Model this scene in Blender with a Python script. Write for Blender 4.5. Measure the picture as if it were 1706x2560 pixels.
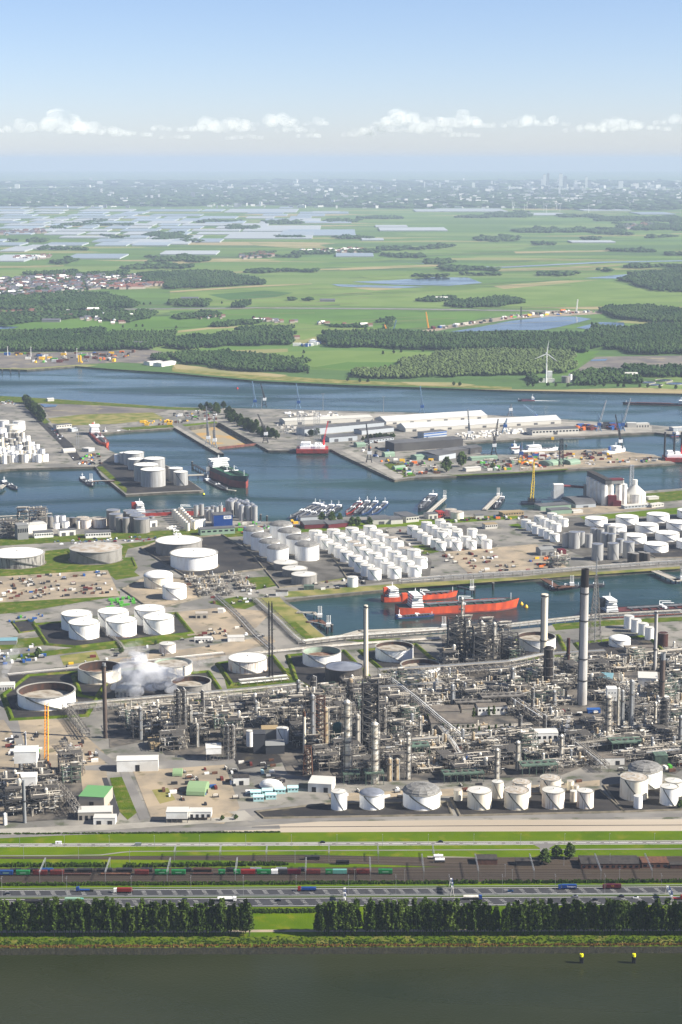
import bpy, math, random
import numpy as np
from mathutils import Vector
from mathutils.geometry import tessellate_polygon
S = bpy.context.scene
for _o in list(bpy.data.objects): bpy.data.objects.remove(_o)
R = math.radians
# ------------------------------------------------------------------ camera, sky, sun, exposure
FPX, HC = 4600.0, 570.0
PITCH = math.atan(880 / FPX)
cam = bpy.data.cameras.new('camera'); co = bpy.data.objects.new('camera', cam); S.collection.objects.link(co)
cam.sensor_fit = 'VERTICAL'; cam.sensor_height = 36.0; cam.lens = FPX / 2560 * 36.0
cam.clip_start = 5.0; cam.clip_end = 400000.0
co.location = (0, 0, HC); co.rotation_euler = (math.pi / 2 - PITCH, 0, 0)
S.camera = co
SUN_EL, SUN_AZ = R(35), R(-11)          # azimuth from +X towards -Y
sdir = Vector((math.cos(SUN_AZ) * math.cos(SUN_EL), math.sin(SUN_AZ) * math.cos(SUN_EL), math.sin(SUN_EL)))
W = bpy.data.worlds.new('World'); S.world = W; W.use_nodes = True
nt = W.node_tree; nt.nodes.clear()
sky = nt.nodes.new('ShaderNodeTexSky'); sky.sky_type = 'NISHITA'; sky.sun_disc = False
sky.sun_elevation = SUN_EL; sky.sun_rotation = math.atan2(sdir.x, sdir.y)
sky.altitude = 500; sky.air_density = 0.7; sky.dust_density = 0.5; sky.ozone_density = 7.0
bg = nt.nodes.new('ShaderNodeBackground'); bg.inputs[1].default_value = 0.071
wo = nt.nodes.new('ShaderNodeOutputWorld')
tint = nt.nodes.new('ShaderNodeVectorMath'); tint.operation = 'MULTIPLY'; tint.inputs[1].default_value = (1.32, 1.03, .9)
nt.links.new(sky.outputs[0], tint.inputs[0]); nt.links.new(tint.outputs[0], bg.inputs[0]); nt.links.new(bg.outputs[0], wo.inputs[0])
sl = bpy.data.lights.new('sun', 'SUN'); sl.energy = 5.0; sl.angle = R(0.5); sl.color = (1.0, 0.945, 0.86)
so = bpy.data.objects.new('sun', sl); S.collection.objects.link(so)
so.rotation_euler = (-sdir).to_track_quat('-Z', 'Y').to_euler(); so.location = (0, 0, 3000)
S.view_settings.view_transform = 'Standard'; S.view_settings.look = 'None'
S.view_settings.exposure = 1.3; S.view_settings.gamma = 1.0; S.view_settings.use_curve_mapping = False
S.render.engine = 'CYCLES'
cy = S.cycles
cy.max_bounces = 8; cy.diffuse_bounces = 3; cy.glossy_bounces = 2; cy.transmission_bounces = 2
cy.volume_bounces = 7; cy.transparent_max_bounces = 8; cy.use_denoising = True
cy.sample_clamp_indirect = 4.0

# ------------------------------------------------------------------ helpers
CP, SP = math.cos(PITCH), math.sin(PITCH)
def G(px, py, z=0.0):
    """the point of the level z that stands at a place of the photograph"""
    a = (px - 853) / FPX; b = (py - 1280) / FPX
    d = (a, CP - b * SP, -SP - b * CP)
    t = (z - HC) / d[2]
    return Vector((d[0] * t, d[1] * t, z))
def ppm(py):
    """photo pixels in one metre of width at a row of the ground, cosine of the look-down angle"""
    p = G(853, py); dep = math.atan2(HC, p.y)
    return FPX / (p.y * CP + HC * SP), math.cos(dep), math.sin(dep)
def hpx(py, px): s, c, _ = ppm(py); return px / (s * c)      # pixels of height to metres
def wpx(py, px): return px / ppm(py)[0]
def lin(c):
    return tuple(((v / 255) / 12.92 if v / 255 <= .04045 else ((v / 255 + .055) / 1.055) ** 2.4) for v in c)

class MB:
    def __init__(s): s.v = []; s.f = []; s.m = []; s.mi = 0
    def add(s, vs, fs):
        o = len(s.v); s.v += [tuple(v) for v in vs]
        for f in fs: s.f.append([i + o for i in f]); s.m.append(s.mi)
        return s
    def box(s, x, y, z, sx, sy, sz, rot=0.0, top=1.0):
        c, n = math.cos(rot), math.sin(rot); vs = []
        for k, t in ((0, 1.0), (1, top)):
            for a, b in ((-.5, -.5), (.5, -.5), (.5, .5), (-.5, .5)):
                u, w = a * sx * t, b * sy * t
                vs.append((x + u * c - w * n, y + u * n + w * c, z + k * sz))
        return s.add(vs, [(3, 2, 1, 0), (4, 5, 6, 7), (0, 1, 5, 4), (1, 2, 6, 5), (2, 3, 7, 6), (3, 0, 4, 7)])
    def cyl(s, x, y, z, r, h, n=12, r2=None, top=True, bot=False):
        r2 = r if r2 is None else r2
        vs = [(x + r * math.cos(i * 2 * math.pi / n), y + r * math.sin(i * 2 * math.pi / n), z) for i in range(n)]
        vs += [(x + r2 * math.cos(i * 2 * math.pi / n), y + r2 * math.sin(i * 2 * math.pi / n), z + h) for i in range(n)]
        fs = [(i, (i + 1) % n, n + (i + 1) % n, n + i) for i in range(n)]
        if top: fs.append(list(range(n, 2 * n)))
        if bot: fs.append(list(range(n - 1, -1, -1)))
        return s.add(vs, fs)
    def tube(s, p, q, r, n=6, r2=None, cap=True):
        p, q = Vector(p), Vector(q); d = (q - p)
        if d.length < 1e-6: return s
        d.normalize(); u = d.orthogonal().normalized(); w = d.cross(u); r2 = r if r2 is None else r2
        vs = []
        for c, rr in ((p, r), (q, r2)):
            for i in range(n):
                a = (i + .5) * 2 * math.pi / n
                vs.append(c + u * (rr * math.cos(a)) + w * (rr * math.sin(a)))
        fs = [(i, (i + 1) % n, n + (i + 1) % n, n + i) for i in range(n)]
        if cap: fs += [list(range(n - 1, -1, -1)), list(range(n, 2 * n))]
        return s.add(vs, fs)
    def path(s, pts, r, n=5):
        for a, b in zip(pts[:-1], pts[1:]): s.tube(a, b, r, n)
        return s
    def lathe(s, x, y, prof, n=16, cap=True):
        o = [(x + r * math.cos(i * 2 * math.pi / n), y + r * math.sin(i * 2 * math.pi / n), z) for r, z in prof for i in range(n)]
        fs = [(k * n + i, k * n + (i + 1) % n, (k + 1) * n + (i + 1) % n, (k + 1) * n + i) for k in range(len(prof) - 1) for i in range(n)]
        if cap: fs.append([(len(prof) - 1) * n + i for i in range(n)])
        return s.add(o, fs)
    def prism(s, pts, z0, z1):
        """a closed outline pulled up from z0 to z1"""
        n = len(pts); t = tessellate_polygon([[Vector((p[0], p[1], 0)) for p in pts]])
        vs = [(p[0], p[1], z0) for p in pts] + [(p[0], p[1], z1) for p in pts]
        fs = [(i, (i + 1) % n, n + (i + 1) % n, n + i) for i in range(n)]
        for a, b, c in t: fs.append((a + n, b + n, c + n))
        return s.add(vs, fs)
    def roof(s, x, y, z, sx, sy, h, rot=0.0, hip=0.0, over=0.0):
        """a gabled roof with its ridge along local x"""
        c, n = math.cos(rot), math.sin(rot); sx += over; sy += over
        l = [(-sx / 2, -sy / 2, 0), (sx / 2, -sy / 2, 0), (sx / 2, sy / 2, 0), (-sx / 2, sy / 2, 0), (-sx / 2 + hip, 0, h), (sx / 2 - hip, 0, h)]
        vs = [(x + a * c - b * n, y + a * n + b * c, z + k) for a, b, k in l]
        return s.add(vs, [(0, 1, 5, 4), (1, 2, 5), (2, 3, 4, 5), (3, 0, 4), (3, 2, 1, 0)])
    def vault(s, x, y, z, sx, sy, h, rot=0.0, n=8):
        """a round barrel roof along local x"""
        c, m = math.cos(rot), math.sin(rot); vs = []
        for u in (-sx / 2, sx / 2):
            for i in range(n + 1):
                a = math.pi * i / n; b, k = -math.cos(a) * sy / 2, math.sin(a) * h
                vs.append((x + u * c - b * m, y + u * m + b * c, z + k))
        fs = [(i, n + 1 + i, n + 2 + i, i + 1) for i in range(n)] + [list(range(n, -1, -1)), list(range(n + 1, 2 * n + 2))]
        return s.add(vs, fs)
    def mesh(s, name, *mats, smooth=False):
        me = bpy.data.meshes.new(name); me.from_pydata(s.v, [], s.f)
        for m in mats: me.materials.append(M[m])
        if len(mats) > 1: me.polygons.foreach_set('material_index', s.m)
        if smooth: me.shade_smooth()
        return me

COL = S.collection
def link(name, data, parent=None, loc=None, rz=0.0, scale=None, kind=None, label=None, cat=None, group=None):
    o = bpy.data.objects.new(name, data); COL.objects.link(o)
    if parent is not None: o.parent = parent
    if loc is not None: o.location = loc
    if rz: o.rotation_euler = (0, 0, rz)
    if scale is not None: o.scale = scale
    if kind: o['kind'] = kind
    if label: o['label'] = label
    if cat: o['category'] = cat
    if group: o['group'] = group
    return o
def thing(name, label, cat, loc, rz=0.0, group=None, scale=None):
    return link(name, None, None, loc, rz, scale, None, label, cat, group)
def part(name, mb, mat, parent, **k):
    mats = mat if isinstance(mat, (list, tuple)) else (mat,)
    sm = k.pop('smooth', False)
    return link(name, mb.mesh(name, *mats, smooth=sm), parent, **k)
def clone(src, loc, rz=0.0, label=None, group=None, scale=None):
    """a thing again, with its parts and their sub-parts"""
    n = src.copy(); COL.objects.link(n); n.location = loc; n.rotation_euler = (0, 0, rz)
    if scale is not None: n.scale = scale
    if label: n['label'] = label
    if group: n['group'] = group
    for c in KIDS.get(src.name) or KIDS.setdefault(src.name, list(src.children)):
        d = c.copy(); COL.objects.link(d); d.parent = n
        for e in KIDS.get(c.name) or KIDS.setdefault(c.name, list(c.children)):
            g = e.copy(); COL.objects.link(g); g.parent = d
    return n
KIDS = {}
_o1 = 'first second third fourth fifth sixth seventh eighth ninth tenth eleventh twelfth thirteenth fourteenth fifteenth sixteenth seventeenth eighteenth nineteenth'.split()
_t1 = 'twenty thirty forty fifty sixty seventy eighty ninety'.split()
def _ordw(n):
    if n < 20: return _o1[n - 1]
    t, u = divmod(n, 10); return _t1[t - 2][:-1] + 'ieth' if u == 0 else _t1[t - 2] + '-' + _o1[u - 1]
ORD = [_ordw(i) for i in range(1, 100)]

# ------------------------------------------------------------------ materials
M = {}
def mat(name, col, rough=.7, metal=0.0, col2=None, scale=.2, detail=4, lo=.4, hi=.6, bump=0.0, bscale=None, col3=None, scale3=None, l3=.55, h3=.65, stretch=(1, 1, 1), obj=True, rnd=0.0, spec=.3, island=0.0, k=None):
    m = bpy.data.materials.new(name); m.use_nodes = True; t = m.node_tree; N = t.nodes; L = t.links
    b = N['Principled BSDF']; b.inputs['Roughness'].default_value = rough; b.inputs['Metallic'].default_value = metal
    b.inputs['Specular IOR Level'].default_value = spec
    tc = N.new('ShaderNodeTexCoord'); mp = N.new('ShaderNodeMapping'); mp.inputs['Scale'].default_value = stretch
    if obj: L.new(tc.outputs['Object'], mp.inputs['Vector'])
    else:
        ge = N.new('ShaderNodeNewGeometry'); L.new(ge.outputs['Position'], mp.inputs['Vector'])
    cur = None
    def noise(sc, de=detail):
        n = N.new('ShaderNodeTexNoise'); n.inputs['Scale'].default_value = sc; n.inputs['Detail'].default_value = de
        L.new(mp.outputs[0], n.inputs['Vector']); return n
    def ramp(src, a, z):
        r = N.new('ShaderNodeMapRange'); r.inputs[1].default_value = a; r.inputs[2].default_value = z; L.new(src, r.inputs[0]); return r.outputs[0]
    def mix(fac, a, bcol):
        x = N.new('ShaderNodeMix'); x.data_type = 'RGBA'; L.new(fac, x.inputs[0])
        if isinstance(a, tuple): x.inputs[6].default_value = (*a, 1)
        else: L.new(a, x.inputs[6])
        x.inputs[7].default_value = (*bcol, 1); return x.outputs[2]
    k_ = k or (1.0 if max(col) > 205 else .62)
    alb = lambda c: tuple(v * k_ for v in lin(c))
    cur = alb(col)
    if col2: cur = mix(ramp(noise(scale).outputs[0], lo, hi), cur, alb(col2))
    if col3: cur = mix(ramp(noise(scale3 or scale * 3).outputs[0], l3, h3), cur, alb(col3))
    if rnd or island:
        src = N.new('ShaderNodeObjectInfo').outputs['Random'] if rnd else N.new('ShaderNodeNewGeometry').outputs['Random Per Island']
        a = rnd or island
        r = N.new('ShaderNodeMapRange'); r.inputs[3].default_value = 1 - a; r.inputs[4].default_value = 1 + a; L.new(src, r.inputs[0])
        x = N.new('ShaderNodeVectorMath'); x.operation = 'SCALE'; L.new(r.outputs[0], x.inputs['Scale'])
        if isinstance(cur, tuple): x.inputs[0].default_value = cur
        else: L.new(cur, x.inputs[0])
        cur = x.outputs[0]
    if isinstance(cur, tuple): b.inputs['Base Color'].default_value = (*cur, 1)
    else: L.new(cur, b.inputs['Base Color'])
    if bump:
        bn = N.new('ShaderNodeBump'); bn.inputs['Strength'].default_value = bump; bn.inputs['Distance'].default_value = 1.0
        L.new(noise(bscale or scale * 4).outputs[0], bn.inputs['Height']); L.new(bn.outputs[0], b.inputs['Normal'])
    M[name] = m; return m
# grounds
mat('yard', (158, 152, 140), .9, col2=(122, 119, 111), scale=.016, detail=9, lo=.42, hi=.58, col3=(90, 94, 72), scale3=.05, l3=.54, h3=.66, obj=False)
mat('sandy', (184, 166, 138), .9, col2=(150, 138, 118), scale=.03, detail=7, col3=(120, 112, 84), scale3=.05, l3=.6, h3=.68, obj=False)
mat('concrete', (180, 174, 160), .85, col2=(158, 152, 140), scale=.04, detail=6, obj=False)
mat('pale_strip', (196, 182, 160), .9, col2=(184, 170, 148), scale=.03, detail=6, obj=False, stretch=(.15, 1, 1))
mat('asphalt', (70, 70, 72), .85, col2=(60, 60, 62), scale=.05, detail=6, obj=False)
mat('road_grey', (146, 142, 134), .85, col2=(128, 124, 118), scale=.03, detail=6, obj=False)
mat('bund_floor', (60, 56, 52), .9, col2=(40, 38, 37), scale=.03, detail=6, col3=(84, 76, 58), scale3=.05, l3=.6, h3=.7, obj=False)
mat('rail_bed', (76, 64, 50), .95, col2=(54, 46, 38), scale=.06, detail=6, obj=False, stretch=(.05, 1, 1))
mat('grass', (106, 128, 6), .9, col2=(80, 108, 6), scale=.02, detail=6, lo=.35, hi=.65, col3=(128, 130, 34), scale3=.06, l3=.55, h3=.75, obj=False, bump=.4, bscale=.8, spec=.03)
mat('rough_grass', (98, 114, 26), .95, col2=(72, 96, 18), scale=.05, detail=7, lo=.35, hi=.65, col3=(132, 124, 66), scale3=.09, l3=.5, h3=.7, obj=False, bump=.6, bscale=.6, spec=.03)
mat('dry_grass', (158, 148, 92), .95, col2=(112, 122, 56), scale=.04, detail=7, lo=.4, hi=.62, obj=False, spec=.03)
mat('scrub', (110, 112, 62), .95, col2=(134, 126, 84), scale=.02, detail=7, obj=False, bump=.5, bscale=.3, spec=.03)
mat('stone_bank', (50, 48, 32), .95, col2=(30, 32, 20), scale=.5, detail=6, obj=False, bump=1.0, bscale=1.2)
mat('quay_wall', (112, 106, 92), .9, col2=(78, 76, 64), scale=.08, detail=6, obj=False, bump=.4, bscale=.5)
mat('spoil', (132, 124, 112), .95, col2=(104, 98, 94), scale=.012, detail=8, lo=.4, hi=.6, col3=(160, 148, 120), scale3=.02, l3=.56, h3=.68, obj=False)
mat('dock_floor', (168, 156, 128), .85, col2=(196, 156, 86), scale=.02, lo=.5, hi=.6, obj=False)
mat('tan_field', (176, 162, 118), .95, col2=(150, 148, 98), scale=.004, detail=5, obj=False, spec=.03)
mat('green_field', (104, 138, 62), .95, col2=(92, 126, 56), scale=.003, detail=5, obj=False, spec=.03)
mat('pale_field', (128, 150, 80), .95, col2=(112, 138, 68), scale=.004, detail=5, obj=False, spec=.03)
mat('dark_field', (82, 116, 62), .95, col2=(76, 108, 56), scale=.004, detail=5, obj=False, spec=.03)
mat('marking', (226, 224, 216), .7)

def water_mat(name, col, rough, bsc, bump, spec=.5, patch=None):
    m = mat(name, col, rough, col2=patch or col, scale=.006, detail=5, obj=False, stretch=(.4, 1, 1), spec=spec)
    t = m.node_tree; b = t.nodes['Principled BSDF']; b.inputs['IOR'].default_value = 1.33
    ge = t.nodes.new('ShaderNodeNewGeometry')
    n = t.nodes.new('ShaderNodeTexNoise'); n.inputs['Scale'].default_value = bsc; n.inputs['Detail'].default_value = 4
    bn = t.nodes.new('ShaderNodeBump'); bn.inputs['Strength'].default_value = bump; bn.inputs['Distance'].default_value = 1.0
    wp = t.nodes.new('ShaderNodeMapping'); wp.inputs['Scale'].default_value = (.0022, .007, 1); w = t.nodes.new('ShaderNodeTexNoise'); w.inputs['Scale'].default_value = 1; w.inputs['Detail'].default_value = 5; w.inputs['Distortion'].default_value = .8
    wr = t.nodes.new('ShaderNodeMapRange'); wr.inputs[1].default_value = .38; wr.inputs[2].default_value = .64; wr.inputs[3].default_value = rough * .5; wr.inputs[4].default_value = rough * 2.4
    t.links.new(ge.outputs['Position'], wp.inputs[0]); t.links.new(wp.outputs[0], w.inputs['Vector']); t.links.new(w.outputs[0], wr.inputs[0]); t.links.new(wr.outputs[0], b.inputs['Roughness'])
    t.links.new(ge.outputs['Position'], n.inputs['Vector']); t.links.new(n.outputs[0], bn.inputs['Height']); t.links.new(bn.outputs[0], b.inputs['Normal'])
    return m
water_mat('harbour', (44, 74, 66), .18, .12, .4, patch=(28, 56, 54), spec=.26)
water_mat('canal', (38, 46, 20), .2, .5, .25, patch=(54, 58, 34), spec=.18)
water_mat('lake', (40, 62, 84), .08, .05, .05)

def farmland():
    m = bpy.data.materials.new('farmland'); m.use_nodes = True; t = m.node_tree; N = t.nodes; L = t.links; b = N['Principled BSDF']
    b.inputs['Roughness'].default_value = .95; b.inputs['Specular IOR Level'].default_value = .1
    ge = N.new('ShaderNodeNewGeometry'); mp = N.new('ShaderNodeMapping'); mp.inputs['Rotation'].default_value = (0, 0, R(9)); mp.inputs['Scale'].default_value = (1 / 900, 1 / 260, 1)
    L.new(ge.outputs['Position'], mp.inputs[0])
    v = N.new('ShaderNodeTexVoronoi'); v.distance = 'CHEBYCHEV'; v.voronoi_dimensions = '2D'; v.inputs['Scale'].default_value = 1; v.inputs['Randomness'].default_value = .85
    L.new(mp.outputs[0], v.inputs['Vector'])
    sp = N.new('ShaderNodeSeparateColor'); L.new(v.outputs['Color'], sp.inputs[0])
    r = N.new('ShaderNodeValToRGB'); r.color_ramp.interpolation = 'CONSTANT'; L.new(sp.outputs[0], r.inputs[0])
    cols = [(0, (76, 100, 44)), (.22, (88, 110, 50)), (.42, (70, 94, 48)), (.6, (98, 116, 60)), (.76, (80, 106, 48)), (.88, (120, 120, 74)), (.95, (140, 128, 92))]
    e = r.color_ramp.elements; e[0].position = 0; e[0].color = (*lin(cols[0][1]), 1); e[1].position = .22; e[1].color = (*lin(cols[1][1]), 1)
    for p, c in cols[2:]: k = e.new(p); k.color = (*lin(c), 1)
    # drainage ditches and mowing strips
    mp2 = N.new('ShaderNodeMapping'); mp2.inputs['Rotation'].default_value = (0, 0, R(9)); mp2.inputs['Scale'].default_value = (1 / 4000, 1 / 70, 1); L.new(ge.outputs['Position'], mp2.inputs[0])
    n = N.new('ShaderNodeTexNoise'); n.inputs['Scale'].default_value = 1; n.inputs['Detail'].default_value = 3; L.new(mp2.outputs[0], n.inputs['Vector'])
    rr = N.new('ShaderNodeMapRange'); rr.inputs[1].default_value = .3; rr.inputs[2].default_value = .7; rr.inputs[3].default_value = .82; rr.inputs[4].default_value = 1.16; L.new(n.outputs[0], rr.inputs[0])
    sc = N.new('ShaderNodeVectorMath'); sc.operation = 'SCALE'; L.new(r.outputs[0], sc.inputs[0]); L.new(rr.outputs[0], sc.inputs['Scale'])
    L.new(sc.outputs[0], b.inputs['Base Color']); M['farmland'] = m
farmland()

# ------------------------------------------------------------------ land and water
LAYER = [0.0]
def pg(pts, z=0.0): return [G(x, y, z) for x, y in pts]
def land(name, pts, top, side, z0=-9.0, z1=0.0, px=True):
    P = pg(pts) if px else pts
    mb = MB(); n = len(P); t = tessellate_polygon([[Vector((p[0], p[1], 0)) for p in P]])
    vs = [(p[0], p[1], z0) for p in P] + [(p[0], p[1], z1) for p in P]
    mb.add(vs, [(a + n, b + n, c + n) for a, b, c in t]); mb.mi = 1
    mb.add(vs, [(i, (i + 1) % n, n + (i + 1) % n, n + i) for i in range(n)])
    return part(name, mb, (top, side), None, kind='structure')
def sheet(name, pts, m, z=None, px=True, kind='structure', **k):
    """a thin level sheet of ground cover"""
    if z is None: LAYER[0] += .004; z = .03 + LAYER[0]
    P = pg(pts) if px else pts
    t = tessellate_polygon([[Vector((p[0], p[1], 0)) for p in P]])
    mb = MB(); mb.add([(p[0], p[1], z) for p in P], [tuple(f) for f in t])
    return part(name, mb, m, None, kind=kind, **k)
def strip(name, pts, w, m, z=None, px=True, **k):
    """a level ribbon of one width along a line"""
    P = [Vector((p[0], p[1], 0)) for p in (pg(pts) if px else pts)]
    a, b = [], []
    for i, p in enumerate(P):
        d = (P[min(i + 1, len(P) - 1)] - P[max(i - 1, 0)]).normalized(); n = Vector((-d.y, d.x, 0)) * w / 2
        a.append(p + n); b.append(p - n)
    return sheet(name, a + b[::-1], m, z, px=False, **k)

DOCK = [G(x, y) for x, y in ((466, 1068), (548, 1056), (640, 1109), (549, 1118.5))]     # the dry dock keeps the water out
_q = [Vector(v) for v in ((-9000, 1290, -4), (9000, 1290, -4), (9000, 9000, -4), (-9000, 9000, -4))]; _h = [Vector((p.x, p.y, -4)) for p in DOCK]
part('water', MB().add(_q + _h, [tuple(f) for f in tessellate_polygon([_q, _h])]), 'harbour', None, kind='structure')
part('canal_water', MB().add([(-4000, 300, -3.4), (4000, 300, -3.4), (4000, 1288, -3.4), (-4000, 1288, -3.4)], [(0, 1, 2, 3)]), 'canal', None, kind='structure')
LAND_A = [(-1300, 2351), (3000, 2330), (3000, 1466), (1706, 1538), (1496, 1549), (1447, 1556), (1385, 1562), (1351, 1568), (1240, 1577), (1000, 1590), (856, 1590), (825, 1598), (780, 1563),
          (755, 1529), (711, 1500), (760, 1494), (957, 1475), (1106, 1460), (1351, 1446), (1642, 1425), (1706, 1421), (3000, 1362), (3000, 1160), (1706, 1221), (1617, 1227), (1560, 1232), (1455, 1242),
          (1380, 1262), (1330, 1275), (1204, 1275), (1113, 1278), (1042, 1289), (965, 1292), (864, 1292), (718, 1303), (644, 1304), (562, 1289), (425, 1289), (351, 1291), (123, 1294), (0, 1303), (-1300, 1366)]
land('ground', LAND_A, 'yard', 'quay_wall')
LAND_D = [(-1300, 1214), (0, 1175), (25, 1172), (200, 1167), (238, 1166), (255, 1190), (285, 1212), (315, 1237), (430, 1230), (499, 1228), (510, 1225), (488, 1210), (471, 1199), (425, 1166), (330, 1138), (290, 1133),
          (270, 1124), (226, 1085), (258, 1083), (318, 1077), (425, 1071), (436, 1069), (510, 1113), (548, 1133), (560, 1134), (556, 1130), (466, 1068), (548, 1056), (672, 1126), (739, 1126), (828, 1123), (850, 1135), (987, 1200), (1006, 1197),
          (1036, 1194), (1157, 1189), (1280, 1183), (1413, 1174), (1550, 1167), (1690, 1158), (1654, 1144), (1635, 1136), (1509, 1126), (1400, 1131), (1276, 1137), (1204, 1135), (1160, 1107), (1280, 1099),
          (1495, 1088), (1638, 1081), (1679, 1086), (1706, 1087), (2600, 1082), (1706, 1069), (1578, 1058), (1501, 1055), (1402, 1048), (1280, 1040), (1215, 1037), (932, 1029), (850, 1027), (666, 1022), (587, 1021), (425, 1017),
          (247, 1005), (121, 996), (0, 991), (-1300, 950)]
land('harbour_ground', LAND_D, 'yard', 'quay_wall')
_s = pg([(-1400, 930), (0, 922), (68, 924), (189, 915), (274, 922), (430, 932), (644, 952), (855, 962), (1069, 969), (1280, 976), (1706, 984), (3000, 1005)])
land('far_ground', list(_s) + [Vector((60000, 95000, 0)), Vector((-60000, 95000, 0))], 'farmland', 'quay_wall', px=False)
# ------------------------------------------------------------------ more materials
mat('white_paint', (232, 230, 224), .45, rnd=.04)
mat('off_white', (214, 210, 200), .6, col2=(190, 184, 172), scale=.3, rnd=.05)
mat('galv', (168, 170, 170), .5, metal=.3, rnd=.1)
mat('dark_metal', (54, 54, 56), .6, rnd=.2)
mat('black', (26, 26, 28), .6)
mat('rubber', (24, 24, 24), .9)
mat('glass_dark', (30, 38, 46), .1, spec=.6)
mat('truck_blue', (30, 74, 150), .4); mat('truck_red', (150, 40, 36), .45); mat('maroon', (96, 26, 40), .45); mat('wagon_green', (38, 140, 74), .5, col2=(30, 118, 62), scale=.5)
mat('wagon_red', (120, 44, 38), .7, col2=(92, 40, 34), scale=.6); mat('wagon_brown', (96, 62, 50), .8, col2=(72, 50, 44), scale=.6); mat('wagon_dark', (48, 50, 56), .6, col2=(66, 62, 60), scale=.4)
mat('wagon_blue', (34, 78, 140), .5); mat('teal', (110, 176, 160), .5); mat('pale_green', (150, 190, 160), .6); mat('silver', (176, 180, 184), .35, metal=.5)
mat('yellow', (226, 178, 34), .5); mat('buoy_yellow', (232, 226, 30), .5); mat('brick', (118, 82, 66), .9, col2=(98, 70, 58), scale=.8); mat('dark_roof', (74, 68, 62), .9, col2=(58, 54, 50), scale=.3)
mat('bark', (84, 74, 58), .95, col2=(60, 52, 42), scale=2)
mat('leaf_dark', (70, 92, 22), .75, island=.65, spec=.15); mat('leaf_fresh', (88, 108, 34), .75, island=.6, spec=.15); mat('leaf_mid', (74, 94, 36), .8, island=.4, spec=.15); mat('wood_green', (48, 72, 34), .9, island=.3, spec=.1, col2=(66, 88, 44), scale=.004, obj=False)
mat('reed', (74, 98, 30), .9, island=.4, spec=.1); mat('reed_brown', (140, 108, 58), .9, island=.35, spec=.1)
mat('rail_steel', (150, 132, 112), .5, metal=.4)
mat('rust', (122, 84, 60), .85, col2=(92, 62, 48), scale=.4)
mat('white_car', (225, 225, 225), .3); mat('dark_car', (36, 38, 44), .3); mat('blue_car', (40, 84, 130), .3); mat('silver_car', (170, 174, 180), .3, metal=.3); mat('red_car', (150, 40, 34), .3)

# ------------------------------------------------------------------ canal bank, motorway, railway, road
XL, XR, TL, TR = -900, 2600, -260, 1960
def ln(y0, y1): s = (y1 - y0) / 1706; return [(x, y0 + s * x) for x in (XL, XR)]
def band(name, a0, a1, b0, b1, m, z=None, xl=XL, xr=XR, **k):
    """ground cover between two long straight edges, each given by its rows at the photograph's two sides"""
    f = lambda y0, y1, x: y0 + (y1 - y0) / 1706 * x
    return sheet(name, [(xl, f(a0, a1, xl)), (xr, f(a0, a1, xr)), (xr, f(b0, b1, xr)), (xl, f(b0, b1, xl))], m, z, **k)
band('grass_verge', 2083, 2076, 2346, 2339, 'grass', .02)
b1 = G(XL, 2346); b2 = G(XR, 2337); w1 = G(XL, 2382); w2 = G(XR, 2373)
mb = MB(); nx = 420; rnd = random.Random(3)
for k, (t, z) in enumerate(((0, .1), (.35, -.5), (.62, -1.4), (.8, -2.6), (1.03, -4.2))):
    for i in range(nx + 1):
        u = i / nx; p = b1.lerp(b2, u).lerp(w1.lerp(w2, u), t); mb.v.append((p.x, p.y + rnd.uniform(-.6, .6), z + rnd.uniform(-.15, .15)))
for k in range(4):
    mb.mi = 0 if k < 2 else 1
    for i in range(nx): a = k * (nx + 1) + i; mb.f.append([a + nx + 1, a + nx + 2, a + 1, a]); mb.m.append(mb.mi)
part('canal_bank', mb, ('rough_grass', 'stone_bank'), None, kind='structure')
# reeds on the bank
def tufts(name, a, b, n, wy, h, m, seed, z=0.0, label=None):
    r = random.Random(seed); mb = MB()
    for i in range(n):
        u = r.random(); p = a.lerp(b, u); y = p.y + r.uniform(-wy, wy); hh = h * r.uniform(.5, 1.15); q = r.uniform(0, math.pi); w = r.uniform(.5, 1.3)
        for j in range(2):
            c, s_ = math.cos(q + j * 1.6) * w, math.sin(q + j * 1.6) * w
            mb.add([(p.x - c, y - s_, z - .3), (p.x + c, y + s_, z - .3), (p.x + c * .9 + r.uniform(-.3, .3), y + s_ * .9, z + hh), (p.x - c * .7, y - s_ * .7, z + hh * r.uniform(.7, 1))], [(0, 1, 2, 3)])
    return part(name, mb, m, None, kind='stuff', label=label, cat='reeds' if label else None)
tufts('reed_fringe', G(TL, 2364), G(TR, 2357), 1500, 1.6, 1.0, 'reed_brown', 5, -1.0, 'brown reed fringe along the stony edge of the canal')
tufts('bank_weeds', G(TL, 2352), G(TR, 2345), 2600, 7.0, 1.0, 'reed', 6, -.5, 'tall green weeds on the slope of the canal bank')
tufts('reed_hedge', G(TL, 2214.5), G(TR, 2203.5), 2600, 1.8, 2.4, 'reed', 7, 0, 'dark green reed hedge between motorway and railway')
tufts('reed_hedge', G(TL, 2166), G(270, 2164.5), 700, 2.6, 2.6, 'reed', 8, 0, 'reed hedge on the far side of the long train, left of the gap')
tufts('reed_hedge', G(315, 2166), G(720, 2161), 560, 2.6, 2.6, 'reed', 9, 0, 'reed hedge on the far side of the long train, right of the gap')
tufts('reed_hedge', G(-30, 2086), G(700, 2081), 600, .8, 1.3, 'reed', 10, 0, 'low weedy hedge along the refinery perimeter above the far meadow')
tufts('verge_weeds', G(480, 2281), G(800, 2279), 500, 3.0, 2.2, 'reed', 12, 0, 'tall weeds beside the motorway in the tree gap')
strip('path', [(XL, 2330), (560, 2328), (700, 2327), (XR, 2322)], 4.5, 'sandy', .04)
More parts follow.
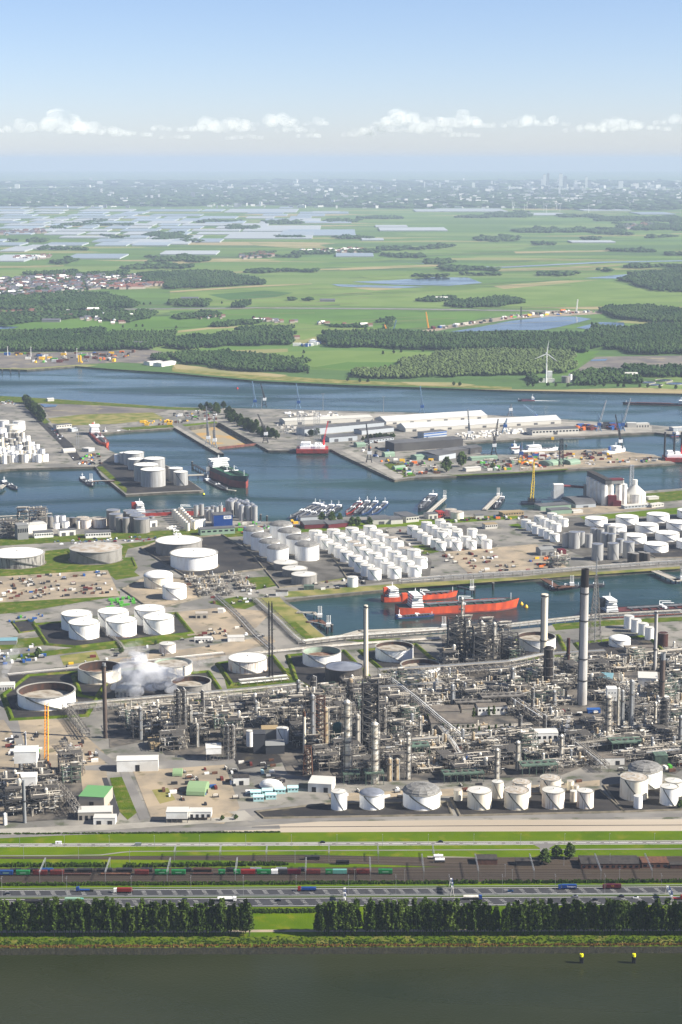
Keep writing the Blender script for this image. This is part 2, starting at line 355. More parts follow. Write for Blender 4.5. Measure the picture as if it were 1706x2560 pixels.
# motorway
band('motorway', 2246.5, 2239.5, 2270, 2262, 'asphalt', .05)
band('motorway', 2224.5, 2215, 2242, 2234.5, 'asphalt', .05)
def rowpt(x, y0, y1, z=0.0): return G(x, y0 + (y1 - y0) / 1706 * x, z)
mb = MB()
def dashes(y0, y1, on, off, w, xl=XL, xr=XR, z=.06):
    a, b = rowpt(xl, y0, y1), rowpt(xr, y0, y1); d = b - a; L_ = d.length; d.normalize(); n = Vector((-d.y, d.x, 0)) * w / 2; s_ = 0.0
    while s_ < L_:
        p, q = a + d * s_, a + d * min(s_ + on, L_)
        mb.add([(v.x, v.y, z) for v in (p - n, q - n, q + n, p + n)], [(0, 1, 2, 3)]); s_ += on + off
for f in (.1, .9):
    dashes(2246.5 + 23.5 * f, 2239.5 + 22.5 * f, 1e6, 0, .35); dashes(2224.5 + 17.5 * f, 2215 + 19.5 * f, 1e6, 0, .35)
for f, o in ((.3, 3.4), (.42, 3.4), (.57, 3.4), (.74, 3.4)):
    dashes(2246.5 + 23.5 * f, 2239.5 + 22.5 * f, o, 12 - o, .24); dashes(2224.5 + 17.5 * f, 2215 + 19.5 * f, o, 12 - o, .24)
part('road_markings', mb, 'marking', None, kind='structure')
for i, (y0, y1, s_) in enumerate(((2270.5, 2262.8, 'along the near verge of the motorway'), (2245.5, 2238.4, 'on the near side of the motorway median'), (2242.8, 2235.6, 'on the far side of the motorway median'), (2223.6, 2214.2, 'along the far verge of the motorway'))):
    a, b = rowpt(XL, y0, y1), rowpt(XR, y0, y1); t = thing('guard_rail', 'long grey steel guard rail ' + s_, 'guard rail', a); d = b - a
    mb = MB(); mb.tube((0, 0, .75), (d.x, d.y, .75), .3, 4); part('rail', mb, 'galv', t)
    mb = MB()
    for k in range(0, int(d.length), 8): p = d * (k / d.length); mb.box(p.x, p.y, 0, .15, .2, .7)
    part('post', mb, 'galv', t, kind='stuff')
# provincial road, cycle path, concrete strip
band('road', 2109, 2101, 2117.5, 2110.5, 'road_grey', .04)
mb = MB(); dashes(2113.3, 2105.8, 9, 3, .5, z=.05); dashes(2109.6, 2101.6, 1e6, 0, .3, z=.05); dashes(2117, 2110, 1e6, 0, .3, z=.05); part('road_markings', mb, 'marking', None, kind='structure')
sheet('path', [(XL, 2138), (120, 2138), (250, 2136.5), (300, 2130), (330, 2127.5), (1706, 2121), (XR, 2120), (XR, 2122.4), (1706, 2123.6), (330, 2129.6), (310, 2131.5), (255, 2138.5), (120, 2140), (XL, 2140)], 'road_grey', .045)
sheet('pavement', [(560, 2070), (800, 2054), (1130, 2050), (XR, 2045), (XR, 2075), (1130, 2079), (600, 2081.5), (560, 2080)], 'pale_strip', .05)
strip('road', [(-260, 2095), (0, 2091), (180, 2083), (420, 2075), (620, 2071), (700, 2067.5)], 9, 'road_grey', .06)
strip('drain_line', [(630, 2068), (1130, 2065), (XR, 2059)], 1.6, 'bund_floor', .07)
strip('service_road', [(620, 2052), (800, 2046), (1130, 2041), (XR, 2033)], 9, 'road_grey', .055)
# level crossing
sheet('level_crossing', [(1330, 2109), (1395, 2108), (1374, 2120), (1372, 2134), (1352, 2134), (1350, 2120)], 'road_grey', .06)
# railway
band('rail_bed', 2171, 2166, 2209, 2203, 'rail_bed', .05)
sheet('rail_bed', [(XL, 2142), (0, 2142), (500, 2139), (760, 2137), (1200, 2146), (1706, 2140), (XR, 2140), (XR, 2172), (1200, 2171), (900, 2160), (760, 2158), (560, 2151), (0, 2147), (XL, 2147)], 'rail_bed', .045)
mb = MB(); tr = []
for y0, y1 in ((2176, 2170.5), (2183, 2177.5), (2189.5, 2184), (2194, 2188.5), (2198.5, 2193), (2203, 2197.5), (2206.5, 2201)): tr.append([rowpt(XL, y0, y1), rowpt(XR, y0, y1)])
for pts in ([(XL, 2144.5), (300, 2144), (700, 2142), (960, 2146), (1706, 2143)], [(560, 2145.5), (760, 2147), (1000, 2154), (1250, 2160), (1706, 2156)], [(640, 2150), (800, 2154), (1000, 2162), (1400, 2166), (XR, 2162)]): tr.append(pg(pts))
slp = MB()
for l in tr:
    for a, b in zip(l[:-1], l[1:]):
        d = (b - a).normalized(); n = Vector((-d.y, d.x, 0))
        for s_ in (-.75, .75):
            p, q = a + n * s_, b + n * s_; mb.add([(v.x, v.y, z) for v in (p - n * .14, p + n * .14, q + n * .14, q - n * .14) for z in (.28,)], [(3, 2, 1, 0)])
        p, q = a - n * 1.3, b + n * 0 - n * 1.3
        slp.add([(v.x, v.y, .1) for v in (a - n * 1.3, b - n * 1.3, b + n * 1.3, a + n * 1.3)], [(0, 1, 2, 3)])
part('rail_track', slp, 'rail_bed', None, kind='structure'); part('rail_lines', mb, 'rail_steel', None, kind='structure')

# ------------------------------------------------------------------ trees of the poplar row
def leafy(seed, n, rad, z0, z1, leaf, prof):
    r = random.Random(seed); mb = MB()
    clumps = [(r.random(), r.uniform(0, 6.283), r.uniform(.35, 1.0), r.uniform(.5, 1.0)) for _ in range(46)]
    for i in range(n):
        ct, ca, cr, cs = clumps[r.randrange(46)]
        t = min(1, max(0, ct + r.gauss(0, .05))); rr = rad * prof(t)
        a = ca; x = math.cos(a) * rr * cr + r.gauss(0, .16 * rad * cs); y = math.sin(a) * rr * cr + r.gauss(0, .16 * rad * cs); z = z0 + (z1 - z0) * t + r.gauss(0, .3)
        s_ = leaf * r.uniform(.6, 1.3); u = Vector((r.gauss(0, 1), r.gauss(0, 1), r.gauss(0, .7))).normalized(); w = u.orthogonal().normalized(); q = Vector((x, y, z))
        mb.add([q - u * s_, q + w * s_ * .8, q + u * s_, q - w * s_ * .8], [(0, 1, 2, 3)])
    return mb
def trunk(h, r0, seed, rad, nb=6):
    r = random.Random(seed); mb = MB(); mb.tube((0, 0, -.3), (0, 0, h * .5), r0, 7, r0 * .7); mb.tube((0, 0, h * .5), (r.uniform(-.4, .4), 0, h * .93), r0 * .7, 6, .06)
    for i in range(nb):
        z = h * r.uniform(.2, .7); a = r.uniform(0, 6.28); mb.tube((0, 0, z), (math.cos(a) * rad * .8, math.sin(a) * rad * .8, z + rad * r.uniform(.8, 1.6)), r0 * .35, 4, .05)
    return mb
POP = []
for k in range(6):
    h = 26.5
    cr = leafy(40 + k, 1800, 3.5, 5.6, h, .62, lambda t: max(.25, math.sin(min(1, t * 1.15 + .28) * math.pi * .86) ** .6) * (1 - .45 * max(0, t - .6))).mesh('crown', ('leaf_dark', 'leaf_dark', 'leaf_fresh')[k % 3])
    POP.append((trunk(h, .3, k, 2.6).mesh('trunk', 'bark'), cr))
OAK = []
for k in range(4):
    cr = leafy(80 + k, 1300, 5.6, 2.6, 13.5, .85, lambda t: math.sin(min(1, t * .9 + .16) * math.pi) ** .5 * (1 - .25 * t)).mesh('crown', 'leaf_mid')
    OAK.append((trunk(11, .45, 20 + k, 4).mesh('trunk', 'bark'), cr))
def tree(name, meshes, loc, s, rz, label, group, sz=None):
    t = thing(name, label, 'tree', loc, rz, group, (s, s, sz or s)); link('trunk', meshes[0], t); link('crown', meshes[1], t); return t
rnd = random.Random(11)
for x0, x1, lab in ((-150, 622, 'poplar of the canal row left of the grass gap'), (792, 900, 'poplar of the clump right of the grass gap'),
                    (917, 1248, 'poplar of the canal row right of the first narrow gap'), (1258, 1332, 'poplar of the short stretch between two narrow gaps'), (1346, 1850, 'poplar of the last stretch towards the right edge')):
    x = x0; k_ = 0
    while x < x1:
        k_ += 1
        for row, yo in ((0, 2341.5), (1, 2336)):
            p = G(x + rnd.uniform(-3, 3) + row * 6, yo - 4.2 * x / 1706 + rnd.uniform(-1, 1))
            s_ = rnd.choice((rnd.uniform(.86, 1.04), rnd.uniform(.7, 1.06))) * (1.03 if x < 300 else 1); tree('poplar_tree', POP[rnd.randrange(6)], p, s_, rnd.uniform(0, 6.28), lab.replace('poplar', '%s %s poplar' % (ORD[k_ - 1], ('front', 'rear')[row])), lab.replace('poplar', 'poplars'))
        x += rnd.uniform(12.2, 15)
for x, y, s_, l in ((1363, 2160, .95, 'leafy tree in front of the level crossing'), (1392, 2145, .8, 'leafy tree behind, right of the level crossing'), (1424, 2146, .95, 'leafy tree right of its neighbour by the yard of the rail sheds')):
    tree('broadleaf_tree', OAK[rnd.randrange(4)], G(x, y), s_, 1, l, None)

# ------------------------------------------------------------------ lamp posts, catenary portals, gantries
def lamp(h, double):
    t = thing('lamp_post', '', 'lamp post', (0, 0, 0)); mb = MB(); mb.tube((0, 0, 0), (0, 0, h), .16, 6, .1); part('pole', mb, 'galv', t)
    for s_ in ((-1, 1) if double else (1,)):
        mb = MB(); mb.tube((0, 0, h), (0, s_ * 1.8, h + .25), .07, 5); mb.box(0, s_ * 2.1, h + .18, .45, 1.1, .16); part('lamp_head', mb, 'galv', t)
    return t
def series(src, pts, lab, grp, rz=0.0):
    n = len(pts)
    for i, p in enumerate(pts):
        l = lab % ORD[i]
        if i == 0: src.location = p; src['label'] = l; src['group'] = grp; src.rotation_euler = (0, 0, rz)
        else: clone(src, p, rz, l, grp)
series(lamp(16.5, True), [rowpt(x, 2244.2, 2237) for x in (6, 168, 329, 478, 609, 741, 872, 990, 1123, 1256, 1388, 1512, 1653)], 'tall grey lamp post in the motorway median, %s from left', 'lamp posts of the motorway median')
series(lamp(10.5, False), [rowpt(x, 2118.6, 2111) for x in (50, 162, 274, 387, 500, 615, 729, 843, 957, 1071, 1185, 1302, 1412, 1524, 1636)], 'slim lamp post along the road by the far meadow, %s from left', 'lamp posts of the meadow road', math.pi)
def portal(x, yb0, yb1, h, label, group):
    a, b = G(x, yb0), G(x, yb1); b.x = a.x; t = thing('catenary_portal', label, 'portal', b, 0, group); L_ = a.y - b.y
    for y in (0, L_): mb = MB(); mb.box(0, y, 0, .35, .35, h + .4); part('post', mb, 'galv', t)
    mb = MB()
    for dx in (-.45, .45):
        for z in (h - .35, h + .45): mb.tube((dx, 0, z), (dx, L_, z), .09, 4)
    k = 0
    while k * 1.6 < L_ - 1.6:
        y = k * 1.6; s_ = 1 if k % 2 else -1
        mb.tube((-.45 * s_, y, h + .5), (.45 * s_, y + 1.6, h + .5), .09, 4); mb.tube((-.45, y, h - .35), (-.45, y + 1.6, h + .45), .09, 4); k += 1
    part('truss_beam', mb, 'galv', t)
for i, x in enumerate((115, 276, 427, 594, 766, 925, 1055, 1188, 1324, 1487, 1612)): portal(x, 2170 - 3.5 * x / 1706 - (8 if x > 1000 else 0), 2206 - 5 * x / 1706, 8.6, 'white lattice catenary portal over the train tracks, %s from left' % ORD[i], 'catenary portals over the train yard')
for i, x in enumerate((440, 553, 668, 823, 945, 1082)): portal(x, 2137 - i * .6, 2152 + i, 7.8, 'small catenary portal over the upper track, %s from left' % ORD[i], 'catenary portals over the upper track')
rnd = random.Random(4)
for i, (x, y) in enumerate(((60, 2148), (197, 2148), (325, 2161), (157, 2205), (738, 2160), (887, 2205), (1012, 2206), (1263, 2192), (1281, 2206), (1410, 2165), (1525, 2166), (1549, 2205))):
    t = thing('mast', 'thin grey mast beside the railway tracks, %s from left' % ORD[i], 'mast', G(x, y)); mb = MB(); mb.tube((0, 0, 0), (0, 0, 13 if i in (2, 11) else 11), .17, 6, .1); part('pole', mb, 'galv', t); mb = MB(); mb.box(0, 0, 10.6, 1.4, .3, .2); part('bracket', mb, 'galv', t)
def gantry(x, y0, y1, label, h=6.4):
    a, b = G(x, y0), G(x, y1); a.x = b.x; t = thing('sign_gantry', label, 'gantry', b); L_ = a.y - b.y
    for y in (0, L_):
        for s_ in (-1, 1): mb = MB(); mb.tube((s_ * 1.5, y, 0), (s_ * .2, y, h + 1.2), .22, 5); part('leg', mb, 'off_white', t)
    mb = MB()
    for dx in (-.6, .6):
        for z in (h, h + 1.3): mb.tube((dx, 0, z), (dx, L_, z), .16, 4)
    for k in range(int(L_ / 1.5)): s_ = 1 if k % 2 else -1; mb.tube((-.6 * s_, k * 1.5, h + 1.3), (.6 * s_, k * 1.5 + 1.5, h + 1.3), .12, 4); mb.tube((-.6, k * 1.5, h), (-.6, k * 1.5 + 1.5, h + 1.3), .12, 4)
    part('truss_beam', mb, 'white_paint', t)
    for u in (.28, .7): mb = MB(); mb.box(.95, L_ * u, h - .6, .25, L_ * .3, 3.2); part('sign_board', mb, 'truck_blue', t)
gantry(862, 2242, 2269, 'white sign gantry over the near carriageway, beside the tree gap')
gantry(1131, 2218, 2241, 'white sign gantry over the far carriageway in the middle of the motorway')
gantry(1680, 2237, 2265, 'white sign gantry at the right end, over the red truck')

# ------------------------------------------------------------------ road vehicles
def wheels(t, xs, w, r=.5):
    for x in xs:
        for s_ in (-1, 1):
            o = link('wheel', WHEEL, t, (x, s_ * (w / 2 - .2), r), scale=(r, 1, r))
mb = MB(); mb.tube((0, -.22, 0), (0, .22, 0), 1.0, 10); M_ = M; WHEEL = mb.mesh('wheel', 'rubber')
def truck(x, y0, y1, row, left, label, cabm, body, bm, cat='truck', L_=11.8):
    p = rowpt(x, y0, y1); t = thing(cat if cat != 'truck' else 'articulated_truck', label, cat, p, math.pi if left else 0)
    mb = MB(); mb.box(5.6 + 1.2, 0, .7, 2.3, 2.5, 2.9, 0, .95); mb.box(6.0, 0, 3.5, 1.2, 2.3, .5, 0, .7); c = part('cab', mb, cabm, t)
    mb = MB(); mb.box(7.97, 0, 2.05, .06, 2.1, .95); part('windscreen', mb, 'glass_dark', c)
    mb = MB(); mb.box(-.3, 0, .75, L_ + 2.6, 1.1, .45); part('chassis', mb, 'dark_metal', t)
    cx = 5.2 - L_ / 2; mb = MB()
    if body == 'box': mb.box(cx, 0, 1.25, L_, 2.55, 2.75)
    elif body == 'tank':
        mb.tube((cx - L_ / 2, 0, 2.45), (cx + L_ / 2, 0, 2.45), 1.25, 12)
        mb.box(cx, 0, 3.6, L_ * .8, .6, .2)
    elif body == 'tipper': mb.box(cx, 0, 1.25, L_, 2.5, 1.9); mb.box(cx, 0, 3.12, L_ * .9, 2.0, .3, 0, .8)
    elif body == 'flat': mb.box(cx, 0, 1.2, L_, 2.4, .28); mb.box(cx + L_ / 2, 0, 1.4, .15, 2.4, 1.2)
    part({'box': 'container', 'tank': 'tank', 'tipper': 'tipper_body', 'flat': 'flatbed'}[body], mb, bm, t, smooth=False)
    if body == 'box':
        mb = MB()
        for k in range(9): mb.box(cx - L_ / 2 + L_ * (k + .5) / 9, 0, 1.3, .12, 2.62, 2.74)
        part('rib', mb, bm, t)
    wheels(t, (6.6, 3.0, -2.6, -3.9, -5.2), 2.5, .52); return t
UP = (2232, 2224.5); UP2 = (2237, 2229.5); LO = (2262, 2254.5); LO2 = (2255.5, 2248)
truck(216, 2229, 2220.5, 0, True, 'blue truck pulling an empty flat trailer on the far carriageway', 'truck_blue', 'flat', 'truck_blue', L_=8)
truck(310, 2233, 2225, 0, True, 'white-cab truck carrying a long red container', 'white_paint', 'box', 'truck_red')
truck(84, 2260, 2252.5, 0, False, 'dark tanker truck behind the poplar tops at the far left', 'dark_metal', 'tank', 'wagon_dark', 'tanker')
truck(184, 2257.5, 2250, 0, False, 'truck with a pale green container and light blue cab', 'teal', 'box', 'pale_green')
truck(566, 2255.5, 2248, 0, False, 'white tanker truck on the near carriageway left of the tree gap', 'white_paint', 'tank', 'white_paint', 'tanker')
truck(770, 2231, 2223, 0, True, 'red-cab truck with a blue tipper trailer on the far carriageway', 'truck_red', 'tipper', 'truck_blue')
truck(1180, 2254, 2246.5, 0, False, 'blue-cab truck with a pale tank trailer on the near carriageway', 'truck_blue', 'tank', 'off_white', 'tanker')
tb = truck(1421, 2229.5, 2221.5, 0, True, 'blue truck with blue box trailer lettered on its side', 'truck_blue', 'box', 'truck_blue')
tm = truck(1532, 2229, 2221, 0, True, 'maroon truck with maroon box trailer on the far carriageway', 'maroon', 'box', 'maroon')
truck(1684, 2256, 2248.5, 0, False, 'bright red truck under the gantry at the right edge', 'truck_red', 'flat', 'truck_red', L_=7)
def lettering(parent, text, size, loc, rot, m='white_paint', name='lettering', bend=0.0, font_scale=(1, 1)):
    """flat painted letters; bend = radius of the round wall they are painted on"""
    c = bpy.data.curves.new(name, 'FONT'); c.body = text; c.size = size; c.align_x = 'CENTER'; c.align_y = 'CENTER'; c.extrude = .02; c.resolution_u = 2
    tmp = bpy.data.objects.new(name, c); me = tmp.to_mesh().copy(); bpy.data.objects.remove(tmp); me.materials.clear(); me.materials.append(M[m])
    if bend:
        for v in me.vertices:
            a = v.co.x / bend; v.co = ((bend + v.co.z) * math.sin(a), v.co.y, (bend + v.co.z) * math.cos(a) - bend)
    o = link(name, me, parent); o.location = loc; o.rotation_euler = rot; o['kind'] = 'stuff' if False else ''; del o['kind']; return o
lettering(tb, 'Transport', 1.7, (-2.2, 1.36, 2.6), (math.pi / 2, 0, math.pi)); lettering(tm, 'V.T.', 1.5, (0, 1.36, 2.7), (math.pi / 2, 0, math.pi), 'yellow')
def car(p, left, m, label, van=False, group=None, rz=0.0):
    t = thing('van' if van else 'car', label, 'van' if van else 'car', p, (math.pi if left else 0) + rz, group); L_, h = (5.4, 2.2) if van else (4.4, .85)
    mb = MB(); mb.box(0, 0, .3, L_, 1.85, h, 0, .96); part('body', mb, m, t)
    mb = MB()
    if not van: mb.box(-.2, 0, 1.12, 2.5, 1.65, .55, 0, .78)
    else: mb.box(L_ / 2 - .3, 0, 1.6, .9, 1.75, .6, 0, .9)
    part('window', mb, 'glass_dark', t); wheels(t, (-1.35, 1.35), 1.8, .34); return t
for x, y0, y1, l, m, lab in ((19, 2236, 2228, 1, 'dark_car', 'dark car on the far carriageway at the far left'), (462, 2253, 2245.5, 0, 'dark_car', 'dark car on the near carriageway left of the white tanker'), (696, 2255.5, 2248, 0, 'dark_car', 'grey car on the near carriageway right of the white tanker'),
                             (1277, 2235, 2227, 1, 'blue_car', 'blue car on the far carriageway'), (1439, 2248.5, 2241.3, 0, 'silver_car', 'silver car on the near carriageway'), (1488, 2257.5, 2250, 0, 'dark_car', 'dark hatchback nearest the poplars on the right'),
                             (1554, 2248.5, 2241.3, 0, 'dark_car', 'large black car on the near carriageway, left of the white car'), (1590, 2252.5, 2245, 0, 'white_car', 'white car on the near carriageway at the right')):
    car(rowpt(x, y0, y1), l, m, lab)
va = car(rowpt(147, 2111, 2103.5), False, 'white_car', 'white van with a red round emblem on the meadow road', True)
mb = MB(); mb.tube((-.6, -.93, 1.5), (-.6, -.96, 1.5), .55, 12); part('emblem', mb, 'truck_red', va)
car(rowpt(346, 2115.5, 2108), False, 'silver_car', 'silver van on the meadow road', True)
car(rowpt(807, 2110.5, 2103), False, 'dark_car', 'dark car on the meadow road, middle of the picture'); car(rowpt(1102, 2110.5, 2103), False, 'dark_car', 'dark car on the meadow road left of the crossing')

# ------------------------------------------------------------------ goods wagons
def wagon(x, w_px, y0, y1, m, kind, label, group, h=3.6):
    p = rowpt(x, y0, y1); L_ = wpx(y0, w_px); t = thing({'tank': 'tank_wagon', 'flat': 'flat_wagon'}.get(kind, 'goods_wagon'), label, 'wagon', p, 0, group)
    mb = MB(); mb.box(0, 0, .9, L_, 2.4, .35); part('chassis', mb, 'wagon_dark', t)
    for s_ in (-1, 1): mb = MB(); [mb.tube((s_ * L_ * .34 + d, -.9, .48), (s_ * L_ * .34 + d, .9, .48), .46, 8) for d in (-.9, .9)]; mb.box(s_ * L_ * .34, 0, .4, 2.4, 1.4, .3); part('bogie', mb, 'black', t)
    mb = MB()
    if kind == 'tank':
        mb.tube((-L_ * .46, 0, 2.6), (L_ * .46, 0, 2.6), 1.4, 12); mb.cyl(0, 0, 3.9, .45, .4, 8); part('tank', mb, m, t)
    elif kind == 'flat': mb.box(0, 0, 1.25, L_ * .98, 2.6, .5); part('load_bed', mb, m, t)
    else:
        mb.box(0, 0, 1.25, L_ * .97, 2.75, h - .5); mb.vault(0, 0, 1.25 + h - .5, L_ * .97, 2.75, .5); part('body', mb, m, t)
        mb = MB()
        for k in range(5): mb.box(L_ * (-.4 + .2 * k), -1.39, 1.4, .15, .08, h - .8)
        part('door_rib', mb, m, t)
        if m in ('wagon_green', 'wagon_blue'): mb = MB(); mb.box(0, -1.44, 2.4, L_ * .42, .06, .7); part('panel', mb, 'pale_green', t)
    return t
FR = [(16, 36, 'wagon_blue', 'b'), (58.5, 35, 'wagon_green', 'b'), (101, 37, 'wagon_red', 'b'), (143.5, 35, 'wagon_red', 'b'), (196, 66, 'wagon_brown', 'flat'), (290, 76, 'rust', 'flat'), (355, 36, 'wagon_red', 'b'), (405, 35, 'wagon_green', 'b'), (447, 36, 'wagon_green', 'b'), (508, 52, 'wagon_brown', 'flat'),
      (555, 17, 'wagon_green', 'b'), (593, 17, 'wagon_green', 'b'), (621, 36, 'truck_red', 'b'), (660, 35, 'wagon_green', 'b'), (687, 17, 'white_paint', 'b'), (709, 21, 'wagon_dark', 'b'), (736, 34, 'maroon', 'b'), (784, 36, 'wagon_red', 'b'), (823, 18, 'wagon_green', 'b'), (850, 36, 'teal', 'b'), (880, 21, 'wagon_brown', 'b'), (908, 34, 'wagon_red', 'b'), (964, 36, 'wagon_green', 'b')]
CN = {'wagon_blue': 'blue', 'wagon_green': 'green', 'wagon_red': 'dark red', 'wagon_brown': 'brown', 'rust': 'rusty', 'truck_red': 'bright red', 'white_paint': 'white', 'wagon_dark': 'dark grey', 'maroon': 'maroon', 'teal': 'pale teal'}
for i, (x, w, m, k) in enumerate(FR): wagon(x, w, 2189, 2183.5, m, k, '%s %s, %s from left in the front line of the train' % (CN[m], 'flat wagon' if k == 'flat' else 'box wagon', ORD[i]), 'front line of goods wagons')
for i, (x, w, m) in enumerate(((40, 30, 'wagon_dark'), (82, 30, 'wagon_dark'), (118, 34, 'wagon_blue'), (174, 25, 'wagon_dark'), (213, 42, 'wagon_dark'), (262, 42, 'wagon_dark'), (311, 44, 'wagon_dark'), (367, 32, 'wagon_dark'), (470, 20, 'wagon_dark'), (507, 50, 'wagon_brown'), (577, 24, 'wagon_dark'), (640, 30, 'silver'), (704, 30, 'silver'), (757, 22, 'wagon_dark'))):
    wagon(x, w, 2181.5, 2176, m, 'tank', 'tank wagon standing behind the long train, %s from left' % ORD[i], 'rear line of tank wagons')
wagon(781, 40, 2149, 2149, 'wagon_dark', 'tank', 'grey tank wagon alone on the upper track', None); wagon(857, 36, 2161, 2161, 'black', 'tank', 'black tank wagon alone on the middle track', None)
wagon(1096, 26, 2147, 2147, 'white_paint', 'tank', 'white tank standing behind its twin by the sheds', None); wagon(1100, 26, 2156, 2156, 'white_paint', 'tank', 'white tank nearer the tracks by the rail sheds', None)
# rail sheds
def shed(x0, x1, yb, dpt, h, wm, rm, label, rows=0, gable=0.0, name='rail_shed', rz=0.0, cat='shed'):
    a, b = G(x0, yb), G(x1, yb); w = (b - a).length; t = thing(name, label, cat, (a + b) / 2 + Vector((0, dpt / 2, 0)), rz)
    mb = MB(); mb.box(0, 0, 0, w, dpt, h); wl = part('wall', mb, wm, t); mb = MB()
    if gable: mb.roof(0, 0, h, w, dpt, gable, over=.8)
    else: mb.box(0, 0, h, w + .5, dpt + .5, .35)
    part('roof', mb, rm, t)
    for r_ in range(rows):
        n = max(2, int(w / 4.5))
        for k in range(n): mb = MB(); mb.box(-w / 2 + w * (k + .5) / n, -dpt / 2 - .04, h * (.3 + .6 * r_ / max(1, rows)), w / n * .5, .1, h * .35 / max(1, rows) + .3); part('window', mb, 'glass_dark', wl)
    return t
shed(1453, 1600, 2173, 18, 4.5, 'brick', 'dark_roof', 'long dark-roofed brick rail shed beside the right yard', 1)
shed(1605, 1672, 2171, 14, 4.6, 'brick', 'rust', 'brick rail building with reddish trim right of the long shed', 1)
shed(1676, 1760, 2172, 6, 3.4, 'wagon_brown', 'dark_roof', 'brown wagon-like hut at the right edge of the rail yard')
shed(1192, 1244, 2162, 11, 4.5, 'brick', 'dark_roof', 'small dark brick rail shed left of the level crossing'); shed(1290, 1350, 2165, 8, 4, 'dark_metal', 'dark_roof', 'low dark hut with green lower wall by the crossing')
sheet('yard', [(1245, 2146), (1290, 2143), (1290, 2164), (1245, 2164)], 'concrete'); sheet('yard', [(1390, 2153), (1460, 2148), (1450, 2172), (1380, 2172)], 'concrete'); sheet('yard', [(1068, 2140), (1190, 2143), (1190, 2160), (1080, 2158)], 'concrete')
# mooring posts in the canal
for x, y, l in ((1454, 2408, 'yellow-topped mooring post in the canal, left of the pair'), (1585, 2408, 'yellow-topped mooring post in the canal, right of the pair')):
    t = thing('mooring_post', l, 'post', G(x, y, -3.4)); mb = MB(); [mb.cyl(dx, dy, -3, .75, 8.6, 8) for dx, dy in ((-.7, 0), (.7, 0), (0, .9))]; mb.box(0, 0, 3.4, 3.0, 2.6, .6); part('piles', mb, 'black', t)
    mb = MB(); mb.cyl(0, 0, 5.2, 1.3, 2.1, 10); part('cap', mb, 'buoy_yellow', t); mb = MB(); mb.tube((0, 0, 7.2), (0, 0, 8.6), .25, 6); part('light', mb, 'black', t)
# ------------------------------------------------------------------ refinery: ground cover, bunds, tanks
mat('tank_white', (240, 239, 234), .5, col2=(214, 208, 194), scale=2.0, detail=5, lo=.5, hi=.75, stretch=(3, 3, .5), rnd=.05)
mat('tank_cream', (226, 218, 198), .6, col2=(196, 180, 148), scale=2.2, detail=6, lo=.5, hi=.75, stretch=(3, 3, .4), rnd=.06)
mat('tank_stain', (222, 214, 202), .6, col2=(150, 108, 74), scale=3.0, detail=6, lo=.48, hi=.66, stretch=(4, 4, .25))
mat('tank_grey', (158, 154, 146), .65, col2=(132, 128, 120), scale=2.4, detail=6, lo=.45, hi=.7, stretch=(3, 3, .4), rnd=.12)
mat('tank_dirty', (176, 172, 162), .7, col2=(92, 88, 84), scale=2.6, detail=7, lo=.44, hi=.6, stretch=(5, 5, .35))
mat('tank_dark', (98, 92, 84), .7, col2=(80, 74, 68), scale=3, detail=5, stretch=(6, 6, .3))
mat('tank_brown', (84, 44, 32), .7, col2=(70, 38, 30), scale=3, stretch=(6, 6, .3))
mat('roof_white', (205, 202, 192), .55, k=.82, col2=(188, 182, 168), scale=2.2, detail=6, lo=.5, hi=.7, rnd=.04)
mat('roof_bright', (224, 222, 214), .55, col2=(206, 202, 190), scale=2.2, detail=6, lo=.5, hi=.7)
mat('roof_dirty', (204, 197, 184), .7, col2=(178, 160, 136), scale=3, detail=6, lo=.45, hi=.62)
mat('dome_grey', (168, 166, 160), .55, metal=.2, col2=(142, 140, 134), scale=3, detail=5)
mat('dome_silver', (170, 174, 182), .45, metal=.4, col2=(152, 156, 164), scale=2)
mat('rust_inside', (74, 58, 50), .9, col2=(104, 70, 54), scale=2.2, detail=6, lo=.45, hi=.65, stretch=(2, 2, .6))
mat('mint_inside', (176, 196, 176), .8, col2=(152, 168, 148), scale=2, detail=5)
mat('float_roof', (196, 188, 172), .8, col2=(146, 132, 112), scale=2.6, detail=7, lo=.4, hi=.6)
mat('float_rust', (124, 92, 74), .9, col2=(160, 140, 120), scale=2.6, detail=7, lo=.45, hi=.62)
mat('stair_dark', (96, 98, 90), .7); mat('stair_light', (178, 176, 168), .6); mat('girder', (176, 172, 160), .7); mat('green_trim', (92, 128, 104), .7)
mat('silo_grey', (204, 204, 200), .5, metal=.2, rnd=.06, col2=(184, 182, 176), scale=2.4, detail=5, stretch=(3, 3, .4))
mat('bund_wall', (138, 128, 110), .9, col2=(108, 102, 84), scale=.1, detail=6, obj=False)
mat('red_letter', (190, 34, 36), .5); mat('black_letter', (40, 40, 44), .5)

mat('tank_ground', (112, 108, 100), .9, col2=(84, 80, 72), scale=.04, detail=7, obj=False)
NSEG = 44
def _unit(build, name, smooth=False):
    mb = MB(); build(mb); me = mb.mesh(name)
    if smooth: me.shade_smooth()
    return me
UM = {}
UM['shell'] = _unit(lambda m: m.cyl(0, 0, 0, 1, 1, NSEG, top=False), 'shell', True)
UM['cone'] = _unit(lambda m: m.lathe(0, 0, [(1.012, -.02), (1.012, .015), (0.15, .98), (0.0, 1.0)], NSEG, False), 'roof')
UM['dome'] = _unit(lambda m: m.lathe(0, 0, [(math.sin(a) * 1.01, math.cos(a)) for a in [math.pi / 2 - i * math.pi / 16 for i in range(8)]] + [(0.001, 1.0)], NSEG, False), 'roof', True)
UM['geodome'] = _unit(lambda m: m.lathe(0, 0, [(math.sin(a) * 1.01, math.cos(a)) for a in [math.pi / 2 - i * math.pi / 10 for i in range(5)]] + [(0.001, 1.0)], 14, False), 'roof')
